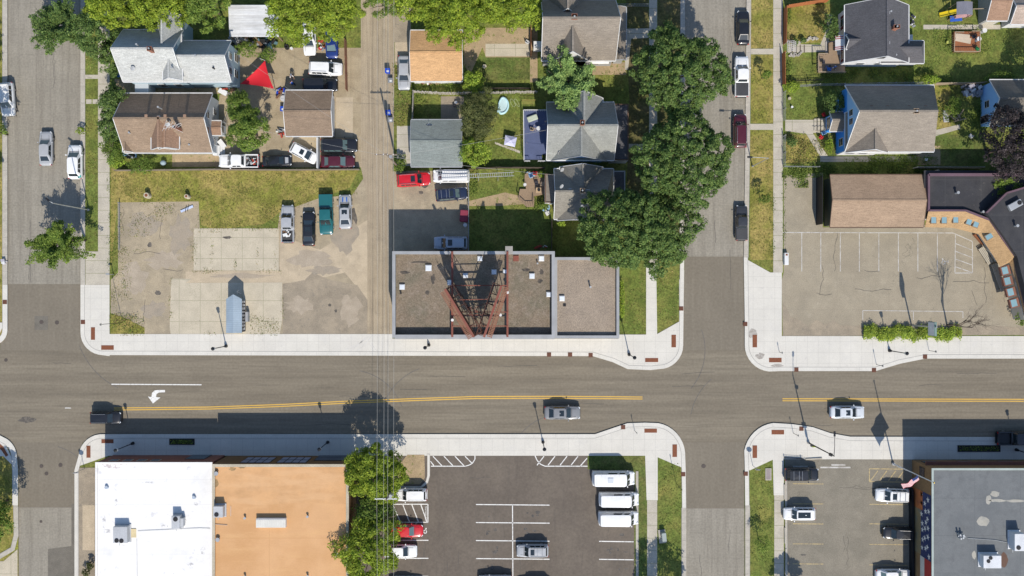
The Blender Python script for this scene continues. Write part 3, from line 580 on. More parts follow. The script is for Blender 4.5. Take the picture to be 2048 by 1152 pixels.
def quad_panel(mb, bl, br, tr, tl, u0, u1, v0, v1, off=.012, th=.02):
    bl,br,tr,tl = map(Vector,(bl,br,tr,tl)); n_ = (br-bl).cross(tl-bl).normalized()
    def pt(u,v): return bl.lerp(br,u).lerp(tl.lerp(tr,u),v)
    a = [pt(u0,v0),pt(u1,v0),pt(u1,v1),pt(u0,v1)]
    mb.add([p-n_*th for p in a]+[p+n_*off for p in a], [(3,2,1,0),(4,5,6,7),(0,1,5,4),(1,2,6,5),(2,3,7,6),(3,0,4,7)])
def car(name, label, cat, kind, px, py, ang, pt, sunroof=0, rails=0, scale=1, bed=None, group=None, glass=None, stripe=None, hood=None, z=.11, cov=None):
    L,Wd,Hh,sh_,cb0,cb1,ct0,ct1,wb,rw = KIND[kind]; hw = Wd/2; gl = glass or m_glass; body_m = PM[pt]
    x0, y0 = W(px, py, 1.0)
    t = thing(name, label, cat, (x0, y0, z), R(ang), group, local=True); t.scale = (scale,)*3
    n0 = lambda mb, nm, mt, par=None, **k: mb.build(nm, mt, par or t, local=True, **k)
    mb = MB(); rings = []
    isp = kind == 'pickup'; isv = kind in ('van','workvan')
    xr = -L/2
    prof = [(xr,.82,.72),(xr+.06,.92,.93),(xr+.25,.975,.98),(xr+.9,1,1),(-.3,1,1),(.9,1,1),(L/2-1.1,.985,.97),(L/2-.5,.95,.93),(L/2-.18,.86,.86),(L/2-.03,.72,.74),(L/2,.60,.55)]
    if kind == 'sedan': prof[0]=(xr,.70,.72); prof[1]=(xr+.07,.84,.95); prof[2]=(xr+.3,.94,1.0)
    if isp: prof = [(-.9,1,1),(-.3,1,1),(.9,1,1),(L/2-1.1,.99,.99),(L/2-.4,.96,.96),(L/2-.12,.90,.88),(L/2,.78,.7)]
    if isv: prof = [(xr,.96,.95),(xr+.08,1,1),(-.3,1,1),(1.6,1,1),(L/2-.7,.98,.84),(L/2-.3,.92,.76),(L/2-.08,.82,.66),(L/2,.70,.5)]
    for x, wm, zm in prof:
        w_ = hw*wm; zs = sh_*zm; zl = .30
        half = [(w_*.90,zl),(w_*1.0,zl+.18),(w_,zs*.68+.05),(w_*.955,zs-.03),(w_*.86,zs+.015),(w_*.45,zs+.045)]
        rings.append([(x,-a,b) for a,b in half]+[(x,0,zs+.055)]+[(x,a,b) for a,b in half[::-1]])
    mb.loft(rings)
    # cabin
    tw = hw*rw; bw = hw*.93; zb = sh_-.05; ztop = Hh
    def cab(x, wd, z): return
    rise = (ztop-zb)
    b4 = [(cb0,-bw*.9,zb),(cb1,-bw*.86,zb),(cb1,bw*.86,zb),(cb0,bw*.9,zb)]
    midb = [((cb0+cb1)/2,-bw,zb),((cb0+cb1)/2,bw,zb)]
    cabv = [(cb0,-bw*.88,zb),(cb0+.35,-bw,zb),(cb1-.4,-bw,zb),(cb1-.03,-bw*.8,zb),(cb1+.1,0,zb),(cb1-.03,bw*.8,zb),(cb1-.4,bw,zb),(cb0+.35,bw,zb),(cb0,bw*.88,zb)]
    top = [(ct0,-tw*.88,ztop-.05),(ct0+.2,-tw*.98,ztop-.03),(ct1-.25,-tw,ztop-.03),(ct1,-tw*.86,ztop-.05),(ct1+.07,0,ztop-.03),(ct1,tw*.86,ztop-.05),(ct1-.25,tw,ztop-.03),(ct0+.2,tw*.98,ztop-.03),(ct0,tw*.88,ztop-.05)]
    body = n0(mb, 'body', body_m, smooth=True)
    c = MB(); nn = len(cabv); c.add(cabv+top, [(i,(i+1)%nn,nn+(i+1)%nn,nn+i) for i in range(nn)]+[tuple(range(nn,2*nn))])
    n0(c, 'cabin', body_m, bevel=.03)
    # roof panel: slightly crowned
    rp = MB(); ins = [(a*.985+ (ct0+ct1)/2*.015, b*.95, ztop-.03) for a,b,_ in top]; cx = ((ct0+ct1)/2,0,ztop+.015)
    rp.add(ins+[cx], [(i,(i+1)%nn,nn) for i in range(nn)]); n0(rp, 'roof', body_m, smooth=False)
    g = MB(); quad_panel(g, (cb1+.0,-bw*.84,zb),(cb1+.0,bw*.84,zb),(ct1+.02,tw*.88,ztop-.05),(ct1+.02,-tw*.88,ztop-.05), .04,.96,.06 if not isv else .12,.93, .06); n0(g, 'windshield', gl)
    if not isv:
        g = MB(); quad_panel(g, (cb0,bw*.86,zb),(cb0,-bw*.86,zb),(ct0,-tw*.86,ztop-.05),(ct0,tw*.86,ztop-.05), .07,.93,.2 if not kind=='sedan' else .1,.9, .015); n0(g, 'rear_window', gl)
    for s in (-1, 1):
        f = ((cb0+.35,s*bw,zb),(cb1-.4,s*bw,zb),(ct1-.25,s*tw,ztop-.03),(ct0+.2,s*tw*.98,ztop-.03))
        if s > 0: f = (f[1],f[0],f[3],f[2])
        if isv: spans = [(.80,.98),(.42,.72)] if s < 0 else [(.02,.2),(.28,.58)]
        elif isp: spans = [(.05,.46),(.53,.96)]
        elif kind == 'sedan': spans = [(.10,.46),(.50,.93)] if s<0 else [(.07,.50),(.54,.90)]
        else: spans = [(.03,.25),(.29,.60),(.64,.96)] if s<0 else [(.04,.36),(.40,.71),(.75,.97)]
        for a, b in spans:
            g = MB(); quad_panel(g, *f, a, b, .18 if not isv else .35, .86, .01); n0(g, 'side_window', gl)
        m = MB(); m.cb(cb1-.35, s*(hw+.1), sh_+.06, .13,.2,.14); n0(m, 'mirror', body_m if pt not in ('white',) else body_m, bevel=.02)
        fx = L/2-(.22 if not isp else .12); fy = s*hw*.70
        m = MB(); m.cb(fx, fy, sh_*.78, .30,.30,.13, -s*.5); n0(m, 'headlight', m_hl, bevel=.03)
        m = MB(); m.cb(xr+.07, s*hw*.78, sh_*.82, .12,.28,.2, s*.25); n0(m, 'taillight', m_tl, bevel=.02)
        for x in (-wb, wb):
            a = bpy.data.objects.new('wheel', WT); C.objects.link(a); a.parent = t; a.location = (x, s*(hw-.13), .33)
            b = bpy.data.objects.new('rim', WR); C.objects.link(b); b.parent = a
            if pt == 'x': pass
    m = MB(); m.cb(L/2-.02, 0, .5, .08, hw*1.1, .22); m.cb(L/2-.04, 0, .36, .1, hw*1.45, .1); n0(m, 'grille', m_black, bevel=.02)
    m = MB(); m.cb(xr+.03, 0, .45, .12, hw*1.5, .16); n0(m, 'rear_bumper', m_black if pt in ('black','dgrey') or isp else body_m, bevel=.03)
    # hood and door seams
    if not isv:
        m = MB()
        zz = sh_*.985+.045; lf = cb1+.16; lr = L/2-.32
        for s in (-1,1):
            m.bar((lf,s*hw*.60,sh_+.035),(lr-.25,s*hw*.56,sh_*.965+.035),.02,.012)
        m.bar((lf-.06,-hw*.72,sh_+.03),(lf-.06,hw*.72,sh_+.03),.05,.03)
        n0(m, 'hood_seam', m_black)
    if sunroof:
        m = MB(); w_ = tw*1.15; m.cb(ct1-.55, 0, ztop-.005, .62 if sunroof==1 else .9, w_, .03)
        if sunroof == 2: m.cb((ct0+ct1)/2-.2, 0, ztop-.003, 1.0, w_, .03)
        n0(m, 'sunroof', m_glass, bevel=.01)
    if rails:
        for s in (-1,1):
            m = MB(); m.tube([(ct0+.1,s*tw*.86,ztop-.02),(ct0+.25,s*tw*.86,ztop+.06),(ct1-.4,s*tw*.86,ztop+.06),(ct1-.25,s*tw*.86,ztop-.02)], .022); n0(m, 'roof_rail', m_rail if rails==1 else m_black)
        if rails >= 2:
            for x in (ct0+.5, (ct0+ct1)/2, ct1-.8):
                m = MB(); m.cyl((x,-tw*.86,ztop+.07),(x,tw*.86,ztop+.07),.025); n0(m, 'crossbar', m_rail)
    if hood:
        m = MB(); zz = sh_+.06
        m.add([(cb1+.25,-hw*.55,zz),(L/2-.5,-hw*.5,zz-.06),(L/2-.5,hw*.5,zz-.06),(cb1+.25,hw*.55,zz)], [(0,1,2,3)]); n0(m, 'hood', hood)
    if stripe:
        for s in (-1,1):
            m = MB(); m.add([(cb1+.2,s*.3-.09,sh_+.062),(L/2-.4,s*.27-.09,sh_*.95+.05),(L/2-.4,s*.27+.09,sh_*.95+.05),(cb1+.2,s*.3+.09,sh_+.062)], [(0,1,2,3)]); n0(m, 'stripe', stripe)
    if isv:
        m = MB()
        for k in range(7):
            x = ct0+.35+k*(ct1-ct0-.7)/6; m.cb(x,0,ztop+.008,.035,tw*1.6,.025)
        n0(m, 'roof_ribs', body_m)
    if isp:
        b = MB(); xb0, xb1 = -L/2+.08, -.92; zt = sh_-.02; zf = .72
        b.box(xb0,xb1,-hw*.98,hw*.98,.42,zf); 
        for s in (-1,1): b.box(xb0,xb1,*(sorted((s*hw*.98,s*(hw*.98-.16)))),zf,zt)
        b.box(xb0,xb0+.09,-hw*.98+.16,hw*.98-.16,zf,zt-.02); b.box(xb1-.08,xb1,-hw*.98+.16,hw*.98-.16,zf,zt-.01)
        n0(b, 'bed', body_m, bevel=.03)
        l_ = MB(); l_.box(xb0+.09,xb1-.08,-hw*.98+.16,hw*.98-.16,zf,zf+.02); n0(l_, 'bed_floor', m_bedl)
        if bed == 'cover':
            l_ = MB(); l_.box(xb0+.03,xb1-.02,-hw*.98+.09,hw*.98-.09,zt+.0,zt+.05); n0(l_, 'bed_cover', cov or m_ton, bevel=.02)
        if bed == 'bar':
            for s in (-1,1):
                l_ = MB(); l_.tube([(-1.0,s*.75,zt),(-1.0,s*.7,zt+.5)],.035); n0(l_, 'headache_bar', m_black)
    return t
cars = []
def K(*a, **k): cars.append(car(*a, **k)); return cars[-1]
g_str = 'cars parked along the right hand side street'
K('parked_car','white sport utility car parked at the left edge on the west street','suv','suv',13,198,-86,'white',rails=1,z=.01)
K('moving_car','silver grey sedan driving in the middle of the west street','car','sedan',90,296,90,'silver',z=.01)
K('parked_car','white hatchback with teal rear corner parked at the kerb of the west street','car','hatch',149,323,90,'white',z=.01,scale=1.12)
K('parked_car','black sedan parked topmost along the right hand side street','car','sedan',1487,54,90,'black',group=g_str,z=.01)
K('parked_pickup','white pickup with dark bed cover parked on the right hand side street','pickup truck','pickup',1484,153,90,'white',bed='cover',group=g_str,z=.01)
K('parked_car','maroon sport utility car parked between the white and black pickups on the side street','suv','suv',1481,261,90,'maroon',rails=1,group=g_str,z=.01)
K('parked_pickup','black pickup parked lowest on the right hand side street','pickup truck','pickup',1484,446,90,'dgrey',bed='cover',group=g_str,z=.01,scale=.86)
K('moving_car','black sport utility car driving at the left end of the double yellow line','suv','suv',210,836,0,'black',rails=1,z=.01,scale=.92)
K('moving_car','grey sedan driving below the double yellow line in the middle of the main road','car','sedan',1125,826,0,'grey',sunroof=1,z=.01,scale=1.05)
K('moving_car','white sedan driving on the right part of the main road','car','sedan',1696,825,0,'whiteg',sunroof=1,z=.01)
K('parked_pickup','black pickup parked in building shade at the right edge of the main road','pickup truck','pickup',2036,877,0,'black',bed=None,z=.01)
g_lot = 'cars parked on the dirt lot'
K('parked_pickup','silver pickup with a loaded open bed on the dirt lot','pickup truck','pickup',575,448,90,'silver',group=g_lot,scale=.93)
K('parked_car','black sedan between the silver and the teal pickup on the dirt lot','car','sedan',617,457,90,'black',group=g_lot,sunroof=1)
K('parked_pickup','teal pickup with a matching bed cover on the dirt lot','pickup truck','pickup',652,428,-89,'teal',bed='cover',cov=PM['teal'],group=g_lot)
K('parked_car','silver sedan with blue hood stripes on the dirt lot','car','sedan',690,423,91,'silver',group=g_lot,sunroof=1,stripe=M('blue_stripe',(.03,.11,.38),.4,fine=0))
g_by = 'cars parked in the back yards'
K('parked_car','white car half hidden under the bright tree canopy','car','sedan',618,76,-88,'white',group=g_by)
K('parked_car','blue car parked under the tree beside the wooden gate','car','hatch',663,86,-89,'blue',group=g_by,glass=m_glassl)
K('parked_car','white sport utility car with roof rails in the yard behind the alley gate','suv','suv',651,137,-2,'white',rails=1,group=g_by)
K('parked_car','black sport utility car half hidden behind the brown garage roof','suv','bigsuv',640,170,0,'black',group=g_by,scale=.95)
K('parked_car','large black sport utility car parked right of the brown garage','suv','bigsuv',678,291,0,'black',group=g_by,glass=m_glassl)
K('parked_car','maroon sedan parked below the large black car at the alley','car','sedan',675,323,0,'maroon',group=g_by,glass=m_glassl)
K('parked_car','white hatchback with sunroof parked at a slant below the brown garage','car','hatch',607,306,-28,'white',sunroof=1,group=g_by,scale=.95)
K('parked_pickup','white pickup with a junk filled bed behind the brown house','pickup truck','pickup',478,322,180,'white',group=g_by,scale=.98)
K('parked_car','dark car with a silver hood behind the junk filled pickup','car','sedan',553,321,2,'black',group=g_by,scale=.86,hood=PM['silver'])
K('parked_car','silver sedan parked beside the orange roofed garage','car','sedan',808,145,-90,'silver',group=g_by)
K('parked_car','red sport utility car parked at the alley by the grey garage','suv','suv',827,359,4,'red',sunroof=1,rails=1,group=g_by)
lv = K('work_van','white work van carrying ladders on its roof','van','workvan',902,352,180,'white',group=g_by,scale=.95)
K('parked_car','dark sport utility car with roof rack below the ladder van','suv','suv',903,388,5,'navy',sunroof=1,rails=3,group=g_by,glass=m_glassl,scale=.95)
K('parked_car','pale blue sport utility car in the shade of the flat roofed shop','suv','suv',901,486,180,'lblue',sunroof=1,rails=1,group=g_by)
g_v = 'white vans in the parking lot'
v1 = K('passenger_van','topmost of three white high roof vans, with a square roof hatch','van','van',1227,956,0,'white',group=g_v)
K('passenger_van','middle of three white high roof vans','van','van',1238,998,0,'white',group=g_v,scale=.94)
K('passenger_van','lowest of three white high roof vans','van','van',1237,1036,0,'white',group=g_v,scale=.94)
m = MB(); m.cb(-.6,0,2.69,.75,.75,.06); m.build('roof_hatch', PM['whiteg'], v1, local=True, bevel=.02)
g_p = 'cars parked in the striped lot'
K('parked_car','white sport utility car with a dark red rear parked by the striped aisle','suv','suv',822,990,180,'white',group=g_p,rails=1,scale=.95)
K('parked_car','red sedan parked in the accessible bay under the trees','car','sedan',812,1062,0,'red',group=g_p,glass=m_glassl)
K('parked_car','white sedan half hidden under the tree below the red car','car','sedan',800,1103,0,'white',group=g_p)
K('parked_car','silver sport utility car parked alone in the middle of the striped lot','suv','suv',1065,1102,180,'silver',sunroof=1,rails=2,group=g_p,scale=.95)
K('parked_car','dark car cut by the bottom edge under the silver car','car','suv',1068,1179,180,'black',group=g_p)
K('parked_car','silver car cut by the bottom edge of the striped lot','car','sedan',990,1164,180,'silver',group=g_p)
K('parked_car','dark sedan cut by the bottom edge near the trees','car','sedan',812,1174,0,'dgrey',group=g_p)
g_e = 'cars parked beside the mural building'
K('parked_car','black sport utility car parked at the top left of the grey lot','suv','suv',1604,949,0,'black',rails=2,group=g_e)
K('parked_car','white hatchback with dark roof glass at the left side of the grey lot','car','suv',1599,1028,180,'white',sunroof=2,group=g_e,scale=.95)
K('parked_car','white sport utility car nose left by the mural wall','suv','suv',1785,991,178,'white',sunroof=1,rails=2,group=g_e)
K('parked_car','black sport utility car parked in the mural wall shadow','suv','suv',1797,1067,178,'black',rails=1,group=g_e,scale=.9)
K('parked_car','white sedan at the bottom edge by the mural wall','car','sedan',1787,1152,0,'white',group=g_e,glass=m_glassl)
# teal corner of the street hatchback
m = MB(); m.cb(-1.9,-.66,.98,.35,.42,.05,.1); m.build('rear_quarter_panel', M('teal_panel',(.05,.35,.30),.4,fine=.05), cars[2], local=True, bevel=.02)
# dark red rear of the white suv by the aisle
m = MB(); m.cb(-2.26,0,.95,.16,1.5,.22); m.build('tailgate', PM['maroon'], cars[32], local=True, bevel=.03)
# ladders on and behind the work van
m_alu = M('ladder_aluminium', (.55,.56,.58), .4, (), metal=.4, fine=.1)
def ladder(name, label, p, q, wd, mat, group=None, rung=.3, z2=None):
    p = Vector(p); q = Vector(q); d = (q-p); L_ = d.length; d.normalize(); n_ = Vector((-d.y,d.x,0)).normalized()*wd/2
    t = thing(name, label, 'ladder', tuple(p), 0, group)
    for s in (-1,1): m = MB(); m.bar(p+n_*s, q+n_*s, .05,.09); m.build('rail', mat, t)
    m = MB(); k = int(L_/rung)
    for i in range(1,k): c_ = p+d*L_*i/k; m.bar(c_-n_, c_+n_, .04,.04)
    m.build('rungs', mat, t); return t
a = W(876,345,2.3); b = W(938,345,2.3); ladder('ladder','short aluminium ladder lying along the far side of the work van roof',(*a,2.22),(*b,2.22),.42,m_alu,'ladders on the work van')
a = W(874,355,2.3); b = W(1028,348,2.3); ladder('ladder','long aluminium ladder reaching from the work van roof over the back yard',(*a,2.35),(*b,2.3),.5,m_alu,'ladders on the work van')
t = thing('ladder_trestle','thin metal trestle propping the long ladder over the yard','trestle',(*W(960,352),.1))
for x in (957,996):
    for y in (346,360):
        m = MB(); m.cyl((*W(x,y+(2 if y>350 else -2)),.1),(*W(x,352,2.2),2.2),.03); m.build('leg', m_alu, t)
# junk in pickup beds
m_junk = [M('junk_brown',(.16,.09,.05),.8), M('junk_grey',(.25,.26,.27),.6), M('junk_white',(.6,.6,.58),.7), M('junk_red',(.35,.05,.03),.7)]
def pile(name, label, cat, px, py, rx, ry, n, z0, mats, seed, h=.35, group=None, parent=None, k=.35):
    r_ = random.Random(seed); x0,y0 = W(px,py,z0); m = MB()
    for i in range(n):
        m.cur = r_.randrange(len(mats)); s = r_.uniform(.4,1)*k
        m.cb(r_.uniform(-rx,rx)/S, r_.uniform(-ry,ry)/S, z0+r_.uniform(.05,h), s*r_.uniform(.5,1.8), s*r_.uniform(.3,1), s*r_.uniform(.2,.6), r_.uniform(0,3.14))
    o = m.build(name, mats, bevel=.02); o.location = (x0,y0,0); return tag(o, label, cat, group)
pile('scrap_load','mixed junk and a folded chair filling the white pickup bed','load',505,322,11,7,22,.95,m_junk,3)
pile('boxed_load','white boxes and tools in the silver pickup bed','load',575,466,6,10,14,.95,[m_junk[2],m_junk[1],m_junk[2],m_junk[0]],4,k=.5)
# ---------------------------------------------------------------- houses
def shingle(name, c, k=1): return M('shingles_'+name, c, .95, (('n',3,.5,4,.45,.62,tuple(v*.72 for v in c),.7),('n',1.6,.5,3,.5,.7,tuple(v*1.3 for v in c),.5),('n',.4,1,1,.5,.75,tuple(v*.85 for v in c),.5)), bump=.5, bscale=12, var=.12, vs=.5, fine=.3, fs=8)
s_brown = shingle('brown',(.235,.172,.120)); s_grey = shingle('grey',(.25,.255,.235)); s_greyb = shingle('greybrown',(.225,.195,.160)); s_dark = shingle('charcoal',(.10,.098,.105))
s_orange = shingle('orange_tan',(.52,.315,.155)); s_lgrey = shingle('light_grey',(.41,.415,.395)); s_tan = shingle('tan_brown',(.29,.185,.125)); s_warm = shingle('warm_grey',(.21,.195,.165)); s_slate = shingle('slate_green',(.20,.225,.21)); s_drk2 = shingle('dark_grey_brown',(.15,.135,.115))
def siding(name, c): return M('siding_'+name, c, .7, (), var=.04, vs=.4, fine=.08)
w_white = siding('white',(.66,.66,.65)); w_blue = siding('blue',(.055,.30,.78)); w_lblue = siding('light_blue',(.30,.54,.85)); w_lg = siding('light_grey',(.42,.45,.47)); w_grey = siding('grey',(.3,.3,.29)); w_green = siding('dark_green',(.075,.085,.055)); w_cream = siding('cream',(.5,.46,.38)); w_bb = siding('pale_blue',(.32,.42,.48))
m_trim = M('white_trim',(.62,.62,.61),.6,(),fine=.08); m_pane = M('window_pane',(.02,.03,.04),.08,(),fine=0,var=0,spec=.8); m_brick = M('red_brick',(.26,.11,.07),.9,(('n',6,1,1,.5,.65,(.4,.25,.18),.5),)); m_pipe = M('galvanised_metal',(.45,.46,.46),.45,(),metal=.4,fine=.1)
m_wood = M('weathered_wood',(.30,.215,.14),.85,(('g',.14,60,0,0,.012,(.12,.08,.05),.9),('n',2,1,6,.5,.7,(.22,.16,.11),.6)),fine=.2); m_woodr = M('reddish_wood',(.26,.10,.045),.85,(('n',3,1,1,.5,.7,(.17,.08,.04),.6),),fine=.2)
m_trimg = M('grey_trim',(.33,.34,.35),.6,(),fine=.08); m_gut = M('gutter_brown',(.12,.075,.05),.6,(),fine=.1)
def gable(root, pr, axis, eave, rise, roofm, wallm, oh=.3, hip0=0, hip1=0, trim=m_trim, roofname='roof', wallname='wall', base=0, walls=True, th=.12, ext0=0, ext1=0, rs=0):
    """pr = px rect of the eave outline in the photo at height eave"""
    (x0,y1),(x1,y0) = W(pr[0],pr[1],eave), W(pr[2],pr[3],eave); zr = eave+rise
    T = (lambda a,b,z: (a,b,z)) if axis=='x' else (lambda a,b,z: (b,a,z))
    if axis=='x': a0,a1,b0,b1 = x0,x1,y0,y1
    else: a0,a1,b0,b1 = y0,y1,x0,x1
    bm_ = (b0+b1)/2+rs
    top = [(a0,b0,eave),(a1,b0,eave),(a1,b1,eave),(a0,b1,eave),(a0+hip0,bm_,zr),(a1-hip1,bm_,zr)]
    tops = [T(*p) for p in top]; bots = [T(p[0],p[1],p[2]-th) for p in top]
    fs = [(0,1,5,4),(2,3,4,5)]; fs += [(3,0,4)] if hip0 else []; fs += [(1,2,5)] if hip1 else []
    fl = (lambda f: f) if axis=='x' else (lambda f: f[::-1])
    mb = MB(); faces = [fl(f) for f in fs]+[fl(tuple(i+6 for i in f[::-1])) for f in fs]
    ring = [(0,1),(1,5),(5,2),(2,3),(3,4),(4,0)]
    if hip1: ring = [(0,1),(1,2),(2,3),(3,4),(4,0)]
    if hip0: ring = [e for e in ring if e not in ((3,4),(4,0))]+[(3,0)]
    for a,b in ring: faces.append(fl((b,a,a+6,b+6)))
    mb.add(tops+bots, faces); rf = mb.build(roofname, roofm, root)
    # ridge cap
    m = MB(); rp, rq = Vector(T(a0+hip0,bm_,zr+.01)), Vector(T(a1-hip1,bm_,zr+.01))
    if (rq-rp).length > .5: m.bar(rp,rq,.26,.05); m.build('ridge_cap', roofm, rf)
    # trim
    if trim:
        m = MB(); d = .07
        for b in (b0-d,b1+d): m.bar(T(a0,b,eave-.06),T(a1,b,eave-.06),.12,.12)
        for a,hh in ((a0-d*.4,hip0),(a1+d*.4,hip1)):
            if hh: m.bar(T(a,b0,eave-.06),T(a,b1,eave-.06),.1,.12)
            else:
                m.bar(T(a,b0,eave-.035),T(a,bm_,zr-.035),.07,.14); m.bar(T(a,bm_,zr-.035),T(a,b1,eave-.035),.07,.14)
        m.build('gutter', trim, rf)
    slope = rise/((b1-b0)/2)
    wa0,wa1,wb0,wb1 = a0+oh+ext0,a1-oh-ext1,b0+oh,b1-oh
    if walls:
        zw = eave+slope*oh-th-.02; m = MB(); zt = zr-th-.03
        ends = [(wa0,hip0),(wa1,hip1)]; v = []
        for a,hh in ends:
            v += [T(a,wb0,base),T(a,wb1,base),T(a,wb1,zw),T(a,bm_,zw if hh else zt),T(a,wb0,zw)]
        f = [(0,1,2,3,4),(9,8,7,6,5),(0,5,6,1),(4,3,8,9),(3,2,7,8),(1,6,7,2),(0,4,9,5)]
        m.add(v, [fl(q) for q in f]); m.build(wallname, wallm, root)
    if axis=='x': return (wa0,wa1,wb0,wb1)
    return (wb0,wb1,wa0,wa1)
def window(root, wr, side, t, z, w_, h_, frame=m_trim, name='window', pane=m_pane, bars=1):
    x0,x1,y0,y1 = wr; m = MB(); p = MB(); s = MB()
    if side in 'SN':
        y = y0 if side=='S' else y1; d = -1 if side=='S' else 1; x = x0+(x1-x0)*t
        m.box(x-w_/2-.09,x+w_/2+.09,*sorted((y+d*.0,y+d*.05)),z-.09,z+h_+.09); p.box(x-w_/2,x+w_/2,*sorted((y+d*.01,y+d*.065)),z,z+h_)
        if bars: s.box(x-w_/2,x+w_/2,*sorted((y+d*.05,y+d*.075)),z+h_/2-.025,z+h_/2+.025)
    else:
        x = x0 if side=='W' else x1; d = -1 if side=='W' else 1; y = y0+(y1-y0)*t
        m.box(*sorted((x,x+d*.05)),y-w_/2-.09,y+w_/2+.09,z-.09,z+h_+.09); p.box(*sorted((x+d*.01,x+d*.065)),y-w_/2,y+w_/2,z,z+h_)
        if bars: s.box(*sorted((x+d*.05,x+d*.075)),y-w_/2,y+w_/2,z+h_/2-.025,z+h_/2+.025)
    f = m.build(name, frame, root); p.build('pane', pane, f)
    if bars: s.build('sash', frame, f)
def chimney(root, px, py, z0, z1, w_=.7, d_=.7, mat=m_brick):
    w_ *= .8; d_ *= .8
    x,y = W(px,py,z1); m = MB(); m.cb(x,y,(z0+z1)/2,w_,d_,z1-z0); m.cb(x,y,z1-.08,w_+.12,d_+.12,.16); c = m.build('chimney', mat, root)
    p = MB(); p.cyl((x,y,z1),(x,y,z1+.2),.12,n=10); p.build('flue', m_pipe, c)
def vent(root, px, py, z, r=.09, h_=.35, mat=m_pipe, name='vent_pipe'):
    x,y = W(px,py,z); m = MB(); m.cyl((x,y,z-.3),(x,y,z+h_),r,n=8); m.cyl((x,y,z+h_),(x,y,z+h_+.06),r*1.5,n=8); m.build(name, mat, root)
def boxvent(root, px, py, z, mat=m_pipe):
    x,y = W(px,py,z); m = MB(); m.cb(x,y,z+.02,.32,.32,.25); m.cb(x,y,z+.16,.38,.38,.05); m.build('roof_vent', mat, root)
def dish(root, px, py, z, ang=-.8, r=.32, mat=None):
    x,y = W(px,py,z); m = MB(); n_=14; d = Vector((math.cos(ang),math.sin(ang),.7)).normalized(); c_ = Vector((x,y,z+.5)); u = d.orthogonal().normalized(); v=d.cross(u)
    pts=[c_]+[c_+d*.1+(u*math.cos(2*math.pi*i/n_)+v*math.sin(2*math.pi*i/n_))*r for i in range(n_)]
    m.add(pts,[(0,1+i,1+(i+1)%n_) for i in range(n_)]); m.tube([(x,y,z-.2),(x,y,z+.3),tuple(c_)],.025); m.bar(c_-v*r*.8,c_+d*.45,.03,.03)
    m.build('satellite_dish', mat or m_trimg, root)
def flatroof(root, pr, h, rf, wl, par_h=.35, par_w=.25, cap=m_trimg, deck_drop=None, name='wall'):
    (x0,y1),(x1,y0) = W(pr[0],pr[1],h), W(pr[2],pr[3],h); d = par_w; zd = h-(deck_drop if deck_drop is not None else par_h)
    m = MB()
    m.box(x0,x1,y0,y0+d,0,h-.05); m.box(x0,x1,y1-d,y1,0,h-.05); m.box(x0,x0+d,y0+d,y1-d,0,h-.05); m.box(x1-d,x1,y0+d,y1-d,0,h-.05); m.build(name, wl, root)
    m = MB(); m.box(x0+d,x1-d,y0+d,y1-d,zd-.2,zd); r_ = m.build('roof_deck', rf, root)
    m = MB(); e=.04
    m.box(x0-e,x1+e,y0-e,y0+d+e,h-.05,h); m.box(x0-e,x1+e,y1-d-e,y1+e,h-.05,h); m.box(x0-e,x0+d+e,y0+d+e,y1-d-e,h-.05,h); m.box(x1-d-e,x1+e,y0+d+e,y1-d-e,h-.05,h); m.build('parapet_cap', cap, root)
    return (x0,x1,y0,y1), zd, r_
def H_(name, label, cat, px, py, group=None): return thing(name, label, cat, (*W(px,py,3),0), 0, group)
g_h = 'houses of the block'
# B1 pale grey house, upper left
h = H_('grey_house','large pale grey house with two crossed gables and blue shadowed north slopes','house',355,110,g_h)
wr = gable(h,(246,60,366,163),'x',5.2,3.6,s_lgrey,w_bb,ext0=0)
wr2 = gable(h,(362,82,462,163),'x',4.9,2.8,s_lgrey,w_bb,roofname='wing_roof')
gable(h,(317,30,362,112),'y',5.3,2.7,s_lgrey,w_bb,roofname='cross_gable_roof')
wr3 = gable(h,(326,118,364,160),'y',6.3,1.35,s_lgrey,w_white,roofname='dormer_roof',wallname='dormer_wall',base=5)
window(h,wr3,'S',.5,6.0,.9,.7)
for t_ in (.3,.75): window(h,wr2,'E',t_,1.2,1.0,1.3); window(h,wr2,'E',t_*.9,3.9,.8,.9)
for t_ in (.2,.5,.8): window(h,wr,'S',t_,1.2,.9,1.3)
chimney(h,298,97,7,9.6,.6,.6); vent(h,345,136,7.4); vent(h,275,90,8.7); dish(h,268,138,6.6); vent(h,392,112,7.7); vent(h,428,137,6.5,mat=m_black)
m = MB(); xa,ya = W(270,186,2.7); xb,yb = W(297,162,2.7); m.box(xa,xb,ya,yb,2.6,2.72); m.box(xa+.1,xb-.1,ya+.1,yb-.05,.1,2.6); m.build('side_porch', w_lg, h)
# B2 brown house
h = H_('brown_house','brown shingled house with a long dormer and pale east gable wall','house',340,245,g_h)
wr = gable(h,(249,187,425,305),'x',3.5,3.4,s_brown,w_lg)
gable(h,(303,238,352,299),'y',5.0,1.9,s_tan,w_lg,roofname='dormer_roof',wallname='dormer_wall',base=3.4,ext1=1); gable(h,(318,238,358,298),'y',5.1,1.5,s_tan,w_lg,roofname='dormer_roof',wallname='dormer_wall',base=3.4,ext1=1)
gable(h,(246,258,266,304),'y',3.55,1.1,s_brown,w_lg,roofname='entry_roof')
for t_,z_ in ((.2,1.3),(.75,1.3),(.35,4.2),(.62,4.2)): window(h,wr,'E',t_,z_,.8,1.0)
wq = gable(h,(420,242,443,270),'x',3.0,.25,s_tan,w_lg,roofname='side_porch_roof',wallname='side_porch_wall'); window(h,wq,'E',.5,1.4,.8,1.0)
m=MB(); xa,ya=W(425,296,1); 
for k in range(4): m.box(xa,xa+1.5-k*.28,ya-1,ya+.4,.1+.2*k,.3+.2*k)
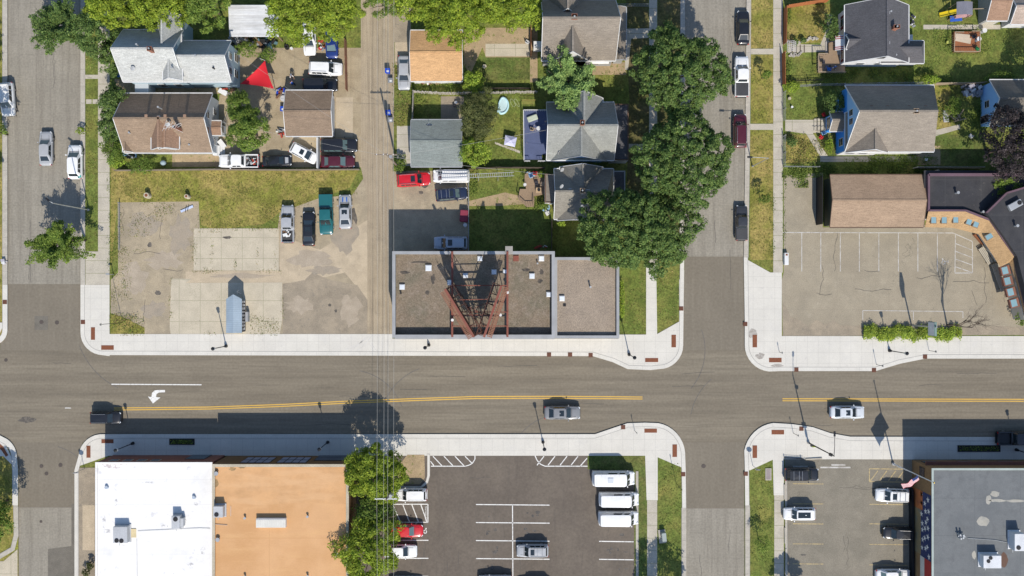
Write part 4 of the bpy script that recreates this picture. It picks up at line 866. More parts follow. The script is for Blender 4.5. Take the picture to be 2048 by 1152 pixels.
m.build('entry_steps', m_trim, h)
for x in (293,331,370): boxvent(h,x,232,7.05,s_tan)
vent(h,322,217,6.1,h_=1.0); vent(h,260,266,5.5); vent(h,380,290,4.2); boxvent(h,325,275,5.6,m_brick)
dish(h,338,250,7.0); chimney(h,347,253,5,8.2,.5,.5,m_brick)
x,y=W(345,255,9.5); m=MB(); m.cyl((x,y,6),(x,y,10.2),.03); 
for k in range(6): m.cyl((x-1.1+.1*k+.3*k,y-.6+.1*k,10.1),(x-.5+.1*k+.3*k,y+.9-.12*k,10.1),.015,n=5)
m.cyl((x-1,y-.3,10.1),(x+1.4,y+.45,10.1),.02); m.build('tv_antenna', m_trim, h)
# B3 brown garage
h = H_('brown_garage','small brown roofed garage with a white east wall at the alley','garage',618,226)
wr = gable(h,(571,181,665,272),'x',2.7,1.1,s_brown,w_white,rs=.12)
window(h,wr,'E',.5,.15,4.4,2.0,name='garage_door',pane=w_lg,bars=0)
m=MB(); (xa,ya)=W(633,336,1.6); (xb,yb)=W(636,275,1.6); m.box(xa,xb,ya,yb,.1,1.7)
fence_w = M('white_board_fence',(.55,.55,.53),.7,(('g',.2,.2,0,0,.02,(.3,.3,.3),.7),))
mesh_thing(m,'board_fence','short pale board fence between the slanted white car and the black car','fence',fence_w)
# B4 white metal roof
h = H_('metal_roof_shed','open shed with a white corrugated metal roof under the bright tree','shed',506,38)
m=MB(); (x0,y1),(x1,y0)=W(457,10,3),W(556,72,3); n_=26
for k in range(n_):
    ya=y0+(y1-y0)*k/n_; yb=y0+(y1-y0)*(k+1)/n_; ym=(ya+yb)/2; z=lambda y: 2.6+.5*(y-y0)/(y1-y0)
    m.add([(x0,ya,z(ya)),(x1,ya,z(ya)),(x1,ym,z(ym)+.07),(x0,ym,z(ym)+.07),(x1,yb,z(yb)),(x0,yb,z(yb))],[(0,1,2,3),(3,2,4,5)])
o=m.build('roof', M('white_metal_roof',(.62,.63,.64),.35,(('n',.7,.15,4,.5,.7,(.35,.34,.33),.7),),metal=.2,fine=.1), h)
sd=o.modifiers.new('solid','SOLIDIFY'); sd.thickness=.05
for x in (x0+.1,(x0+x1)/2,x1-.1):
    for y in (y0+.1,y1-.1): m=MB(); m.cb(x,y,1.3,.12,.12,2.5); m.build('post', m_wood, h)
m=MB(); m.box(x0+.1,x1-.1,y1-.15,y1-.05,.1,2.6); m.build('back_wall', w_grey, h)
# B5 orange roof garage
h = H_('tan_roof_garage','garage with a bright orange tan shingle roof beside the silver car','garage',872,110)
wr = gable(h,(821,61,925,162),'x',2.8,1.0,s_orange,w_white,rs=.25); window(h,wr,'S',.3,1,1,.9); window(h,wr,'W',.5,.15,4.2,2.1,name='garage_door',pane=w_lg,bars=0)
# B6 grey garage
h = H_('grey_garage','grey roofed garage at the alley with a small dish on its roof','garage',873,286)
wr = gable(h,(822,240,924,333),'x',2.8,.9,s_slate,w_grey,trim=m_trimg,rs=.2); dish(h,859,252,3.7,1.5,.45)
# B7 house top centre
h = H_('grey_brown_house','grey brown house with a brick chimney at the top centre','house',1160,50,g_h)
wr = gable(h,(1083,0,1231,121),'x',4.2,5.5,s_greyb,w_grey)
wr2= gable(h,(1104,50,1178,121),'y',4.2,4.6,s_greyb,w_white,roofname='cross_gable_roof'); gable(h,(1098,-40,1165,38),'y',4.2,4.6,s_greyb,w_grey,roofname='cross_gable_roof')
window(h,wr2,'S',.35,3.2,.8,.9); window(h,wr2,'S',.65,3.2,.8,.9); window(h,wr,'S',.75,1.2,1.3,1.2)
gable(h,(1226,14,1252,120),'y',3.2,.5,s_greyb,w_grey,roofname='porch_roof',wallname='porch_wall',trim=m_trimg)
chimney(h,1149,33,7.5,9.6,.8,.8); vent(h,1136,38,8.4); boxvent(h,1180,37,8.4)
m=MB(); xa,ya=W(1182,127,2.6); xb,yb=W(1218,114,2.6); m.add([(xa,ya,2.4),(xb,ya,2.4),(xb,yb+.4,2.9),(xa,yb+.4,2.9)],[(0,1,2,3)]); o=m.build('awning', m_trim, h); o.modifiers.new('s','SOLIDIFY').thickness=.04
m=MB(); xa,ya=W(1067,98,1.5); xb,yb=W(1084,86,1.5); m.box(xa,xb+.3,ya,yb,.1,2.4); m.build('rear_entry', m_trim, h)
# B8 grey house
h = H_('pale_grey_house','pale grey house with crossing gables next to the blue deck','house',1165,262,g_h)
wr = gable(h,(1093,205,1228,320),'x',4.0,4.4,s_grey,w_bb)
gable(h,(1122,196,1205,262),'y',4.1,4.25,s_grey,w_grey,roofname='cross_gable_roof'); wr2=gable(h,(1103,262,1213,321),'y',4.05,4.3,s_grey,w_lblue,roofname='cross_gable_roof',oh=.35,trim=m_trimg)
window(h,wr2,'S',.35,2.8,.7,.8); window(h,wr2,'S',.65,2.8,.7,.8)
flatroof(h,(1222,208,1257,320),3.3,s_dark,w_grey,.1,.1,m_gut,name='porch_wall')
chimney(h,1165,245,7.6,9.2,.6,.7,m_brick); dish(h,1118,306,4.6,-.6); m=MB()
for px,py in ((1153,273),(1154,214)):
    x,y=W(px,py,7.2); m.cb(x,y,6.7,.5,.9,.5)
m.build('roof_vent', s_drk2, h)
# B9 house
h = H_('small_dark_house','small dark grey house with pale hip lines under the big street trees','house',1165,388,g_h)
wr = gable(h,(1108,338,1227,438),'x',3.6,3.3,s_warm,w_grey,hip1=1.2)
gable(h,(1120,334,1205,392),'y',3.7,3.1,s_warm,w_grey,roofname='cross_gable_roof'); gable(h,(1115,385,1228,441),'y',3.65,3.2,s_warm,w_white,roofname='cross_gable_roof')
flatroof(h,(1090,348,1110,405),2.8,s_greyb,w_white,.08,.08,m_gut,name='porch_wall'); flatroof(h,(1222,342,1250,385),2.9,s_dark,w_grey,.08,.08,m_trimg,name='porch_wall')
chimney(h,1165,381,6.6,8.2,.65,.65,M('tan_brick',(.36,.27,.19),.9)); boxvent(h,1140,380,6.4); boxvent(h,1193,380,6.2); dish(h,1122,373,6.3); dish(h,1123,340,4.2); boxvent(h,1164,413,6.2)
# B11 charcoal house
h = H_('charcoal_house','charcoal roofed white house with a red striped awning','house',1760,70,g_h)
wr = gable(h,(1690,10,1817,125),'y',3.4,3.4,s_dark,w_white)
wr2= gable(h,(1760,82,1848,126),'x',2.6,2.2,s_dark,w_white,roofname='wing_roof',hip1=1.4)
gable(h,(1692,70,1735,98),'x',3.6,1.1,s_dark,w_white,roofname='entry_roof')
for t_ in (.30,.62): window(h,wr,'S',t_,1.4,1.0,.7); window(h,wr,'S',.5,4.6,.8,.7)
m_shut = M('maroon_shutter',(.10,.02,.03),.7)
for t_ in (.16,.78):
    window(h,wr,'W',t_,1.2,1.0,1.3)
    for d_ in (-.75,.75):
        m=MB(); y=wr[2]+(wr[3]-wr[2])*t_+d_; m.box(wr[0]-.06,wr[0]+.01,y-.2,y+.2,1.15,2.55); m.build('shutter', m_shut, h)
m=MB(); m.cur=0; (xa,ya)=W(1672,100,2.6)
for k in range(16):
    m.cur = 1 if k in (1,3,12,14) else 0; m.add([(xa,ya+.13*k,2.3),(xa,ya+.13*(k+1),2.3),(wr[0],ya+.13*(k+1),2.9),(wr[0],ya+.13*k,2.9)],[(0,3,2,1)])
m.build('awning', [m_trim, M('awning_red',(.3,.03,.04),.7)], h)
chimney(h,1794,53,5,7.0,.9,.5,m_brick); vent(h,1780,24,6.0); boxvent(h,1776,26,6.3); boxvent(h,1776,86,6.3); boxvent(h,1822,101,3.6); vent(h,1790,111,5.0)
m=MB(); xa,ya=W(1812,83,1.2); m.box(xa,xa+1.0,ya,ya+1,.1,1.1); m.build('rear_entry', m_trim, h)
# B12 blue house
h = H_('blue_house','bright blue house with a brown grey roof and a small front porch','house',1780,235,g_h)
wr = gable(h,(1690,171,1868,303),'x',4.3,5.0,s_greyb,w_blue,hip1=1.9)
wr2= gable(h,(1691,225,1776,305),'y',4.35,2.9,s_greyb,w_white,roofname='cross_gable_roof')
m=MB(); z1=4.32; y0_,y1_=wr[2],wr[3]; ym=(y0_+y1_)/2; x=wr[0]-.03
m.add([(x,y0_+.1,z1),(x,y1_-.1,z1),(x,ym,8.85),(x+.02,y0_+.1,z1),(x+.02,y1_-.1,z1),(x+.02,ym,8.85)],[(0,2,1),(0,1,4,3),(1,2,5,4),(2,0,3,5)]); m.build('gable_panel', w_lblue, h)
m=MB(); m.box(wr[0]+.05,wr[1]-.02,wr[2]-.03,wr[2]+.01,.15,4.2); m.build('south_siding', w_white, h)
for t_ in (.16,.82): window(h,wr,'W',t_,1.5,.95,1.3)
for t_ in (.42,.56): window(h,wr,'W',t_,5.2,.75,1.1)
for t_ in (.25,.6): window(h,wr2,'S',t_,1.5,1.0,.8)
wq = gable(h,(1659,224,1694,262),'x',2.9,1.2,s_greyb,w_blue,roofname='porch_roof',wallname='porch_wall'); window(h,wq,'W',.5,1.2,1.5,1.2)
for x in (1742,1774,1817,1850): boxvent(h,x,214,8.2,s_tan)
chimney(h,1833,222,7.2,9.2,.75,.7,M('tan_brick',(.36,.27,.19),.9)); boxvent(h,1816,281,5.3,m_black)
# B13 right edge blue house
h = H_('light_blue_house','light blue gabled house at the right edge with a grey roof','house',2040,205,g_h)
wr = gable(h,(1979,160,2230,250),'x',2.9,2.6,s_drk2,w_lblue); window(h,wr,'W',.15,.2,1.0,1.9,name='door',pane=m_black,bars=0); window(h,wr,'W',.5,1.3,.9,1.0)
# B14 sheds top right
h = H_('brown_shed','small brown roofed shed with a grey side wall near the play set','shed',1993,20)
wr = gable(h,(1973,-28,2015,41),'x',2.8,1.3,s_tan,w_grey); window(h,wr,'S',.5,.2,1.6,2.0,name='door',pane=w_cream,bars=0)
h = H_('white_garage','white garage with a pale brown roof at the top right corner','garage',2060,25)
wr = gable(h,(2021,-10,2150,48),'x',2.9,1.5,shingle('pink_tan',(.36,.29,.24)),w_white)
# B15 long brown shed
h = H_('long_brown_garage','long garage with a plain brown roof above the tan parking lot','garage',1747,403)
wr = gable(h,(1660,350,1847,454),'x',3.2,.95,shingle('sandy_brown',(.33,.235,.158)),w_green,trim=m_gut); 
m=MB(); xa,ya=W(1644,448,2.4); xb,yb=W(1646,352,2.4); m.box(xa-.03,xa+.05,ya,yb,.1,2.6); mesh_thing(m,'board_fence','dark board fence along the west wall of the long brown garage','fence',m_black)
# B16 corner building, black roof and tan shingled skirt
h = H_('corner_building','black flat roofed building with a tan shingled skirt roof curving around the tan lot','building',1960,440)
m_tar = M('black_roof_membrane',(.040,.040,.044),.85,(('n',.5,1,1,.45,.65,(.055,.054,.056),.8),('n',2,1,1,.66,.7,(.12,.11,.10),.5),('g',5,5,0,0,.05,(.07,.07,.07),.5)),fine=.2)
m_purp = M('purple_brick_parapet',(.13,.08,.10),.85,(),fine=.2)
inn = P([(1858,421),(1932,421),(1981,440),(2006,477),(2031,512),(2033,518),(2046,570),(2062,640)],4.2); out = P([(1849,454),(1905,455),(1957,468),(1979,500),(2000,533),(2019,524),(2036,572),(2052,640)],2.9)
m=MB(); m.prism([*inn,*P([(2300,640),(2300,340),(1852,340),(1852,421)],4.2)],3.5,3.7); m.build('roof_deck', m_tar, h)
m=MB(); pl=[*P([(1858,349)],4.2),*inn]
for a,b in zip(pl,pl[1:]): m.bar((*a,3.85),(*b,3.85),.26,.75)
m.bar((*W(1858,349,4.2),3.85),(*W(2100,349,4.2),3.85),.35,.75); m.build('parapet', m_purp, h)
m=MB(); vs=[(x,y,4.0) for x,y in inn]+[(x,y,2.9) for x,y in out]; n_=len(inn)
m.add(vs,[(i,n_+i,n_+i+1,i+1) for i in range(n_-1)]); o=m.build('skirt_roof', shingle('skirt_orange',(.39,.255,.13)), h); o.modifiers.new('s','SOLIDIFY').thickness=-.1
m=MB(); vs=[((x*.4+X*.6),(y*.4+Y*.6)) for (x,y),(X,Y) in zip(out,inn)]
for a,b in zip(vs,vs[1:]): m.bar((*a,1.45),(*b,1.45),.25,2.8)
m.bar((*vs[0],1.45),(*W(1858,345,0),1.45),.25,2.8); m.build('wall', w_cream, h)
m=MB(); m.prism(P([(1974,425),(2014,386),(2300,300),(2300,640),(2066,640),(2050,572),(2035,512),(2010,474)],4.9),3.7,4.8); m.build('upper_roof_deck', m_tar, h)
m=MB()
pp=P([(1974,425),(2014,386),(2300,300)],5.0)
for a,b in zip(pp,pp[1:]): m.bar((*a,4.85),(*b,4.85),.25,.35)
m.build('upper_parapet', m_purp, h)
for (x,y,rz) in ((1867,437,0),(1888,437,0),(1911,436,0),(1939,440,-.35),(1953,445,-.35),(1980,472,.45)):
    X,Y=W(x,y,3.6); f=MB(); f.cb(X,Y,3.56,.80,1.45,.2,rz if y<460 else 0.5-1.57); fo=f.build('skylight', M('skylight_frame',(.25,.18,.12),.7), h); g=MB(); g.cb(X,Y,3.67,.64,1.28,.03,rz if y<460 else .5-1.57); g.build('glass', M('skylight_glass',(.22,.36,.40),.15,(),fine=0,spec=.6), fo)
for k,(x,y) in enumerate(((2013,541),(2018,562),(2024,584),(2031,606))):
    X,Y=W(x,y,2.8); f=MB(); f.cb(X-.15,Y,2.6,1.3,1.25,.5,.25); fo=f.build('bay_window', M('bay_brick',(.22,.10,.07),.9), h); g=MB(); g.cb(X-.25,Y,2.87,.8,1.0,.05,.25); g.build('glass', M('skylight_glass',(.22,.36,.40)), fo)
vent(h,1912,386,3.8,r=.14,h_=.6); vent(h,2030,452,4.9,r=.14,h_=.6); vent(h,1963,424,3.8,.12,.5)
x,y=W(2030,410,5.2); m=MB(); m.cb(x,y,5.15,1.9,.9,.5,.5); ob=m.build('roof_fan_unit', m_pipe, h, bevel=.05); m=MB(); m.cyl((x+.5,y+.3,5.4),(x+.5,y+.3,5.46),.3,n=14); m.build('fan', m_black, ob)
# ---------------------------------------------------------------- commercial buildings
m_gravel = M('gravel_roof',(.200,.158,.113),.95,(('n',.35,1,1,.45,.65,(.15,.135,.095),.8),('n',1.2,1,1,.5,.68,(.25,.205,.16),.7),('n',.6,1,1,.66,.72,(.09,.08,.07),.6),('n',5,1,1,.6,.7,(.30,.24,.18),.6)),bump=.8,bscale=10,var=.12,fine=.45,fs=7)
m_gravel2 = M('pinkish_gravel_roof',(.240,.195,.155),.95,(('n',.5,1,1,.45,.7,(.20,.165,.135),.8),('n',3,1,1,.55,.68,(.31,.25,.20),.6)),bump=.8,bscale=10,var=.08,fine=.42,fs=7)
m_capm = M('parapet_metal',(.30,.305,.31),.6,(),fine=.08); m_bwall = M('painted_block_wall',(.30,.28,.25),.9); m_sky = M('skylight_dome',(.62,.66,.70),.3,(),fine=.05,spec=.5)
m_skyf = M('skylight_curb',(.50,.50,.49),.6); m_rsteel = M('red_oxide_steel',(.20,.070,.048),.7,(('n',1.5,1,1,.5,.7,(.22,.05,.035),.6),),fine=.15); m_board = M('rust_sign_board',(.25,.125,.078),.8,(('n',1,1,1,.5,.7,(.20,.09,.06),.6),),fine=.15)
def skylight(root, px, py, z, s=.85, mat=None):
    x,y=W(px,py,z+.3); f=MB(); f.cb(x,y,z+.12,s,s,.3); fo=f.build('skylight', m_skyf, root); g=MB(); g.cb(x,y,z+.29,s-.14,s-.14,.06); g.build('dome', mat or m_sky, fo, bevel=.03)
h = thing('shop_building','long flat roofed shop with gravel roof, white skylights and metal parapet','building',(*W(946,588,3),0))
(x0,x1,y0,y1),zd,_ = flatroof(h,(785,503,1109,675),6.5,m_gravel,m_bwall,1.0,.34,m_capm)
m=MB(); m.box(x0+.3,x1,y0-.25,y0-.045,5.2,6.1); m.build('fascia', m_capm, h)
for px,py,s in ((857,536,.85),(960,517,.7),(931,551,.7),(988,544,.7),(1083,517,.75),(1064,552,.75),(1098,589,.7),(804,574,.75),(900,565,.75),(1010,543,.55)): skylight(h,px,py,zd,s)
for t_ in (.08,.22,.36,.64,.78,.92): window(h,(x0,x1,y0,y1),'S',t_,.9,2.4,2.0,frame=m_capm,bars=0,name='shop_window')
window(h,(x0,x1,y0,y1),'S',.5,.15,2.0,2.5,frame=m_capm,bars=0,name='shop_door')
x,y=W(1032,517,zd); m=MB(); m.cb(x,y,zd+.08,.75,.75,.16); m.build('roof_hatch', m_rsteel, h); vent(h,1075,527,zd,.08,.5); vent(h,802,586,zd,.1,.3,m_black)
m=MB(); x,y=W(1018,500,6.4); m.cb(x,y,5.6,1.0,1.0,2.2); m.build('rear_flue', m_bwall, h)
m_st=M('roof_tar_stain',(.055,.05,.045),.9,(('n',2,1,1,.4,.6,(.12,.10,.08),.8),))
for k,(x,y,a,b) in enumerate(((810,545,9,3),(842,524,20,2),(866,558,4,11),(855,585,4,5),(1052,540,9,3),(1083,543,4,6),(1080,562,5,4))):
    m=MB(); m.sheet([(p[0],p[1]) for p in P(blob(x,y,a,b,seed=k),zd)],zd+.006); m.build('roof_stain', m_st, h)
h2 = thing('shop_annex','lower flat roofed annex with pinkish gravel and one white skylight','building',(*W(1172,595,3),0))
(x0,x1,y0,y1),zd2,_ = flatroof(h2,(1109.5,515,1238,676),5.9,m_gravel2,m_bwall,.5,.3,m_capm)
skylight(h2,1124,597,zd2,.75); vent(h2,1180,574,zd2,.1,.8); boxvent(h2,1178,518,zd2,m_pipe); boxvent(h2,1129,610,zd2-.1,m_black)
# steel sign frame standing on the shop roof
m_dst = M('dark_rusty_steel',(.085,.038,.028),.8,fine=.2)
t = thing('rooftop_sign_frame','rusty red steel frame with two sign boards in a V on the shop roof','sign frame',(*W(957,590,6),zd))
Hb = 12.3
def wp(px,py,h_): return Vector((*W(px,py,h_),h_))
for px in (904.5,1015):
    m=MB(); m.bar(wp(px,503,6.7),wp(px,674,6.7),.26,.3); m.build('roof_beam', m_rsteel, t)
for y in (624,652): m=MB(); m.bar(wp(905,y,6.9),wp(1015,y,6.9),.12,.14); m.build('tie_beam', m_rsteel, t)
m=MB(); m.bar(wp(904,571,7.4),wp(1015,571,7.4),.14,.16); m.build('tie_beam', m_rsteel, t)
def signboard(A, B, nrm_sign):
    a = wp(*A,Hb); b = wp(*B,Hb); d=(b-a).normalized(); n_=Vector((-d.y,d.x,0))*nrm_sign; L_=(b-a).length
    m=MB(); c_=(a+b)/2; 
    m.bar(Vector((a.x,a.y,10.5)),Vector((b.x,b.y,10.5)),.12,3.3); m.build('sign_board', m_board, t)
    m=MB(); m.bar(a+Vector((0,0,.1)),b+Vector((0,0,.1)),.3,.14); m.build('top_beam', m_rsteel, t)
    # braced lattice behind and under the board
    for s,off in ((0,0),(1,1.1)):
        m=MB(); nst=4
        for k in range(nst+1):
            p=a.lerp(b,k/nst)+n_*off; m.bar(Vector((p.x,p.y,zd)),Vector((p.x,p.y,12.2 if s==0 else 11.4)),.09,.09)
        m.build('uprights', m_dst, t)
        m=MB()
        for z in ((7.6,8.9) if s==0 else (7.6,9.4,11.4)): m.bar(Vector((a.x,a.y,z))+n_*off,Vector((b.x,b.y,z))+n_*off,.07,.07)
        for k in range(nst):
            p=a.lerp(b,k/nst)+n_*off; q=a.lerp(b,(k+1)/nst)+n_*off; zz=(zd+.2,8.9) if k%2 else (8.9,zd+.2)
            m.bar(Vector((p.x,p.y,zz[0])),Vector((q.x,q.y,zz[1])),.05,.05)
        m.build('lattice', m_dst, t)
    m=MB()
    for k in range(6):
        p=a.lerp(b,k/5)
        for z in (7.6,9.4,11.4): m.bar(Vector((p.x,p.y,z)),Vector((p.x,p.y,z))+n_*1.1,.06,.06)
    m.build('ties', m_dst, t)
    # catwalk on the outer side
    m=MB(); o_=-n_*.62; ns=34
    for k in range(ns):
        p=a.lerp(b,(k+.5)/ns); m.cb(p.x+o_.x,p.y+o_.y,9.3,.62,.14,.04,math.atan2(n_.y,n_.x))
    for q in (.33,.92): m.bar(Vector((a.x,a.y,9.26))-n_*q,Vector((b.x,b.y,9.26))-n_*q,.06,.08)
    m.build('catwalk', m_board, t)
    m=MB(); o2=-n_*.95; m.bar(Vector((a.x,a.y,10.2))+o2,Vector((b.x,b.y,10.2))+o2,.04,.04); m.build('catwalk_rail', m_rsteel, t)
signboard((890,578),(948,674),1)
signboard((1003,571),(968,674),-1)
m=MB()
for z in (8.2,10.4): m.bar(wp(912,600,z),wp(992,598,z),.09,.1); m.bar(wp(925,630,z),wp(984,630,z),.09,.1)
m.bar(wp(925,625,8),wp(990,600,8),.07,.07); m.bar(wp(990,640,8),wp(918,604,8),.07,.07); m.build('cross_braces', m_rsteel, t)
for px,py in ((905,661-21),(1001,630),(1015,585)): m=MB(); p=wp(px,py,7.1); m.cyl(p,p+Vector((0,0,.25)),.12,.2,8); m.build('floodlight', m_trim, t)
# white roofed building
m_whr = M('white_roof_membrane',(.73,.715,.685),.75,(('g',3.1,60,0,0,.02,(.66,.65,.63),.5),('n',.8,1,1,.62,.70,(.50,.49,.50),.6),('n',3,1,1,.68,.72,(.45,.42,.40),.7),('n',.3,1,1,.6,.75,(.62,.61,.58),.7),('g',60,3.4,0,1,.03,(.58,.57,.55),.6)),var=.03,fine=.05)
m_brk = M('brick_facade',(.20,.085,.060),.9,(('n',3,1,1,.5,.65,(.15,.06,.045),.6),),fine=.2)
def hvac(root, px, py, z, w_, d_, hh, fans, mat=m_pipe, rz=0):
    x,y=W(px,py,z+hh); m=MB(); m.cb(x,y,z+hh/2,w_,d_,hh,rz); m.cb(x,y,z+.1,w_+.3,d_+.3,.12,rz); u=m.build('rooftop_unit', mat, root, bevel=.03)
    for fx,fy,r_ in fans:
        m=MB(); m.cyl((x+fx,y+fy,z+hh),(x+fx,y+fy,z+hh+.06),r_,n=14)
        f=m.build('fan', m_black, u)
    m=MB(); m.cyl((x-w_*.2,y-d_*.52,z+.3),(x-w_*.2,y-d_*.52-.5,z+.3),.05); m.build('conduit', m_pipe, u)
h = thing('white_roof_building','brick building with a bright white flat roof and two rooftop units','building',(*W(307,1060,3),0))
wr,zd3,_ = flatroof(h,(191,925,424,1320),5.3,m_whr,m_brk,.12,.2,m_whr)
for x in (.12,.24,.36,.48): window(h,wr,'N',x,3.4,1.0,1.0,frame=M('stone_surround',(.40,.36,.27),.9),bars=0)
window(h,wr,'N',.80,.2,2.6,2.9,frame=m_black,bars=0,name='shop_entrance')
hvac(h,240,1070,zd3,1.9,2.2,1.0,((-.45,-.75,.3),(.2,-.8,.3)),M('unit_grey',(.42,.43,.44),.5)); hvac(h,351,1045,zd3,1.1,1.7,1.1,((.0,.45,.32),),M('unit_grey',(.42,.43,.44)))
x,y=W(363,1045,zd3+.8); m=MB(); m.cb(x,y,zd3+.5,.5,1.1,.7); m.build('unit_duct', M('unit_grey',(.42,.43,.44)), h)
m=MB(); q=lambda px,py:(*W(px,py,zd3),zd3+.08); m.tube([q(276,1062),q(400,1056),q(424,1057)],.025); m.tube([q(274,1078),q(275,1160)],.025); m.build('gas_line', m_pipe, h)
m=MB(); x,y=W(266,1066,zd3); m.cb(x,y,zd3+.05,.9,1.2,.08); m.build('roof_pad', M('tan_pad',(.60,.50,.30),.9), h)
for px,py in ((212,975),(387,995)): m=MB(); x,y=W(px,py,zd3+.3); m.cyl((x,y,zd3),(x,y,zd3+.3),.3,.22,10); m.build('roof_drain_cap', M('bluish_cap',(.35,.40,.46),.7), h)
m=MB(); m.sheet(P([(202,928),(260,927),(236,937),(212,936)],zd3),zd3+.005); m.build('roof_stain', M('pinkish_stain',(.50,.44,.42),.9,(('n',2.5,1,1,.45,.55,(.78,.76,.74),.9),)), h)
# orange roofed building
m_orr = M('tan_roof_coating',(.575,.335,.165),.9,(('n',.18,1,1,.42,.62,(.50,.275,.12),.8),('n',.5,.3,2,.5,.72,(.60,.36,.17),.6),('n',1.8,1,1,.68,.75,(.40,.25,.13),.5),('g',12,9,3,2,.05,(.47,.26,.11),.5)),var=.05,vs=.2,fine=.12)
m_orw = M('brown_facade',(.155,.085,.035),.9,fine=.15)
for k,(x,y,a,b) in enumerate(((208,1045,3,14),(214,1062,8,4),(372,1035,9,5),(330,1052,6,3),(392,1008,5,3),(252,1090,10,3),(300,965,14,2),(405,1100,5,7),(380,1128,6,3),(232,1005,3,9))):
    m=MB(); m.sheet(P(blob(x,y,a,b,seed=k+70,n=18),zd3),zd3+.006+k*.0004); m.build('roof_stain', M('grey_roof_smudge',(.42,.41,.41),.9,(('n',2.2,1,1,.38,.52,(.72,.705,.675),1),)), h)
h = thing('orange_roof_building','brown brick building with a flat orange tan roof','building',(*W(560,1060,3),0))
wr,zd4,_ = flatroof(h,(424.8,929,697,1320),6.2,m_orr,m_orw,.3,.3,M('weathered_coping',(.42,.37,.28),.9,fine=.3))
m=MB(); m.sheet(P([(428,934),(692,934),(692,1008),(600,1006),(520,1010),(460,1006),(445,985),(428,980)],zd4),zd4+.004); m.build('roof_stain', M('tan_roof_darker_coating',(.545,.315,.150),.9,(('n',.4,.5,2,.42,.62,(.60,.365,.19),.8),),fine=.1), h)  # slightly darker coating zone across the upper part of the orange roof
dk = M('dark_window',(.03,.03,.045),.15,(),fine=0)
for cx in (.30,.57):
    for r_ in range(2):
        for c_ in range(4): window(h,wr,'N',cx-.09+c_*.055,1.6+r_*1.9,.85,1.6,frame=m_black,bars=0,pane=M('curtained_pane',(.22,.22,.28),.3,fine=.2))
window(h,wr,'N',.83,.2,4.2,3.4,frame=m_black,pane=dk,name='shop_entrance')
hvac(h,436,1024,zd4,1.3,1.5,1.1,((-.2,-.35,.3),),M('unit_grey',(.42,.43,.44)))
x,y=W(542,1046,zd4+.5); m=MB(); m.cb(x,y,zd4+.3,4.0,1.2,.6); f=m.build('ridge_skylight', m_trim, h); m=MB()
for k in range(13): m.cb(x-1.85+k*.31,y-.05,zd4+.62,.28,1.05,.05)
m.build('panels', M('skylight_panel',(.60,.58,.52),.5,fine=.05), f)
for px,py,r_ in ((434,946,.2),(491,1035,.12),(616,1032,.12),(437,1078,.2),(673,1107,.22),(491,1152,.12),(616,1151,.12)): vent(h,px,py,zd4,r_,.35,m_trimg)
m=MB(); q=lambda px,py:(*W(px,py,zd4),zd4+.08); m.tube([q(428,1048),q(455,1050)],.03); m.tube([q(462,1012),q(462,1032)],.03); m.build('gas_line', m_pipe, h)
for k,(x,y,a,b) in enumerate(((465,938,7,4),(484,934,6,3),(432,965,5,9))): m=MB(); m.sheet(P(blob(x,y,a,b,seed=k+9),zd4),zd4+.006); m.build('roof_stain', M('olive_roof_stain',(.26,.18,.09),.9,(('n',1.5,1,1,.4,.6,(.42,.27,.13),.8),)), h)
# grey roofed building with the mural
m_gr = M('grey_roof_membrane',(.205,.215,.205),.9,(('n',.9,1,1,.5,.68,(.15,.155,.15),.6),('n',.25,1,1,.45,.7,(.17,.18,.175),.8),('g',6.2,5.1,1,2,.03,(.14,.15,.145),.8),('n',.7,1,1,.66,.74,(.27,.27,.25),.6)),var=.06,fine=.15)
h = thing('mural_building','flat grey roofed building with a star mural on its brown west wall','building',(*W(1960,1040,3),0))
wr,zd5,_ = flatroof(h,(1864,937,2200,1320),5.9,m_gr,M('tan_brick_wall',(.23,.14,.065),.9,(('n',4,1,1,.5,.65,(.17,.10,.05),.6),),fine=.2),.15,.2,M('pale_green_cap',(.33,.38,.35),.6))
x0,x1,y0,y1 = wr
# mural: dark blue field with white stars, red and white bands below, orange figure-less panel
def wpan(nm, ya, yb, za, zb, mat, dx=.02, par=None):
    m=MB(); m.box(x0-dx,x0+.01,min(ya,yb),max(ya,yb),za,zb); return m.build(nm, mat, par or h)
Y=lambda py: W(0,py,3)[1]
mur=wpan('mural', Y(982), Y(1112), 2.6, 5.7, M('mural_blue',(.022,.035,.105),.8,(('n',1,1,1,.5,.7,(.06,.06,.12),.6),),fine=.2), .03)
wpan('mural_orange_panel', Y(982), Y(1020), .3, 3.3, M('mural_orange',(.40,.13,.04),.8,(('n',1.5,1,1,.5,.65,(.25,.09,.05),.7),),fine=.2), .045, mur)
wpan('mural_ochre_panel', Y(1020), Y(1110), .3, 2.8, M('mural_ochre',(.22,.17,.09),.8,(('n',.8,1,1,.5,.65,(.14,.15,.12),.7),),fine=.2), .038, mur)
wpan('mural_white_band', Y(1112), Y(1230), 2.6, 3.8, M('mural_white',(.52,.50,.45),.8), .03, mur); wpan('mural_red_band', Y(1112), Y(1230), 3.8, 5.7, M('mural_red',(.36,.035,.03),.8), .03, mur)
m=MB(); r_=random.Random(4)
for k in range(20):
    yy=Y(990+118*(k/20)+r_.uniform(-3,3)); zz=(3.2,4.9,4.1)[k%3]+r_.uniform(-.25,.25); R0=.42+.08*r_.random(); a0=r_.uniform(0,.6)
    pts=[(x0-.045,yy+(R0 if i%2==0 else R0*.4)*math.sin(a0+math.pi*i/5),zz+(R0 if i%2==0 else R0*.4)*math.cos(a0+math.pi*i/5)) for i in range(10)]
    m.add(pts+[(x0-.045,yy,zz)],[(10,(i+1)%10,i) for i in range(10)])
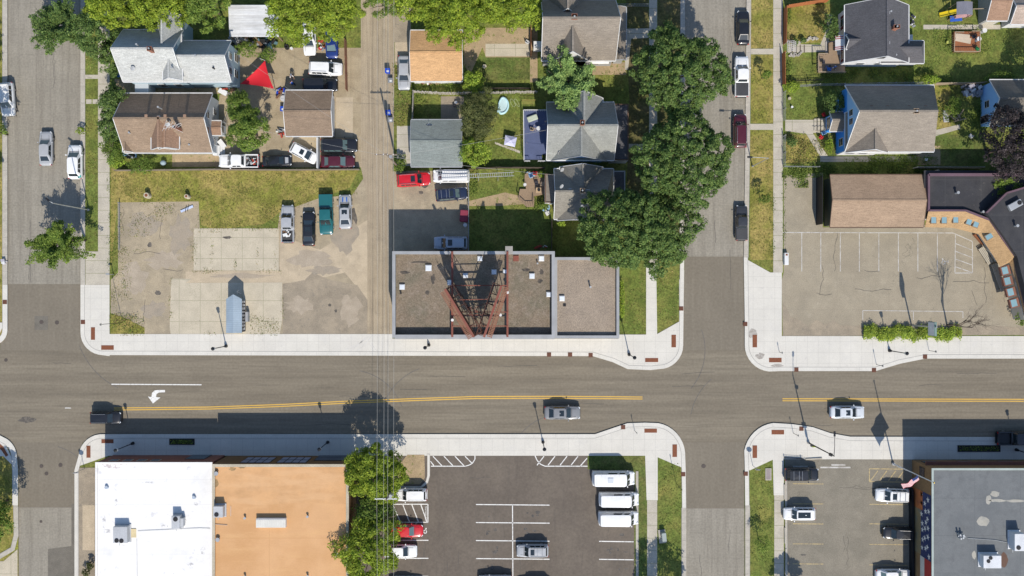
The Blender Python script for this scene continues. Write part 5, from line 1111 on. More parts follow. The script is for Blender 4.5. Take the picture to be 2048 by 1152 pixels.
m.build('mural_stars', M('mural_star_white',(.60,.60,.58),.8,fine=.1), mur)
window(h,wr,'W',.955,2.5,1.4,1.2,frame=m_black,pane=dk); 
for t_ in (.08,.3,.55): window(h,wr,'N',t_,1.2,2.0,1.8,frame=m_black,pane=dk)
m=MB(); m.box(x0+.2,x1,y1,y1+.5,3.6,3.75); m.build('canopy', m_brk, h)
for px,py,w_,d_,hh,fl in ((1985,1124,2.4,1.7,1.2,((-.55,.1,.25),(-.25,.55,.25))),(2040,1085,1.4,2.3,1.5,((-.2,-.7,.3),))): hvac(h,px,py,zd5,w_,d_,hh,fl,M('unit_white',(.58,.59,.60),.5))
x,y=W(1918,1070,zd5); m=MB(); 
for dx,dy in ((-.2,.2),(.25,.15),(-.1,-.3),(.2,-.2)): m.cyl((x+dx,y+dy,zd5),(x+dx,y+dy,zd5+.8),.12,n=8)
m.bar((x-.4,y,zd5+.5),(x+.6,y-.1,zd5+.5),.12,.1); m.build('roof_piping', m_pipe, h)
m=MB(); q=lambda px,py:(*W(px,py,zd5),zd5+.08); m.tube([q(1935,1076),q(1990,1080),q(2030,1088)],.03); m.tube([q(1955,1100),q(1955,1130)],.03); m.build('gas_line', m_pipe, h)
for k,(x,y,a,b) in enumerate(((1965,1043,13,10),(1995,1001,16,3),(1990,988,9,6),(1977,1000,5,10),(2030,1002,18,3),(2008,1120,8,14),(1948,1110,4,8))): m=MB(); m.sheet(P(blob(x,y,a,b,seed=k+19,j=.2),zd5),zd5+.006); m.build('roof_patch', M('pale_roof_patch',(.36,.34,.29),.9,(('n',2,1,1,.45,.65,(.26,.26,.24),.7),),fine=.1) if k!=5 else M('brown_roof_patch',(.12,.07,.05),.9), h)
# planters in the paving
m_soil = M('planter_soil',(.035,.035,.03),.95,(),fine=.3)
for a,b,lb in (((340,877),(390,889),'sunken planting bed in the pavement above the white roofed building'),((1914,890),(1999,903),'long sunken planting bed in the pavement above the mural building')):
    (xa,ya),(xb,yb)=W(*a),W(*b); t=thing('planting_bed',lb,'planter',((xa+xb)/2,(ya+yb)/2,.14)); m=MB()
    m.box(xa,xb,yb,yb+.06,.1,.26); m.box(xa,xb,ya-.06,ya,.1,.26); m.box(xa,xa+.06,yb,ya,.1,.26); m.box(xb-.06,xb,yb,ya,.1,.26); m.build('edging', m_black, t); m=MB(); m.box(xa+.06,xb-.06,yb+.06,ya-.06,.1,.17); m.build('soil', m_soil, t)
    g=np.random.default_rng(3); n_=260; pts=np.stack([g.uniform(xa+.2,xb-.2,n_),g.uniform(yb+.15,ya-.15,n_),.2+g.random(n_)*.2],1)-np.array([(xa+xb)/2,(ya+yb)/2,.14])
    o=leaves_mesh('foliage', pts, .16, m_weed, seed=8, parent=t)
# kiosk with pitched metal roof and notice boards
h = thing('metal_roof_kiosk','narrow kiosk with a pointed pale blue metal roof and notice boards on its side','kiosk',(*W(468,630,1),.12))
(xa,ya),(xb,yb)=W(451.5,666,2.7),W(483,598,2.7); xm=(xa+xb)/2
m_bluem=M('pale_blue_metal_roof',(.33,.40,.45),.4,(('g',40,.3,0,0,.03,(.26,.32,.37),.8),),metal=.2,fine=.05)
for s in (0,1):
    m=MB(); e=xa if s==0 else xb; v=[(e,ya,2.55),(xm,ya,2.9),(xm,yb+.65,2.9),(e,yb,2.55)]
    m.add(v+[(p[0],p[1],p[2]-.06) for p in v],[(0,1,2,3) if s==0 else (0,1,2,3),(4,7,6,5),(0,4,5,1),(1,5,6,2),(2,6,7,3),(3,7,4,0)]); m.build('roof_panel', m_bluem, h)
m=MB(); m.box(xa+.2,xb-.25,ya+.1,yb-.3,.1,2.5); wl=m.build('wall', w_cream, h)
nb=MB(); nb.box(xb-.25,xb-.18,ya+.1,yb-.3,.3,2.5); nbo=nb.build('notice_board', M('dark_board',(.03,.032,.04),.6), h)
m=MB(); r_=random.Random(2)
for k in range(9):
    y=ya+.35+k*.48
    for z in (.6,1.3,1.95): m.box(xb-.185,xb-.165,y,y+.34*r_.uniform(.7,1),z,z+.42*r_.uniform(.5,1))
m.build('posters', [m_trim], nbo)
m=MB(); m.box(xb+.0,xb+.35,ya+1.5,ya+2.9,.12,1.0); m.build('counter', m_trimg, h)
m=MB(); x,y=xm,yb+1.0; m.bar((x-.3,y-.3,.12),(x,y,1.3),.05,.05); m.bar((x+.3,y-.3,.12),(x,y,1.3),.05,.05); m.bar((x,y+.3,.12),(x,y,1.3),.05,.05); m.build('folding_easel', m_trim, h)
# dug-in steps etc of the corner building: outdoor deck and benches
for (pts,lb) in (([(1944,470),(1957,466),(1975,487),(1962,490)],'glass covered wooden hatch beside the tan skirt roof'),):
    t=thing('cellar_hatch',lb,'hatch',(*W(1960,478),.11)); m=MB(); m.prism(P(pts),.1,.5); fo=m.build('frame', m_woodr, t); m=MB(); m.prism(P([(1949,471),(1957,469),(1969,484),(1962,487)]),.5,.54); m.build('glass', m_pane, fo)
for k,(a,b,lb) in enumerate((((1957,496),(1977,527),'upper left pale slatted bench beside the tan skirt roof'),((1983,528),(2003,582),'lower pale slatted bench beside the bay windows'))):
    t=thing('slatted_bench',lb,'bench',(*W((a[0]+b[0])/2,(a[1]+b[1])/2),.11),0,'slatted benches'); A=Vector((*W(*a),.6)); B=Vector((*W(*b),.6)); d=(B-A).normalized(); n_=Vector((-d.y,d.x,0))
    m=MB()
    for j in range(4): m.bar(A+n_*(-.33+.22*j),B+n_*(-.33+.22*j),.17,.05)
    m.build('seat', M('pale_planks',(.42,.38,.30),.8,fine=.15), t)
    for f in (.1,.9): m=MB(); p=A.lerp(B,f); m.bar(p-n_*.35+Vector((0,0,-.3)),p+n_*.35+Vector((0,0,-.3)),.1,.42); m.build('leg', m_wood, t)
sh('yard', m_oldc, [(1995,525),(2012,530),(2030,600),(2014,602),(1990,540)], .13, .05)
# ---------------------------------------------------------------- trees
L_bright = leafmat('leaf_bright', (.265,.350,.042),.45,.40); L_mid = leafmat('leaf_mid', (.17,.25,.048),.42,.42); L_dark = leafmat('leaf_dark', (.115,.185,.050),.34,.55)
L_olive = leafmat('leaf_olive', (.115,.130,.045),.3,.4); L_lime = leafmat('leaf_lime', (.27,.37,.05),.4,.4); L_purp = leafmat('leaf_purple', (.050,.040,.040),.2,.5); L_blue = leafmat('leaf_bluegreen', (.22,.33,.10),.3,.4)
m_bark = M('tree_bark', (.12,.09,.07), .95, (('n',6,1,1,.5,.7,(.07,.055,.045),.7),), fine=.3)
def tree(name, label, px, py, rx, ry, h, mat, n=9000, leaf=.26, style='round', group=None, seed=1, lobes=7, gap=.0, cat='tree', base=None, up=.58, clump=.8):
    """px,py,rx,ry: crown outline in photo px; h: tree height in metres"""
    g = np.random.default_rng(seed); hc = h*.62; cx, cy = W(px, py, hc); k = (H-hc)/H/S; RX, RY = rx*k, ry*k; RZ = h*.40
    bx, by = (cx, cy) if base is None else W(*base)
    t = thing(name, label, cat, (bx, by, .1), 0, group)
    off = np.array([cx-bx, cy-by, 0])
    # crown outline radius varies with angle
    ph = g.uniform(0, 6.28, 6); am = g.uniform(.03, .11, 6)*(1.6 if style == 'spiky' else 1)
    def rad(th): return 1-.06+sum(am[i]*np.sin((i+2)*th+ph[i]) for i in range(6))*.8
    if style == 'spiky':
        nb = max(14, int(n/170)); P_ = []
        for b in range(nb):
            a = g.uniform(0, 6.28); el = g.uniform(-.1, 1.15)**1.0; L_ = g.uniform(.7, 1.12)*rad(a)
            m_ = int(n/nb); s = g.uniform(.12, 1, m_)**.75
            d = np.array([math.cos(a)*RX*math.cos(el*.9), math.sin(a)*RY*math.cos(el*.9), RZ*math.sin(el)])*L_
            p = s[:, None]*d[None, :]; p[:, 2] += hc-.25*h*.4 - (s**2)*.5
            w_ = .14+.42*(1-s)*np.minimum(1, s*4)
            side = np.array([-math.sin(a), math.cos(a), 0]); p += (g.normal(size=m_)*w_*.9)[:, None]*side; p += g.normal(size=(m_, 3))*np.array([.08, .08, .1])
            P_.append(p)
        pts = np.concatenate(P_)
        nrm = None
    else:
        r_cl = clump*min(1, min(RX, RY)/3.0); nc = max(8, int(3.8*(RX*RY)/(r_cl**2)))
        ii = np.arange(nc); th = ii*2.39996+g.uniform(0, 6.28)+g.normal(size=nc)*.12; rr = np.clip(np.sqrt((ii+.5)/nc)+g.normal(size=nc)*.05, 0, 1.02)
        rd = rad(th); X = np.cos(th)*rr*rd*(RX-r_cl*.55); Y = np.sin(th)*rr*rd*(RY-r_cl*.55)
        zz = np.sqrt(np.clip(1-rr**2*.93, 0, 1))*RZ*g.uniform(.62, 1.05, nc)
        zz = np.where(g.random(nc) < .16, -zz*.4, zz)
        keep = g.random(nc) > gap
        X, Y, zz = X[keep], Y[keep], zz[keep]; nc = len(X); cr = r_cl*g.uniform(.55, 1.15, nc)
        j = g.integers(0, nc, n); d = g.normal(size=(n, 3)); d /= np.linalg.norm(d, axis=1)[:, None]; d[:, 2] = np.where(g.random(n) < .8, np.abs(d[:, 2]), d[:, 2])
        q = g.uniform(.55, 1.08, n)[:, None]
        pts = np.stack([X[j], Y[j], zz[j]], 1)+d*q*cr[j][:, None]*np.array([1, 1, .75]); pts[:, 2] += hc
        nrm = d
    pts = pts+off
    leaves_mesh('crown', pts, leaf, mat, up=up, seed=seed, parent=t, nrm=nrm)
    m = MB(); tr = max(.07, h*.022); top = (off[0]*.6, off[1]*.6, hc*.95)
    m.tube([(0,0,-.1),(off[0]*.15,off[1]*.15,hc*.45),top], [tr, tr*.8, tr*.45], 8)
    for b in range(lobes):
        a = 2*math.pi*b/lobes+g.uniform(-.3, .3); s = g.uniform(.35, .6)
        p0 = Vector((off[0]*s, off[1]*s, hc*s*1.2)); p2 = Vector((off[0]+math.cos(a)*RX*.75, off[1]+math.sin(a)*RY*.75, hc+RZ*.25)); p1 = p0.lerp(p2, .5)+Vector((0, 0, .3))
        m.tube([p0, p1, p2], [tr*.5, tr*.3, tr*.08], 6)
    m.build('trunk', m_bark, t, smooth=True, local=True)
    return t
def shrub(name, label, px, py, rx, ry, h, mat, n=1400, leaf=.17, group=None, seed=1, cat='shrub', **k):
    return tree(name, label, px, py, rx, ry, h, mat, n, leaf, 'round', group, seed, 4, cat=cat, clump=.6, **k)
g_t = 'street and garden trees'
def TT(label, *a, **k): return tree('leafy_tree', label, *a, group=g_t, **k)
TT('dark feathery tree leaning over the top of the west street',120,50,62,52,9,L_dark,n=20000,leaf=.25,style='spiky',seed=11,base=(185,60))
TT('dark tree between the street tree and the pale grey house',195,70,40,60,8,L_dark,n=8000,leaf=.22,seed=12)
TT('bright green tree at the top left corner of the pale grey house',228,6,58,58,9,L_bright,n=11000,leaf=.28,seed=13)
TT('bright green tree over the north slope of the pale grey house',322,8,68,58,10,L_bright,n=13000,leaf=.28,seed=14)
TT('bright green tree left of the white metal shed roof',415,5,50,66,9.5,L_mid,n=9000,leaf=.27,seed=15)
TT('large yellow green tree over the cars at the top of the alley',592,18,66,80,10,L_bright,n=14000,leaf=.28,seed=16)
TT('yellow green tree touching the alley right of the large one',674,24,54,64,9,L_bright,n=10000,leaf=.28,seed=17)
TT('small light tree at the top of the alley wires',766,4,42,38,7,L_mid,n=4500,leaf=.24,seed=18,gap=.35)
TT('green tree behind the orange roofed garage, leftmost of the top row',830,2,60,52,9,L_bright,n=9000,leaf=.27,seed=19)
TT('large green tree hanging over the orange roofed garage',912,32,72,76,10,L_bright,n=15000,leaf=.26,seed=20)
TT('bright green tree at the top left of the brick chimney house',1015,10,80,58,10,L_bright,n=14000,leaf=.26,seed=21)
TT('huge dark green street tree, upper one of the side street row',1358,148,96,96,13,L_dark,n=36000,leaf=.27,seed=22,clump=.62)
TT('huge dark green street tree, middle one of the side street row',1362,322,106,100,13,L_dark,n=38000,leaf=.27,seed=23,clump=.62)
TT('huge dark green street tree beside the pinkish flat roof',1244,458,94,92,13,L_dark,n=30000,leaf=.27,seed=24,clump=.62)
TT('dark green street tree at the end of the paved lot path',1318,462,76,92,11,L_dark,n=22000,leaf=.27,seed=25,clump=.62)
TT('pale feathery green tree between the two grey houses',1137,160,60,62,11,L_blue,n=19000,leaf=.27,style='spiky',seed=26)
TT('leafy tree in the yard between the brown house and the brown garage',498,262,46,48,6.5,L_mid,n=9000,leaf=.24,style='round',seed=27,gap=.2)
TT('smaller leafy tree above it between the red shade sail and the garage',482,215,30,34,5.5,L_mid,n=4000,leaf=.22,seed=28,gap=.25)
TT('dark olive tree between the grey garage and the kiddie pool',957,232,42,56,6.5,L_olive,n=10000,leaf=.19,seed=29)
TT('small lime green tree at the lower right of the grey garage',950,306,33,34,5,L_lime,n=3600,leaf=.25,seed=30,gap=.2)
TT('small lime green tree at the corner of the orange roofed garage',947,166,25,26,4.5,L_lime,n=1900,leaf=.24,seed=31,gap=.25)
TT('spiky green tree standing over the west street',112,490,58,54,9,L_mid,n=15000,leaf=.24,style='spiky',seed=32,base=(172,480))
TT('bright green tree right of the orange roofed building, upper one',752,945,68,62,8,L_bright,n=15000,leaf=.27,seed=33)
TT('bright green tree right of the orange roofed building, lower one',742,1096,66,80,9,L_bright,n=15000,leaf=.27,seed=34)
TT('dark leaved tree linking the two bright trees by the alley wires',752,1022,46,44,7,L_mid,n=5000,leaf=.25,seed=35)
TT('round green tree cut by the left edge below the road',-8,1035,42,60,7,L_mid,n=8000,leaf=.24,seed=36,base=(16,1000))
TT('green tree cut by the left edge beside the grey car',-22,258,40,42,7,L_mid,n=5000,leaf=.24,seed=37)
TT('dark purple leaved tree at the right edge',2022,292,68,82,10,L_purp,n=16000,leaf=.24,seed=38)
TT('green tree under the purple one by the black roof',2020,372,48,28,6,L_mid,n=4500,leaf=.22,style='spiky',seed=39)
TT('dark shrubby tree along the old sidewalk, upper one',228,118,28,40,5,L_dark,n=4500,leaf=.2,seed=40)
TT('dark bushy tree left of the brown house, upper one',232,206,30,36,5.5,L_dark,n=5500,leaf=.2,seed=41)
TT('dark bushy tree left of the brown house, lower one',225,252,26,34,5,L_dark,n=4500,leaf=.2,seed=42)
TT('feathery shrub tree at the lower left corner of the brown house',222,300,30,26,3.6,L_mid,n=3600,leaf=.17,style='spiky',seed=43)
TT('dark garden tree beside the blue house porch',1668,205,26,30,3.5,L_dark,n=3000,leaf=.17,seed=44)
TT('dark tree in the shade left of the charcoal house',1658,55,20,28,3.2,L_dark,n=2400,leaf=.17,seed=45)
for lb,a in (('sapling on the right boulevard casting a lollipop shadow',(1531,151,12,9,3)),('young tree on the right boulevard above the black pickup',(1528,398,14,11,3)),('young tree on the grass strip left of the grey lot',(1524,1085,18,18,3))):
    tree('sapling', lb, *a, L_mid, n=700, leaf=.16, style='round', seed=a[0], cat='sapling', group='young boulevard trees', lobes=3, gap=.1)
# trees outside the frame whose shadows fall into it
for lb,a in (('street tree standing left of the frame',(-60,400,40,40,8)),('street tree at the top left out of frame',(-60,150,40,60,9)),('street tree below the frame on the side street lawn',(1352,1262,60,70,9)),('tree below the frame at the grey lot',(1610,1235,32,26,7)),('tree at the right edge of the back gardens',(2160,250,60,60,9)),('tree behind the brown shed outside the frame',(2130,200,60,60,10))):
    if a[0] in (2160,): continue
    TT(lb, *a, L_mid, n=6000, leaf=.3, seed=abs(a[0]), lobes=5)
def SS(label,*a,**k): return shrub('garden_shrub',label,*a,group='shrubs',**k)
SS('rounded shrub on the lawn below the brown house',284,332,32,18,2.2,L_mid,n=3400,leaf=.13,seed=50)
SS('bright shrub at the bottom left corner of the brown house yard',236,325,18,12,1.6,L_lime,n=1200,seed=51)
SS('feathery shrub right of the pale grey house, left one',494,100,24,18,2.6,L_mid,n=1800,leaf=.15,seed=52)
SS('feathery shrub behind the red shade sail, right one',536,112,20,16,2.4,L_mid,n=1500,leaf=.15,seed=53)
SS('small light green bush at the old west kerb',163,262,10,9,1.2,L_lime,n=350,seed=54)
SS('lime green bush at the end of the brown board fence',1582,174,20,12,1.4,L_lime,n=1300,seed=55)
SS('dark bush on the lawn right of the board fence',1590,85,7,9,1,L_dark,n=350,seed=56)
SS('small round bush on the lawn above the stone wall',1606,81,7,6,.9,L_dark,n=300,seed=57)
SS('bush in the wild front garden of the blue house',1582,284,12,12,1.1,L_dark,n=700,seed=58)
SS('light bush at the wall of the blue house',1657,292,10,16,1.3,L_lime,n=700,seed=59)
SS('bush at the foot of the utility pole beside the red car',800,330,12,16,2,L_mid,n=900,seed=60)
SS('light shrub below the small dark house',1122,448,9,7,1.4,L_lime,n=400,seed=61)
SS('green shrub between the wooden deck and the small dark house',1087,412,12,9,1.4,L_mid,n=600,seed=62)
SS('light green shrub in the back garden behind the charcoal house',1858,160,22,11,1.8,L_lime,n=1300,seed=63)
SS('bushy green shrub left of the light blue house top corner',1997,155,34,12,2,L_mid,n=2200,seed=64)
SS('green bush at the right edge beside the tan lot',2042,632,14,22,2,L_mid,n=1200,seed=65)
SS('dark shrub beside the overturned junk near the light blue house',1905,215,18,22,1.8,L_mid,n=1500,seed=66)
SS('shrub at the bottom left by the white roofed building, upper one',182,1130,8,9,1.2,L_olive,n=400,seed=67)
SS('shrub at the bottom left by the white roofed building, lower one',173,1144,9,9,1.2,L_olive,n=400,seed=68)
SS('low shrub at the rear of the work van garden',1085,350,10,8,1.3,L_lime,n=400,seed=69)
SS('small shrub under the house name corner of the top right gardens',1815,158,10,8,1.4,L_mid,n=400,seed=70)
SS('yellow green creeper along the wall of the annex',1244,600,6,45,1.0,L_lime,n=900,seed=71)
# hedge along the tan lot
hx0,hy1 = W(1730,655,1); hx1,hy0 = W(1925,678,1); g=np.random.default_rng(77); n_=9000
u=g.random(n_); v=g.random(n_); gp=np.sin(u*31)+np.sin(u*77+1)+g.normal(size=n_)*.6; kk=gp>-1.35; u=u[kk]; v=v[kk]; n_=len(u); zz=.15+1.1*g.random(n_)**.5*(1-.3*np.abs(v-.5)*2)*(.75+.25*np.sin(u*17)*np.sin(u*29))
pts=np.stack([hx0+(hx1-hx0)*u, hy0+(hy1-hy0)*(v+.16*np.sin(u*21)+.1*np.sin(u*53+2)+g.normal(size=n_)*.10), zz],1)
org=((hx0+hx1)/2,(hy0+hy1)/2,.1); t=thing('hedge','long irregular green hedge between the tan lot and the pavement','hedge',org)
leaves_mesh('foliage', pts-np.array(org), .2, leafmat('leaf_hedge',(.27,.36,.05)), seed=78, parent=t)
m=MB()
for k in range(14): x=hx0+(hx1-hx0)*(k+.5)/14; m.tube([(x,(hy0+hy1)/2,.1),(x+.1,(hy0+hy1)/2+.1,.8)],[.04,.02])
m.build('stems', m_bark, t)
# bare trees
def bare(label, base, h, spread, seed, n0=9, lean=(0,0)):
    r_=random.Random(seed); x,y=W(*base); t=thing('bare_tree',label,'tree',(x,y,.1),0,'leafless trees'); tr=MB(); br=MB()
    def grow(p, d, L_, r, depth):
        q = p+d*L_; mid=(p+q)/2+Vector((r_.uniform(-.06,.06),r_.uniform(-.06,.06),0))*L_
        (tr if depth==0 else br).tube([p,mid,q],[r,r*.85,r*.65],5)
        if depth>=5: return
        for k in range(3 if depth<4 else 2):
            e=(d+Vector((r_.uniform(-1,1),r_.uniform(-1,1),r_.uniform(-.2,.5)))*spread).normalized(); grow(p.lerp(q,r_.uniform(.6,1)), e, L_*r_.uniform(.6,.82), r*.55, depth+1)
    grow(Vector((0,0,0)),Vector((lean[0],lean[1],1)).normalized(),h*.3,h*.011,0)
    tr.build('trunk', m_bark, t, local=True); br.build('branches', m_bark, t, local=True)
bare('leafless tree rising from the right end of the hedge',(1893,650),12,.62,5)
bare('leafless shrub between the two bright trees by the orange roof',(716,1042),5,.8,7)
bare('bare thorny tree beside the overturned junk in the top right garden',(1922,180),2.6,.9,9)
# ---------------------------------------------------------------- street furniture
m_lamp = M('lamp_dark_metal',(.02,.022,.026),.45,(),fine=.05,metal=.3); m_galv = M('galvanised_pole',(.42,.43,.43),.4,(),metal=.5,fine=.05); m_globe = M('lamp_glass',(.6,.62,.62),.2,(),fine=0); m_polew = M('utility_pole_wood',(.20,.16,.12),.9,fine=.25)
def lamp(label, px, py, h=5.5):
    x,y=W(px,py); t=thing('street_lamp',label,'street lamp',(x,y,.145),0,'dark globe street lamps')
    m=MB(); m.cyl((0,0,0),(0,0,.5),.24,.17,12); m.cyl((0,0,.5),(0,0,.62),.13,n=10); m.build('base', m_lamp, t, local=True)
    m=MB(); m.cyl((0,0,.5),(0,0,h-.6),.075,.055,8); m.build('pole', m_lamp, t, local=True)
    m=MB(); m.cyl((0,0,h-.65),(0,0,h-.5),.1,.2,10); m.build('collar', m_lamp, t, local=True); m=MB(); m.cyl((0,0,h-.05),(0,0,h+.12),.26,.04,12); a=m.build('lamp_head', m_lamp, t, local=True)
    m=MB(); m.cyl((0,0,h-.5),(0,0,h-.05),.19,.22,12); m.build('lamp_glass', m_globe, a, local=True)
for x,y,l in ((453,692,'black globe street lamp beside the metal roofed kiosk'),(858,690,'black globe street lamp under the west part of the flat roofed shop'),(1258,709,'black globe street lamp at the corner right of the annex'),(1778,701,'black globe street lamp below the long hedge'),(1086,884,'black globe street lamp on the pavement above the striped lot'),(656,884,'black globe street lamp in front of the orange roofed building'),(267,886,'black globe street lamp in front of the white roofed building'),(2031,899,'black globe street lamp beside the black pickup in building shade')): lamp(l,x,y)
def cobra(label, px, py, h, dx, dy, r=.11, name='tall_street_light', extra=None):
    x,y=W(px,py); t=thing(name,label,'street light',(x,y,.14)); m=MB(); m.cyl((0,0,0),(0,0,.35),r*1.8,n=10); m.build('base', m_galv, t, local=True)
    m=MB(); m.cyl((0,0,.3),(0,0,h),r,r*.6,10); m.build('pole', m_lamp if extra else m_galv, t, local=True)
    m=MB(); m.tube([(0,0,h-.1),(dx*.5,dy*.5,h+.15),(dx,dy,h+.15)],[.05,.04,.035]); m.build('arm', m_lamp if extra else m_galv, t, local=True)
    m=MB(); d=Vector((dx,dy,0)).normalized(); m.bar(Vector((dx,dy,h+.12))-d*.1,Vector((dx,dy,h+.12))+d*.6,.26,.13); m.build('lamp_head', m_lamp, t, local=True, bevel=.04); return t
t=cobra('tall street light with a yellow sign at the lower right crossing',1616,885,9.8,0,2.7,extra=1)
m=MB(); m.cb(.0,-.1,2.6,.62,.04,.62); m.build('yellow_sign', M('fluorescent_yellow',(.62,.75,.05),.5,fine=0), t, local=True)
m=MB(); m.cyl((.0,-.05,8.1),(.35,-.2,8.1),.22,n=10); m.build('banner_bracket', m_lamp, t, local=True); m=MB(); m.cb(0,-.12,1.5,.25,.35,.8); m.build('control_box', m_lamp, t, local=True)
cobra('slim street light with a long arm on the right boulevard',1504,333,7.8,-2.3,.1,r=.07); cobra('curved street light over the west street behind the spiky tree',179,420,9.6,-.4,.3,r=.09)
# flagpole
x,y=W(1785,927); t=thing('flagpole','tall pale flagpole with a United States flag in front of the mural building','flagpole',(x,y,.14)); m=MB(); m.cyl((0,0,0),(0,0,.3),.22,n=12); m.build('base', m_galv, t, local=True)
m=MB(); m.cyl((0,0,.2),(0,0,11.8),.10,.055,10); m.build('pole', m_trim, t, local=True); m=MB(); m.sph((0,0,11.9),.12); m.build('finial', M('gold_ball',(.6,.42,.12),.3,metal=.8,fine=0), t, local=True, smooth=True)
fr = M('flag_red',(.36,.03,.05),.8,fine=.05); fw=M('flag_white',(.6,.57,.57),.8,fine=.05); fb=M('flag_blue',(.02,.035,.13),.8,fine=.05)
m=MB(); nx,nz=20,26; FL,FH=2.6,1.6; vs=[]; d=Vector((-.72,-.69,0)).normalized(); e=Vector((-d.y,d.x,0))
for i in range(nx+1):
    for j in range(nz+1):
        u=i/nx*FL; v=j/nz*FH; dr=.42*(u/FL)**1.3; off=.16*math.sin(u*4.2+v*.9)*(u/FL)+.8*v; p=d*(u*.86)+e*(off)+Vector((0,0,7.4-v*.86-dr*u)); vs.append(tuple(p))
base_n=0; m.v=vs
for i in range(nx):
    for j in range(nz):
        m.f.append((i*(nz+1)+j,(i+1)*(nz+1)+j,(i+1)*(nz+1)+j+1,i*(nz+1)+j+1)); st=j//2; m.mi.append(2 if (i<8 and st<7) else (0 if st%2==0 else 1))
fl=m.build('flag',[fr,fw,fb],t,local=True); s_=fl.modifiers.new('s','SOLIDIFY'); s_.thickness=.01
ms=MB()
for a in range(6):
    for b in range(5):
        i=1+a*1.15; j=1.5+b*2.6; p=Vector(vs[int(i)*(nz+1)+int(j)])
        for sgn in (1,): ms.add([p+e*.012*sgn+d*.035*math.cos(q*1.2566)+Vector((0,0,.035*math.sin(q*1.2566))) for q in range(5)],[(0,1,2,3,4)])
ms.build('flag_stars',fw,fl,local=True)
# stop signs and posts
m_red = M('stop_red',(.45,.01,.015),.5,fine=0)
def stopsign(label,px,py,face=-1,h=2.75):
    x,y=W(px,py); t=thing('stop_sign',label,'stop sign',(x,y,.145),0,'stop signs at the main road'); m=MB(); m.cyl((0,0,0),(0,0,h),.035,n=8); m.build('post', m_galv, t, local=True)
    o8=lambda r,z0: [(r*math.cos(R(22.5+45*i)),r*math.sin(R(22.5+45*i))) for i in range(8)]
    a=MB(); p=o8(.40,0); a.add([(q[0],face*.045,h+q[1]-.3) for q in p]+[(q[0],face*.06,h+q[1]-.3) for q in p],[tuple(range(8)),tuple(range(15,7,-1))]+[(i,(i+1)%8,8+(i+1)%8,8+i) for i in range(8)]); pl=a.build('plate', fw, t, local=True)
    a=MB(); p=o8(.37,0); a.add([(q[0],face*.063,h+q[1]-.3) for q in p],[tuple(range(8)) if face<0 else tuple(range(7,-1,-1))]); a.build('red_face', m_red, pl, local=True)
    tx=text_mb('STOP',.27,fw,'lettering',pl,(0,face*.068,h-.3),(R(90),0,0 if face<0 else R(180)))
stopsign('stop sign at the corner left of the white roofed building',170,937); stopsign('stop sign at the corner with the concrete box, lower right crossing',1505,931)
def signpost(label,px,py,h,lean=0,panel=(.3,.45),col=None,group='thin sign posts'):
    x,y=W(px,py); t=thing('sign_post',label,'sign post',(x,y,.145),0,group); m=MB(); m.cyl((0,0,0),(0,0,h),.035,n=7); m.build('post', m_lamp, t, local=True); m=MB(); m.cb(.045,0,h-panel[1]/2,.02,panel[0],panel[1]); m.build('sign_panel', col or m_galv, t, local=True)
for a in (('sign post in the weedy corner plot, tallest of the thin posts',246,645,6.8),('sign post at the grass corner right of the vans',1352,966,4.2),('sign post where the upper right kerb curves back',1752,729,2.2),('sign post below the hedge by the box sign',1857,701,2.1),('sign post on the bump out above the white vans',1269,861,2.2),('sign post on the bump out left of the tall street light',1586,866,2.2),('sign post in the island grass at the left edge',4,940,3.0,),('sign post near the shop lamp at the lower right crossing',1558,722-18,1.4)): signpost(*a)
x,y=W(228,549); t=thing('metal_post_lamp','short shiny post at the left edge of the dirt lot','post',(x,y,.11)); m=MB(); m.cyl((0,0,0),(0,0,1.5),.06,n=8); m.build('post', m_galv, t, local=True); m=MB(); m.cb(-.15,.05,1.5,.5,.2,.12); m.build('lamp_head', m_galv, t, local=True)
# box sign on a pole by the hedge
x,y=W(1822,650); t=thing('pole_sign','tall pole sign with two narrow green grey panels above the hedge','sign',(x,y,.1)); m=MB(); m.cyl((0,0,0),(0,0,7.3),.11,.09,10); m.build('pole', m_galv, t, local=True)
m=MB(); m.cb(0,-.25,6.1,.34,1.9,1.8); b=m.build('sign_box', M('green_grey_sign',(.17,.24,.21),.5,fine=.1), t, local=True, bevel=.03); 
for s in (-1,1): m=MB(); m.cb(s*.18,-.25,6.1,.03,1.75,1.6); m.build('sign_face', m_trim, b, local=True)
# utility poles and wires
XW = [W(px,1000,10.6)[0] for px in (754.5,768,776,787.5)]
poles=[(790,333),(793,960)]; zc=10.9
for k,(px,py) in enumerate(poles):
    x,y=W(px,py); x=XW[0]*.5+XW[3]*.5+ (0.2 if k else 0.2); t=thing('utility_pole',('wooden utility pole with crossarm beside the red car','wooden utility pole with crossarm among the bright lower trees')[k],'utility pole',(x,y,.1),0,'utility poles along the alley')
    m=MB(); m.cyl((0,0,-.2),(0,0,11.4),.16,.11,10); m.build('pole', m_polew, t, local=True); m=MB(); m.cb(-.1,0,10.8,2.9,.12,.14); a=m.build('crossarm', m_polew if k==0 else m_trim, t, local=True)
    for xx in XW: m=MB(); m.cyl((xx-x,0,10.85),(xx-x,0,11.05),.05,.07,7); m.build('insulator', m_trim, a, local=True)
    m=MB(); m.cyl((.28,0,8.6),(.28,0,9.5),.24,n=12); m.build('transformer', m_galv, t, local=True)
def wire(name,label,p,q,sag=.4,r=.014,n=12,group='overhead wires'):
    p=Vector(p); q=Vector(q); m=MB(); pts=[p.lerp(q,i/n)-Vector((0,0,sag*4*(i/n)*(1-i/n))) for i in range(n+1)]; m.tube(pts,r,5); return mesh_thing(m,name,label,'wire',M('wire_grey',(.36,.35,.32),.5,fine=0),group,org=tuple(p))
ya=W(0,333)[1]; yb=W(0,960)[1]
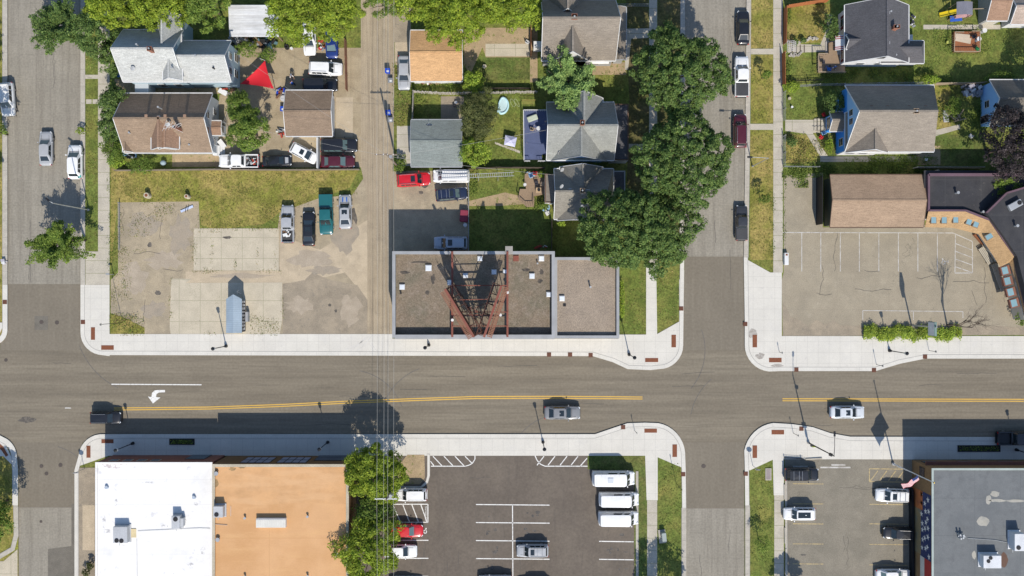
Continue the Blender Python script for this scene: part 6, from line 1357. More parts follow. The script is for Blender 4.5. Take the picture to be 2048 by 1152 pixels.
for k,xx in enumerate(XW):
    nm=('leftmost','second','third','rightmost')[k]
    m=MB(); ys=[ya+45.5,ya,yb,yb-45]
    for a,b in zip(ys,ys[1:]):
        P0=Vector((xx,a,11.0)); Q0=Vector((xx,b,11.0)); m.tube([P0.lerp(Q0,i/10)-Vector((0,0,.5*4*(i/10)*(1-i/10))) for i in range(11)],.016,5)
    mesh_thing(m,'power_line',f'{nm} of four power lines running along the alley','power line',M('wire_grey',(.36,.35,.32)),'power lines along the alley',org=(xx,0,11))
px0=((XW[0]+XW[3])/2+.2,ya,9.2)
wire('service_wire','service wire crossing from the alley pole to the pale grey house',px0,(*W(470,105,6),6)); wire('service_wire','service wire from the alley pole to the brown house',px0,(*W(425,240,6.5),6.5),.6)
wire('service_wire','service wire from the alley pole over the grey garage',px0,(*W(1093,260,7),7),.6); wire('service_wire','service wire from the alley pole to the small dark house',px0,(*W(1110,350,6),6),.7)
# bins
m_bin = M('blue_bin',(.012,.06,.42),.5,fine=.05); m_bing=M('grey_bin',(.20,.21,.22),.6); m_bink=M('dark_bin',(.03,.035,.035),.6)
def bin_(label,px,py,mat=m_bin,rz=0,h=1.1,g='wheeled bins'):
    x,y=W(px,py,.6); t=thing('wheeled_bin',label,'trash bin',(x,y,.11),rz,g); m=MB(); a=.26; b=.32
    m.add([(-a,-a,.05),(a,-a,.05),(a,a,.05),(-a,a,.05),(-b,-b,h-.1),(b,-b,h-.1),(b,b,h-.1),(-b,b,h-.1)],[(3,2,1,0),(4,5,6,7),(0,1,5,4),(1,2,6,5),(2,3,7,6),(3,0,4,7)]); m.build('body',mat,t,local=True)
    m=MB(); m.cb(0,0,h-.05,.70,.70,.07); m.build('lid',mat,t,local=True,bevel=.03); m=MB(); m.cb(.05,-.1,h-.01,.32,.26,.012); m.build('label_plate',m_trim,t,local=True)
    for s in (-1,1): m=MB(); m.cyl((s*.24-.03,.28,.12),(s*.24+.03,.28,.12),.12,n=10); m.build('wheel',m_black,t,local=True)
bin_('blue recycling bin standing on the alley, upper one',776,143); bin_('blue recycling bin standing on the alley, lower one',777,226)
bin_('small pale bin below the upper blue alley bin',781,161,m_bing,h=.7); bin_('small pale bin below the lower blue alley bin',781,240,m_bing,h=.7)
bin_('blue bin by the east wall of the pale grey house, upper one',467,137); bin_('blue bin by the east wall of the pale grey house, lower one',466,156); bin_('pale box bin above the blue bins',474,119,m_bing)
bin_('blue bin left of the brown garage wall',566,218,h=.8)
bin_('dark bin at the corner of the pale grey house',468,95,m_bink)
# shade sail
m_sail=M('red_shade_cloth',(.56,.018,.028),.75,(),var=.05,fine=.05); A=Vector((*W(530,121,2.7),2.7)); B=Vector((*W(480,168,2.4),2.4)); D=Vector((*W(548,178,3.0),3.0))
t=thing('shade_sail','red triangular shade sail over the back yard','shade sail',((A.x+B.x+D.x)/3,(A.y+B.y+D.y)/3,.11)); n_=14; m=MB(); ids={}
cen=(A+B+D)/3
for i in range(n_+1):
    for j in range(n_+1-i):
        u,v=i/n_,j/n_; w_=1-u-v; p=A*w_+B*u+D*v; e_=4*(u*v*.35+v*w_*.22+w_*u*.35)*.5; ee=(u*w_+0) ; inn=(1-27*u*v*w_) * (4*u*w_*1.0 if v<.5 else 0)
        k=0
        for (a_,b_,c_) in ((u,w_,v),(u,v,w_),(v,w_,u)): k+=max(0,4*a_*b_*(1-c_)**0-0)*math.exp(-c_*5)*.14
        p=p.lerp(cen,min(k,.3)*.75)-Vector((0,0,27*u*v*w_*.22)); ids[(i,j)]=len(m.v); m.v.append(tuple(p))
for i in range(n_):
    for j in range(n_-i):
        m.f.append((ids[i,j],ids[i+1,j],ids[i,j+1])); m.mi.append(0)
        if j<n_-i-1: m.f.append((ids[i+1,j],ids[i+1,j+1],ids[i,j+1])); m.mi.append(0)
m.build('cloth',m_sail,t,smooth=True)
for q,(px,py) in zip((A,B,D),((532,128),(474,170),(552,184))):
    m=MB(); x,y=W(px,py); m.cyl((x,y,.1),(x,y,3.0),.05,n=7); m.cyl(q,(x,y,2.9),.015,n=5); m.build('post',m_galv,t)
# ---- persons
m_skin=M('skin',(.45,.27,.19),.6,fine=.05); m_hair=M('hair_dark',(.03,.02,.015),.8)
def person(label,px,py,rz,shirt,pants,bend=0.0,h=1.72):
    x,y=W(px,py,.8); t=thing('person',label,'person',(x,y,.115),rz,local=True); t['_h']=0; del t['_h']
    J=dict(pel=(0,0,.95),sp=(bend*.15,0,1.15),ch=(bend*.35,0,1.36-bend*.1),nk=(bend*.48,0,1.50-bend*.16),hd=(bend*.58+.02,0,1.60-bend*.18),ht=(bend*.62,0,1.73-bend*.2))
    v=[];e=[];r=[]
    def ad(p,rr,par=None):
        v.append(p); r.append(rr); 
        if par is not None: e.append((par,len(v)-1))
        return len(v)-1
    pe=ad(J['pel'],.14); sp=ad(J['sp'],.13,pe); ch=ad(J['ch'],.15,sp); nk=ad(J['nk'],.06,ch); hd=ad(J['hd'],.10,nk); ht=ad(J['ht'],.085,hd)
    for s in (-1,1):
        hp=ad((0,s*.10,.90),.10,pe); kn=ad((.05+.12*s,s*.12,.50),.065,hp); an=ad((-.02+.16*s,s*.12,.09),.042,kn); ad((.14+.16*s,s*.13,.04),.035,an)
        c=J['ch']; shd=ad((c[0],s*.19,c[2]+.06),.06,ch); el=ad((c[0]+.12,s*.26,c[2]-.22),.042,shd); wr_=ad((c[0]+.33,s*.20,c[2]-.30),.028,el); pm=ad((c[0]+.40,s*.19,c[2]-.32),.03,wr_)
        for k in range(4):
            f1=ad((c[0]+.46+.004*k,s*(.165+.02*k),c[2]-.33),.009,pm); ad((c[0]+.49-.004*abs(k-1),s*(.165+.02*k),c[2]-.355),.008,f1)
        ad((c[0]+.42,s*.145,c[2]-.325),.010,pm)
    me=bpy.data.meshes.new('body'); me.from_pydata(v,e,[]); o=bpy.data.objects.new('body',me); C.objects.link(o); o.parent=t
    sk=o.modifiers.new('skin','SKIN'); 
    if not me.skin_vertices: me.attributes
    for i,rr in enumerate(r): me.skin_vertices[0].data[i].radius=(rr,rr)
    me.skin_vertices[0].data[0].use_root=True
    o.modifiers.new('sub','SUBSURF').levels=1; me.materials.append(m_skin)
    def cloth(name,idx,rs,mat,tp=None):
        m=MB(); 
        for (a,b,ra,rb) in idx: m.cyl(a,b,ra,rb,10)
        return m.build(name,mat,t,local=True,smooth=True)
    c=Vector(J['ch']); p=Vector(J['pel']); 
    cloth('shirt',[(p,Vector(J['sp']),.165,.165),(Vector(J['sp']),c,.165,.18),(c,Vector(J['nk']),.19,.09)]+[(c+Vector((0,s*.12,.07)),Vector((c.x+.10,s*.255,c.z-.18)),.085,.062) for s in (-1,1)],None,shirt)
    cloth('trousers',[((0,s*.09,.97),(.05+.12*s,s*.12,.50),.125,.085) for s in (-1,1)]+[((.05+.12*s,s*.12,.50),(-.02+.16*s,s*.12,.10),.085,.06) for s in (-1,1)],None,pants)
    m=MB(); hx,_,hz=J['hd']; m.sph((hx-.015,0,hz+.05),.105,.095,.11,12,5,-.15); m.build('hair',m_hair,t,local=True,smooth=True)
    m=MB(); m.cyl((hx+.09,0,hz+.02),(hx+.135,0,hz-.005),.018,.014,6); m.build('nose',m_skin,t,local=True)
    for s in (-1,1): m=MB(); m.sph((hx+.09,s*.035,hz+.045),.012); m.build('eye',m_black,t,local=True); 
    for s in (-1,1): m=MB(); m.sph((hx+.0,s*.1,hz+.02),.02,.012,.035); m.build('ear',m_skin,t,local=True)
    m=MB(); m.cb(hx+.095,0,hz-.045,.012,.05,.012); m.build('mouth',M('lips',(.3,.1,.09)),t,local=True)
    return t
person('person in a white shirt bending forward in the back yard below the white car',583,150,-1.2,M('cloth_white',(.7,.7,.69),.9),M('cloth_black',(.02,.02,.025),.9),bend=.9)
person('person in a blue shirt standing by the black car in the back yard',586,168,2.4,M('cloth_blue',(.03,.10,.38),.9),M('cloth_dark',(.03,.03,.04),.9),bend=.35)
# ---- fences
def fence(name,label,pts,h,mat,post=True,th=.05,style='board',group=None,step=2.4,pm=None):
    pw=[Vector((*W(x,y,h),.1)) for x,y in pts]; o=pw[0]; t=thing(name,label,'fence',tuple(o),0,group); m=MB(); pt=[]
    for a,b in zip(pw,pw[1:]):
        L_=(b-a).length; d=(b-a).normalized()
        if style=='board': m.bar(a+Vector((0,0,h/2)),b+Vector((0,0,h/2)),th,h)
        elif style=='picket':
            k=int(L_/.22)
            for i in range(k): p=a.lerp(b,(i+.5)/k); hh=h*(.9+.2*rnd.random()); m.cb(p.x+rnd.uniform(-.04,.04),p.y+rnd.uniform(-.05,.05),.1+hh/2,.15,th,hh,math.atan2(d.y,d.x)+rnd.uniform(-.1,.1))
            m.bar(a+Vector((0,0,h*.75)),b+Vector((0,0,h*.75)),.05,.08)
        else:
            for z in (.05,.5,1.0): m.bar(a+Vector((0,0,.05+z*(h-.1))),b+Vector((0,0,.05+z*(h-.1))),.035,.035)
            k=max(2,int(L_/.35))
            for i in range(k): p=a.lerp(b,i/k); m.cyl((p.x,p.y,.1),(p.x,p.y,.1+h-.05),.012,n=4)
        for i in range(int(L_/step)+1): pt.append(a+d*min(L_,i*step))
    m.build({'board':'boards','picket':'pickets','wire':'rails'}[style],mat,t)
    for p in pt[:60]: q=MB(); q.cb(p.x,p.y,.1+(h+.08)/2,.1,.1,h+.08); q.build('post',pm or mat,t)
m_fw=M('pale_grey_fence_wood',(.40,.37,.33),.85,fine=.25); m_fo=M('orange_brown_fence',(.36,.13,.05),.85,fine=.2); m_wirem=M('fence_wire_metal',(.30,.31,.31),.5,metal=.3,fine=.1); m_fd=M('dark_fence_wood',(.09,.07,.055),.85,fine=.2); m_ft=M('tan_fence_wood',(.33,.26,.18),.85,fine=.2)
fence('picket_fence','uneven pale picket fence below the orange roofed garage',[(828,182),(900,185),(960,184),(1075,182)],1.4,m_fw,style='picket')
fence('board_fence','pale board fence along the alley behind the grey garage',[(826,181),(824,240)],1.5,m_fw)
fence('board_fence','long brown board fence between the dry lawn and the back yard cars',[(228,340),(430,338),(560,339),(718,338)],1.2,M('brown_grey_fence',(.19,.16,.13),.85,fine=.2))
fence('board_fence','rusty red gate fence at the alley beside the white car',[(689,78),(691,178)],1.7,M('rusty_fence',(.28,.13,.075),.85,(('g',.4,.25,0,0,.04,(.14,.07,.05),.8),),fine=.2))
fence('wire_fence','wire fence in the yard between the brown house and the leafy tree',[(455,185),(455,225),(447,243),(455,258)],1.2,m_wirem,style='wire')
fence('board_fence','orange brown board fence along the sidewalk, upper part',[(1574,12),(1573,84)],1.5,m_fo); fence('board_fence','orange brown board fence along the sidewalk, lower part',[(1570,103),(1571,168)],1.5,m_fo)
fence('board_fence','reddish board fence at the top of the right front lawn',[(1578,10),(1620,3),(1660,-2)],1.5,m_fo)
fence('wire_fence','thin wire fence between the front lawn and the blue house lawn',[(1585,171),(1640,168),(1690,167),(1860,164)],1.2,m_wirem,style='wire')
fence('wire_fence','low dark rail fence on the front lawn of the charcoal house',[(1586,160),(1648,158)],.9,m_lamp,style='wire')
fence('wire_fence','wire fence around the blue house front garden',[(1571,182),(1571,240)],1.1,m_wirem,style='wire'); fence('wire_fence','wire fence of the wild flower garden along the sidewalk',[(1571,270),(1571,332),(1640,333)],1.1,m_wirem,style='wire')
fence('board_fence','tan board fence behind the black roofed building',[(1835,334),(1900,334),(1970,334)],1.5,M('pale_fence_cap',(.52,.50,.46),.7)); fence('board_fence','tan board fence left of the light blue house',[(1868,166),(1960,165),(1975,163)],1.4,m_ft)
fence('wire_fence','wire fence between the dirt yard and the shaded lawn',[(937,342),(937,503)],1.3,m_wirem,style='wire'); fence('board_fence','narrow board fence behind the ladder van and deck',[(925,337),(1000,334),(1090,335)],1.3,m_fd)
fence('board_fence','dark board fence above the shaded lawn of the mower yard',[(972,176),(1062,176)],.9,m_fd); fence('board_fence','dark fence between the shaded lawn and the narrow side lawn',[(1104,440),(1104,500)],1.4,m_fd)
fence('wire_fence','wire fence along the dirt lot edge',[(237,405),(237,500)],.6,m_wirem,style='wire',step=3.5)
fence('board_fence','narrow board fence below the light green lawn of the pool yard',[(926,336),(926,330)],1.3,m_ft)
fence('wire_fence','green wire fence in front of the brick chimney house',[(1235,8),(1300,8)],1.1,m_wirem,style='wire'); fence('board_fence','short board fence beside the mower yard and the brick chimney house',[(1062,52),(1062,110)],1.4,m_woodr)
fence('guard_rail','black steel rail fence along the mural wall',[(1825,978),(1826,1060),(1827,1200)],1.1,m_lamp,style='board',th=.25,step=1.5)
fence('guard_rail','low dark rail at the top of the black sport utility car',[(1570,916),(1608,918)],.5,m_lamp,style='wire')
# concrete wheel stops and box
m_ws=M('wheel_stop_concrete',(.40,.37,.31),.9,fine=.15)
for a,b,c,d,lb in ((1610,918,1643,916,'at the pavement right of the black sport utility car'),(1569,1054,1569.5,1086,'at the left edge of the grey lot, middle one'),(1571,1096,1571.5,1130,'at the left edge of the grey lot, lowest one'),(1568,968,1568.5,998,'at the left edge of the grey lot, upper one')):
    A=Vector((*W(a,b),.22)); B=Vector((*W(c,d),.22)); m=MB(); m.bar(A,B,.2,.16); mesh_thing(m,'wheel_stop','concrete wheel stop '+lb,'wheel stop',m_ws,'wheel stops',bevel=.03,org=(A.x,A.y,.14))
t=thing('utility_box','flat concrete utility box in the small lawn below the stop sign','utility box',(*W(1536,948),.1)); (xa,ya),(xb,yb)=W(1530,960),W(1542,936); m=MB(); m.box(xa,xb,ya,yb,.1,.22); m.build('rim',m_ws,t,bevel=.02); m=MB(); m.box(xa+.12,xb-.12,ya+.12,yb-.12,.2,.235); m.build('lid',M('grey_pink_lid',(.26,.22,.21),.8,fine=.2),t)
t=thing('electrical_cabinet','pale green electrical cabinet on the shaded lawn beside the side street','electrical cabinet',(*W(1324,1072),.1),.1,local=True); m=MB(); m.cb(0,0,.06,1.0,1.9,.12); m.build('pad',m_ws,t,local=True); m=MB(); m.cb(.15,.1,.55,.6,1.2,.9); c_=m.build('cabinet',M('cabinet_green',(.30,.34,.32),.5,fine=.05),t,local=True,bevel=.03); m=MB(); m.cb(-.17,.1,.55,.03,1.0,.7); m.build('door',M('cabinet_green',(.3,.34,.32)),c_,local=True)
t=thing('utility_box','white and red topped utility pedestal at the right sidewalk','utility box',(*W(1569,517),.1)); (xa,ya),(xb,yb)=W(1566,530),W(1574,506); m=MB(); m.box(xa,xb,ya,yb,.1,.75); m.build('cabinet',m_trim,t,bevel=.03); m=MB(); m.box(xa+.15,xb-.15,yb-.4,yb-.15,.74,.78); m.build('label_plate',m_rust,t)
# concrete stumps, broken sign
for x,y,r_,lb in ((294,391,.42,'larger round concrete post on the dry lawn'),(374,393,.33,'smaller round concrete post on the dry lawn')):
    t=thing('concrete_post',lb,'concrete post',(*W(x,y,.7),.1),0,'round concrete posts'); m=MB(); m.cyl((0,0,0),(0,0,.9),r_,r_*.92,14); m.build('drum',m_pad,t,local=True); m=MB(); m.cyl((0,0,.9),(0,0,.93),r_*.5,n=12); m.build('core',m_rust,t,local=True)
t=thing('folded_barrier','blue and white folded barrier lying on the dirt lot','barrier',(*W(375,418),.12),.42,local=True); m=MB(); m.cb(0,0,.1,1.9,.3,.12); m.build('board',M('bluish_white_board',(.45,.52,.68),.6),t,local=True); m=MB(); m.bar((-.4,-.4,.2),(.1,.35,.2),.07,.05); m.bar((-.05,-.35,.22),(.45,.3,.22),.07,.05); m.build('straps',m_black,t,local=True)
# small trailer cart
t=thing('covered_cart','small cart under a maroon cover beside the wire fence','cart',(*W(928,434,.8),.11),0,local=True); m=MB(); m.cb(0,.15,.6,1.15,1.7,.75,-.08); m.build('cover',M('maroon_tarp',(.22,.035,.06),.8,fine=.1),t,local=True,bevel=.12); m=MB(); m.tube([(0,-.7,.4),(.15,-1.5,.35)],.04); m.cyl((.15,-1.55,.1),(.15,-1.55,.4),.03); m.build('tow_bar',m_galv,t,local=True)
for s in (-1,1): m=MB(); m.cyl((s*.5-.08,.2,.28),(s*.5+.08,.2,.28),.28,n=12); m.build('wheel',m_tyre,t,local=True)
m=MB(); m.cyl((.15,-1.1,.45),(.15,-1.1,.5),.28,n=12); m.build('spare_wheel',m_trim,t,local=True)
# kiddie pool
m_pool=M('pool_plastic',(.42,.62,.66),.35,fine=.03); x,y=W(1004,212); t=thing('paddling_pool','pale blue paddling pool on the back lawn','paddling pool',(x,y,.1),-.15,local=True)
def dsh(r_,flat=.0): return [(r_*math.cos(a)*(1 if math.cos(a)>0 else .55), r_*1.25*math.sin(a)) for a in [2*math.pi*i/28 for i in range(28)]]
m=MB(); o_=dsh(.98); i_=dsh(.78); o2=dsh(1.02)
m.add([(a,b,0) for a,b in o2]+[(a,b,.42) for a,b in o_]+[(a,b,.40) for a,b in i_]+[(a,b,.12) for a,b in i_],[(k+28*j,(k+1)%28+28*j,(k+1)%28+28*(j+1),k+28*(j+1)) for j in range(3) for k in range(28)]); m.build('basin',m_pool,t,local=True,smooth=True)
m=MB(); m.sheet(dsh(.80),.3); m.build('water',M('pool_water',(.48,.62,.62),.1,spec=.5,fine=.02),t,local=True); m=MB(); m.cb(-.35,-.9,.45,.5,.3,.1,.4); m.build('seat_corner',m_pool,t,local=True,bevel=.03)
m=MB(); pts=[(*W(1024+7*math.cos(a)+a*1.2,206+8*math.sin(a*1.3)),.13) for a in [i*.45 for i in range(24)]]; m.tube(pts,.02,5); mesh_thing(m,'garden_hose','thin garden hose coiled on the lawn beside the paddling pool','hose',M('hose',(.45,.5,.3),.6))
# small canopy
x,y=W(1021,281,1.4); t=thing('small_canopy','small pale lilac canopy on four legs on the back lawn','canopy',(x,y,.1),-.12,local=True); m=MB(); a=.85; m.add([(-a,-a*.75,1.0),(a*.85,-a*.95,1.05),(a,a*.7,1.0),(-a*.95,a*.85,1.1),(.05,0,1.5)],[(0,1,4),(1,2,4),(2,3,4),(3,0,4)]); o=m.build('cloth',M('lilac_cloth',(.50,.50,.66),.8,fine=.05),t,local=True); o.modifiers.new('s','SOLIDIFY').thickness=.02
for p in ((-a,-a*.75),(a*.85,-a*.95),(a,a*.7),(-a*.95,a*.85)): m=MB(); m.cyl((*p,0),(*p,1.03),.025,n=6); m.build('leg',m_galv,t,local=True)
# decks
def deck(label,poly,h,mat,rail=None,name='wooden_deck',steps=None,rm=m_trim):
    pw=P(poly,h); cx=sum(p[0] for p in pw)/len(pw); cy=sum(p[1] for p in pw)/len(pw); t=thing(name,label,'deck',(cx,cy,.1)); m=MB(); m.prism(pw,.1,h); m.build('floor',mat,t)
    if rail:
        for seg in rail:
            q=[Vector((*W(x,y,h+.9),h)) for x,y in seg]; m=MB()
            for a,b in zip(q,q[1:]):
                m.bar(a+Vector((0,0,.95)),b+Vector((0,0,.95)),.1,.05); k=max(2,int((b-a).length/.3))
                for i in range(k+1): p=a.lerp(b,i/k); m.cyl(p,p+Vector((0,0,.95)),.02,n=4)
            m.build('railing',rm,t)
    return t
m_bluedk=M('blue_deck_boards',(.085,.105,.19),.8,(('n',1.2,1,1,.62,.7,(.42,.33,.24),.8),),fine=.15); 
bd=m_bluedk.node_tree
deck('raised blue painted deck beside the pale grey house',[(1048,221),(1094,221),(1094,308),(1084,308),(1084,318),(1048,318)],.9,m_bluedk,[[(1048,320),(1047,220),(1094,220)],[(1049,322),(1060,322)],[(1076,322),(1092,322)]])
deck('brown wooden deck with clipped corner beside the small dark house',[(1050,348),(1062,343),(1088,343),(1090,388),(1068,392),(1068,412),(1055,413),(1037,398),(1040,378),(1052,378)],.5,m_wood,[[(1050,366),(1050,350),(1060,343)],[(1040,380),(1037,398),(1053,413),(1067,413),(1068,396)]],rm=m_wood)
deck('wooden front deck of the charcoal house',[(1638,107),(1658,107),(1658,84),(1690,84),(1690,143),(1638,143)],.8,m_wood,[[(1656,107),(1637,107),(1637,144),(1692,144)]],rm=m_ft)
deck('square wooden garden deck with pale railing in the top right garden',[(1908,63),(1960,63),(1960,103),(1908,103)],.6,m_woodr,[[(1910,64),(1908,103),(1960,103),(1960,62),(1944,62)],[(1910,64),(1928,64)]],rm=m_ft)
t=thing('porch_steps','grey planked porch steps of the charcoal house','steps',(*W(1655,95),.1)); m=MB(); 
for k in range(5): (xa,ya),(xb,yb)=W(1650+k*5,112,0),W(1655+k*5,84,0); m.box(xa,xb,ya,yb,.1,.25+.14*k)
m.build('treads',M('pale_grey_planks',(.45,.42,.38),.8,fine=.1),t)
t=thing('porch_steps','wooden steps with dark gaps leading to the blue house porch','steps',(*W(1640,252),.1)); m=MB()
for k in range(5): (xa,ya),(xb,yb)=W(1627+k*6.2,262,0),W(1632+k*6.2,238,0); m.box(xa,xb,ya,yb,.1,.25+.16*k)
m.build('treads',m_oldc,t); m=MB()
for y in (237,263): m.bar((*W(1626,y),.9),(*W(1660,y),1.6),.05,.05)
m.build('handrail',m_lamp,t)
t=thing('deck_planks','pale loose boards lying on the square garden deck','boards',(*W(1927,78),.6)); m=MB(); m.cb(*W(1925,72,.7),.66,2.1,.6,.05,-.1); m.cb(*W(1927,79,.7),.64,2.2,.8,.04,-.2); m.build('boards',M('pale_boards',(.50,.42,.32),.8,fine=.1),t)
def rtable(label,px,py,r_,h,mat,group='round garden tables',umb=False):
    x,y=W(px,py,h); t=thing('round_table',label,'table',(x,y,.1 if not umb else .6),0,group,local=True); m=MB(); m.cyl((0,0,h-.05),(0,0,h),r_,n=18); m.build('table_top',mat,t,local=True); m=MB(); m.cyl((0,0,0),(0,0,h-.05),.05,n=8); m.cyl((0,0,0),(0,0,.05),.25,n=10); m.build('leg',m_galv,t,local=True)
rtable('white round table right of the square garden deck',1969,61,.33,.8,m_trim); rtable('white round table standing on the square garden deck',1954,80,.32,.8,m_trim,umb=True)
rtable('small round table on the blue deck',1077,257,.3,1.6,m_trim); rtable('small white round table at the wooden deck rail',1050,369,.22,.7,m_trim)
t=thing('outdoor_sofa','pale green padded lounger on the blue deck','lounger',(*W(1065,236,1.3),.9),.35,local=True); m=MB(); m.cb(0,0,.3,1.5,.8,.25); m.build('cushion',M('pale_green_cushion',(.42,.46,.36),.8),t,local=True,bevel=.12); m=MB(); m.cb(0,0,.1,1.4,.7,.2); m.build('frame',m_wood,t,local=True)
t=thing('fire_pit_table','square wooden table with a black pot on the brown wooden deck','table',(*W(1077,381,.9),.5),0,local=True); m=MB(); m.cb(0,0,.65,.75,.75,.08); m.build('table_top',M('light_wood',(.45,.32,.19),.8),t,local=True); 
for sx in (-1,1):
    for sy in (-1,1): m=MB(); m.cb(sx*.3,sy*.3,.3,.07,.07,.6); m.build('leg',m_wood,t,local=True)
m=MB(); m.cyl((.05,.05,.69),(.05,.05,.8),.2,.22,12); m.build('pot',m_black,t,local=True)
def chair(label,px,py,rz,mat,z=.1,group='garden chairs'):
    x,y=W(px,py,.5+z); t=thing('garden_chair',label,'chair',(x,y,z),rz,group,local=True); m=MB(); m.cb(0,0,.42,.5,.5,.05); m.build('seat',mat,t,local=True,bevel=.02); m=MB(); m.cb(-.24,0,.68,.05,.48,.5); m.build('backrest',mat,t,local=True,bevel=.02)
    for a in (-1,1):
        for b in (-1,1): m=MB(); m.cyl((a*.2,b*.2,0),(a*.22,b*.22,.42),.02,n=6); m.build('leg',m_galv,t,local=True)
    for b in (-1,1): m=MB(); m.cb(.0,b*.26,.62,.45,.05,.04); m.build('armrest',mat,t,local=True)
mc={k:M('chair_'+k,v,.6,fine=.05) for k,v in dict(red=(.5,.02,.03),blue=(.03,.14,.45),white=(.6,.6,.6),green=(.03,.25,.08),dark=(.04,.04,.05),tan=(.4,.3,.2),lb=(.25,.42,.6)).items()}
for a in (('red garden chair near the blue house steps, upper one',1648,229,.5,mc['red']),('red garden chair beside the blue house steps, lower one',1642,274,1,mc['red']),('white and blue chair below the blue house steps',1647,266,2,mc['lb']),('blue chair on the front deck of the charcoal house',1658,138,1.5,mc['blue'],.8),('grey chair on the front deck by the rail',1647,124,0,mc['dark'],.8),('green chair on the square garden deck',1955,97,1,mc['green'],.6),('dark chair on the square garden deck',1948,73,2,mc['dark'],.6),
    ('blue chair at the top of the wooden deck',1062,352,2,mc['lb'],.5),('red chair at the top edge of the wooden deck',1070,346,1.5,mc['red'],.5),('tan chair right of the wooden deck table',1085,368,3.1,mc['tan'],.5),('dark chair left of the wooden deck table',1073,366,0,mc['dark'],.5),('brown chair on the blue deck below the lounger',1064,258,1.3,mc['tan'],.9),('dark chair near the bluish bin at the house corner',236,150,1,mc['blue']),
    ('white plastic chair on its side in the right garden',1942,272,.9,mc['white']),('white chair by the back door of the brick chimney house',1055,84,1,mc['white'])): chair(*a)
def tyre(label,px,py,z=.1,mat=m_tyre,r_=.34):
    x,y=W(px,py,.3); m=MB(); n_=16; ri=[]
    for i in range(n_):
        a=2*math.pi*i/n_; ri.append([((r_-.1+.1*math.cos(b))*math.cos(a),(r_-.1+.1*math.cos(b))*math.sin(a),.1+.1*math.sin(b)) for b in [2*math.pi*j/8 for j in range(8)]])
    m.loft(ri+[ri[0]],cap=False); o=m.build('old_tyre',mat,smooth=True); o.location=(x,y,z); tag(o,label,'tyre','old tyres lying in the yards')
tyre('old tyre left of a row behind the pale grey house',424,171,mat=m_tyre); tyre('pale rimmed tyre in the row behind the pale grey house',432,170,.12,m_trimg,.28); tyre('old tyre right of a row behind the pale grey house',442,169); tyre('old tyre lying below the white metal shed',574,95); tyre('old tyre under the bright tree beside the white bucket',573,93,.3)
def junk(name,label,cat,*a,**k): pile(name,label,cat,*a,**k)
MJ=m_junk; MK=[m_tyre,MJ[1],MJ[0],m_black]
junk('scrap_pile','pile of dark scrap below the white metal shed, left part','scrap',488,82,22,7,26,.1,MK,11,h=.8,k=.8); junk('scrap_pile','pile of scrap below the white metal shed, right part','scrap',537,86,16,10,26,.1,MK+[M('scrap_teal',(.1,.18,.2),.4)],12,h=.9,k=.8)
junk('scrap_pile','pile of furniture and boxes at the lower corner of the pale grey house','scrap',458,172,9,9,16,.1,MJ,13,h=.6,k=.6); junk('scrap_pile','red and dark clutter at the lower left of the brown garage','scrap',563,264,8,8,14,.1,MJ+[m_black],14,h=.5,k=.5)
junk('scrap_pile','bundles and bottles between the blue shirt person and the garage','scrap',560,186,10,9,18,.1,MJ+[m_bin],15,h=.6,k=.5); junk('scrap_pile','tools and bricks between the two cars under the tree','scrap',645,88,6,12,16,.1,MJ,16,h=.5,k=.5)
junk('scrap_pile','grey and white junk under a tarp near the light blue house','scrap',1940,182,15,10,34,.1,[MJ[1],MJ[2],MJ[1],M('junk_lilac',(.4,.38,.42),.6)],17,h=.9,k=.7); junk('scrap_pile','plastic boxes against the west side of the small dark house','scrap',1093,422,6,10,14,.1,[MJ[2],MJ[1],mc['lb']],18,h=.6,k=.55)
junk('scrap_pile','boxes and a white tub behind the shop north wall','scrap',1080,495,12,4,12,.1,MJ,19,h=.5,k=.5); junk('scrap_pile','boards and rubble at the foot of the orange roofed garage','scrap',862,166,20,3,20,.1,[m_brick,m_wood,MJ[2]],20,h=.3,k=.4)
junk('scrap_pile','toys and pots at the upper left of the wooden deck','scrap',1062,350,7,5,12,.5,[mc['red'],mc['lb'],mc['white'],mc['blue']],21,h=.4,k=.35); junk('scrap_pile','bags and clutter at the left kerb of the west street','bags',10,522,4,6,9,.1,[mc['white'],M('junk_lilac',(.4,.38,.42))],22,h=.4,k=.4)
junk('scrap_pile','plant pots and tools on the front deck of the charcoal house','scrap',1660,136,10,4,12,.8,[mc['blue'],mc['dark'],mc['tan'],mc['white']],23,h=.4,k=.35); junk('scrap_pile','white and dark items at the rear porch of the charcoal house','scrap',1822,42,4,12,12,.1,[mc['white'],mc['dark'],MJ[1]],24,h=.7,k=.6)
junk('scrap_pile','garden tools left of the brown house lower wall','scrap',258,312,14,4,12,.1,[mc['lb'],MJ[1],m_black],25,h=.5,k=.5)
t=thing('lumber_heap','heap of crossed timber beams in the right garden','timber',(*W(1902,240),.1)); m=MB()
for a,b in (((1890,226),(1908,241)),((1897,224),(1914,242)),((1925,220),(1912,238)),((1905,244),(1930,238)),((1908,222),(1918,238))): m.bar((*W(*a),.2+rnd.random()*.2),(*W(*b),.25+rnd.random()*.2),.14,.12)
m.build('beams',m_ft,t)
m=MB(); m.cb(*W(1890,233),.2,.75,1.7,.08,.12); mesh_thing(m,'plastic_board','pale grey board lying beside the timber heap','board',M('pale_grey_plastic',(.40,.40,.42),.5),bevel=.04)
t=thing('stepladder','wooden ladder lying flat behind the pale grey house','ladder',(*W(403,174),.1)); m=MB()
for s in (171.5,177): m.bar((*W(386,s),.2),(*W(418,s-1),.2),.06,.08)
m.build('rail',m_wood,t); m=MB()
for k in range(8): m.bar((*W(389+k*3.7,171.5),.2),(*W(389+k*3.7,176.8),.2),.05,.04)
m.build('rungs',m_wood,t)
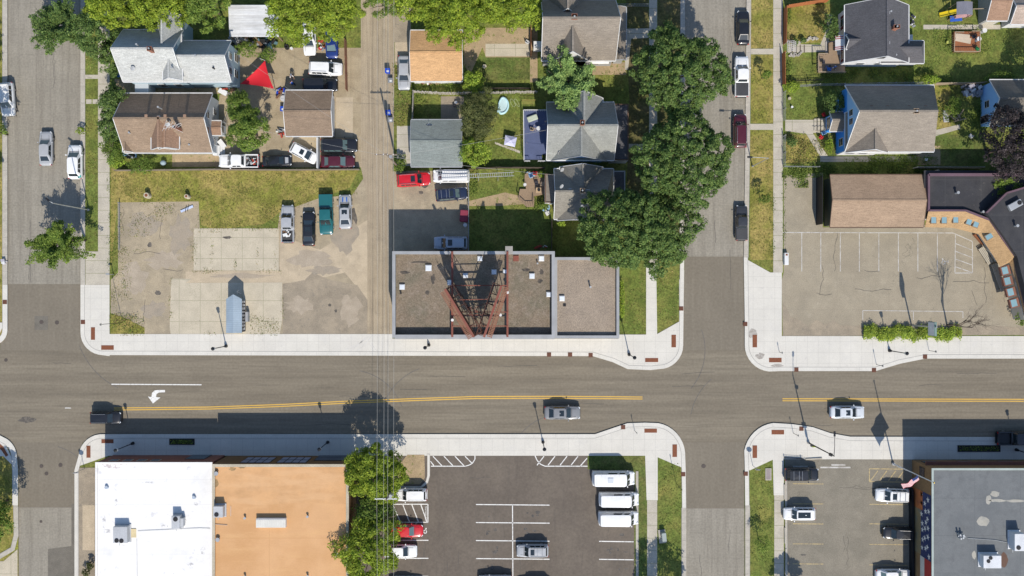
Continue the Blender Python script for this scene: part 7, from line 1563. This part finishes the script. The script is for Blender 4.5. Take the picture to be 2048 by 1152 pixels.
for a in (('white folding table tilted in the brown house yard',446,184,.6),('white plywood door panel leaning by the brown house steps',444,288,.2)):
    x,y=W(a[1],a[2],.6); t=thing('folding_table',a[0],'table',(x,y,.1),a[3]-1.1,local=True); m=MB(); m.cb(0,0,.6,1.3,.7,.05); m.build('table_top',m_trim,t,local=True)
    for sx in (-.5,.5): m=MB(); m.cb(sx,0,.3,.04,.6,.56); m.build('leg',m_galv,t,local=True)
# shed-side tarp, grill, white bucket etc.
for a in (('white bucket beside the old tyres under the bright tree',583,97,.2,m_trim),('white kettle like tub left of the brown garage',567,197,.42,M('tub_grey',(.5,.5,.5),.4)),('red bucket at the red car rear',640,97,.2,mc['red']),('concrete bird bath on the back lawn',969,133,.28,m_pad),('white pot on the front lawn of the blue house, upper one',1579,197,.2,m_pad),('pale ball on the front lawn of the blue house, lower one',1584,214,.15,m_trim),('white pot on the shaded soil below the blue house',1852,319,.2,m_trim),('yellow green pot left of the square garden deck',1895,85,.2,M('pot_lime',(.4,.42,.1),.6)),('round grill lid in the grey garage yard',909,211,.25,m_black),('white tub in the grey garage yard',912,205,.2,m_trim),('tan planter beside the dark car rear',905,403,.25,m_ft)):
    x,y=W(a[1],a[2],.4); t=thing('garden_pot',a[0],'pot',(x,y,.1),0,'pots and buckets',local=True); m=MB(); m.cyl((0,0,0),(0,0,.4),a[3]*.75,a[3],14); m.build('pot',a[4],t,local=True); m=MB(); m.cyl((0,0,.38),(0,0,.42),a[3]*1.06,n=14); m.build('rim',a[4],t,local=True)
# swing / round hoop at the boat
# play set with yellow slide
x,y=W(1915,22,2.2); t=thing('play_set','wooden play set with grey roof, yellow slide and blue ramp','play set',(x,y,.1)); m=MB(); (xa,ya),(xb,yb)=W(1914,29,3),W(1932,3,3),; (xc,_)=W(1946,0,3)
zr_=3.2; m.add([(xa,ya,2.9),(xb,ya,zr_),(xb,yb,zr_),(xa,yb,2.9),(xc,ya,2.9),(xc,yb,2.9)],[(0,1,2,3),(1,4,5,2)]); o=m.build('roof',M('play_roof_grey',(.17,.17,.20),.8,fine=.15),t); o.modifiers.new('s','SOLIDIFY').thickness=.06
for px in (1915,1945):
    for py in (5,28): m=MB(); X,Y=W(px,py,2.9); m.cyl((X,Y,.1),(X,Y,2.9),.06,n=6); m.build('post',m_wood,t)
m=MB(); X0,Y0=W(1915,22,1.5); X1,Y1=W(1879,30,.3)
A=Vector((X0,Y0,1.5)); B=Vector((X1,Y1,.25)); d=(B-A).normalized(); n_=Vector((-d.y,d.x,0)).normalized()
m.bar(A,B,.55,.05); 
for s in (-1,1): m.bar(A+n_*.27*s+Vector((0,0,.08)),B+n_*.27*s+Vector((0,0,.08)),.06,.18)
m.build('slide',M('slide_yellow',(.62,.48,.02),.45,fine=.03),t)
m=MB(); X,Y=W(1912,37,.6); m.cb(X,Y,.6,1.7,.8,.06,.08); m.build('ramp',M('play_blue',(.03,.10,.42),.5,fine=.05),t); m=MB(); X,Y=W(1927,31,1.7); m.cb(X,Y,1.5,2.2,.35,.5,.12); m.build('side_panel',M('play_pink',(.48,.28,.28),.6),t); m=MB(); X,Y=W(1930,17,1.5); m.cb(X,Y,1.5,1.9,1.6,.08); m.build('platform',m_wood,t)
m=MB(); m.bar((*W(1946,18,2.5),2.5),(*W(1972,17,2.5),2.5),.09,.09); m.build('swing_beam',m_ft,t)
# stone wall and trellis
t=thing('stone_edging','row of pale stones along the front path of the charcoal house','stone edging',(*W(1600,84),.1)); m_stn=M('pale_stone',(.42,.39,.34),.9,fine=.2); r_=random.Random(8)
for k in range(34):
    f=k/33; px=1574+f*60; py=84+ (3*math.sin(f*6)) - (4 if f>.7 else 0)+r_.uniform(-2,2); m=MB(); m.cb(*W(px,py),.2,r_.uniform(.2,.42),r_.uniform(.15,.3),.22,r_.uniform(0,3)); m.build('stone',m_stn,t,bevel=.03)
for k in range(16): m=MB(); m.cb(*W(1578+k*1.6,112+r_.uniform(-2,3)-k*.3),.2,r_.uniform(.2,.4),r_.uniform(.15,.3),.2,r_.uniform(0,3)); m.build('stone',m_stn,t,bevel=.03)
m=MB()
for k in range(4): m.cb(*W(1584+k*8,98),.125,.12,1.1,.03)
mesh_thing(m,'path_strips','dark timber strips across the front path of the charcoal house','timber strips',m_fd)
def trel(label,px,py,wx,wy,nx,ny):
    x,y=W(px,py,.9); t=thing('arched_gate',label,'garden arch',(x,y,.1),0,local=True); m=MB()
    for i in range(nx): m.bar((wx*(i/(nx-1)-.5),-wy/2,1.5+.5*math.sin(math.pi*i/(nx-1))),(wx*(i/(nx-1)-.5),wy/2,1.5+.5*math.sin(math.pi*i/(nx-1))),.05,.05)
    for j in range(ny):
        yy=wy*(j/(ny-1)-.5); m.tube([(wx*(i/10-.5),yy,1.5+.5*math.sin(math.pi*i/10)) for i in range(11)],.03,5)
    m.build('lattice',M('white_lattice',(.5,.48,.46),.7),t,local=True)
    for sx in (-1,1):
        for sy in (-1,1): m=MB(); m.cyl((sx*wx/2,sy*wy/2,0),(sx*wx/2,sy*wy/2,1.5),.03,n=5); m.build('post',M('white_lattice',(.5,.48,.46)),t,local=True)
trel('white lattice arch over the entrance of the charcoal house path',1580,96,1.2,1.4,6,6)
m=MB()
for k in range(12): m.bar((*W(1045+k*2.1,203),1.0),(*W(1044+k*2.1,212),.9),.04,.04)
m.bar((*W(1043,203),1.0),(*W(1071,203),1.0),.05,.05); mesh_thing(m,'slatted_arch','yellow slatted garden arch above the blue deck','garden arch',M('yellow_slats',(.42,.36,.10),.7))
# bicycle stand, grey tank
t=thing('round_grill','blue grey covered grill on the lower wall of the brown house','grill',(*W(327,326,.5),.1),0,local=True); m=MB(); m.sph((0,0,.5),.42,.36,.4,12,6,-.6); m.build('cover',M('grill_cover_blue',(.25,.32,.36),.6),t,local=True,smooth=True); m=MB(); m.cyl((0,0,0),(0,0,.3),.2,n=8); m.build('base',m_black,t,local=True)
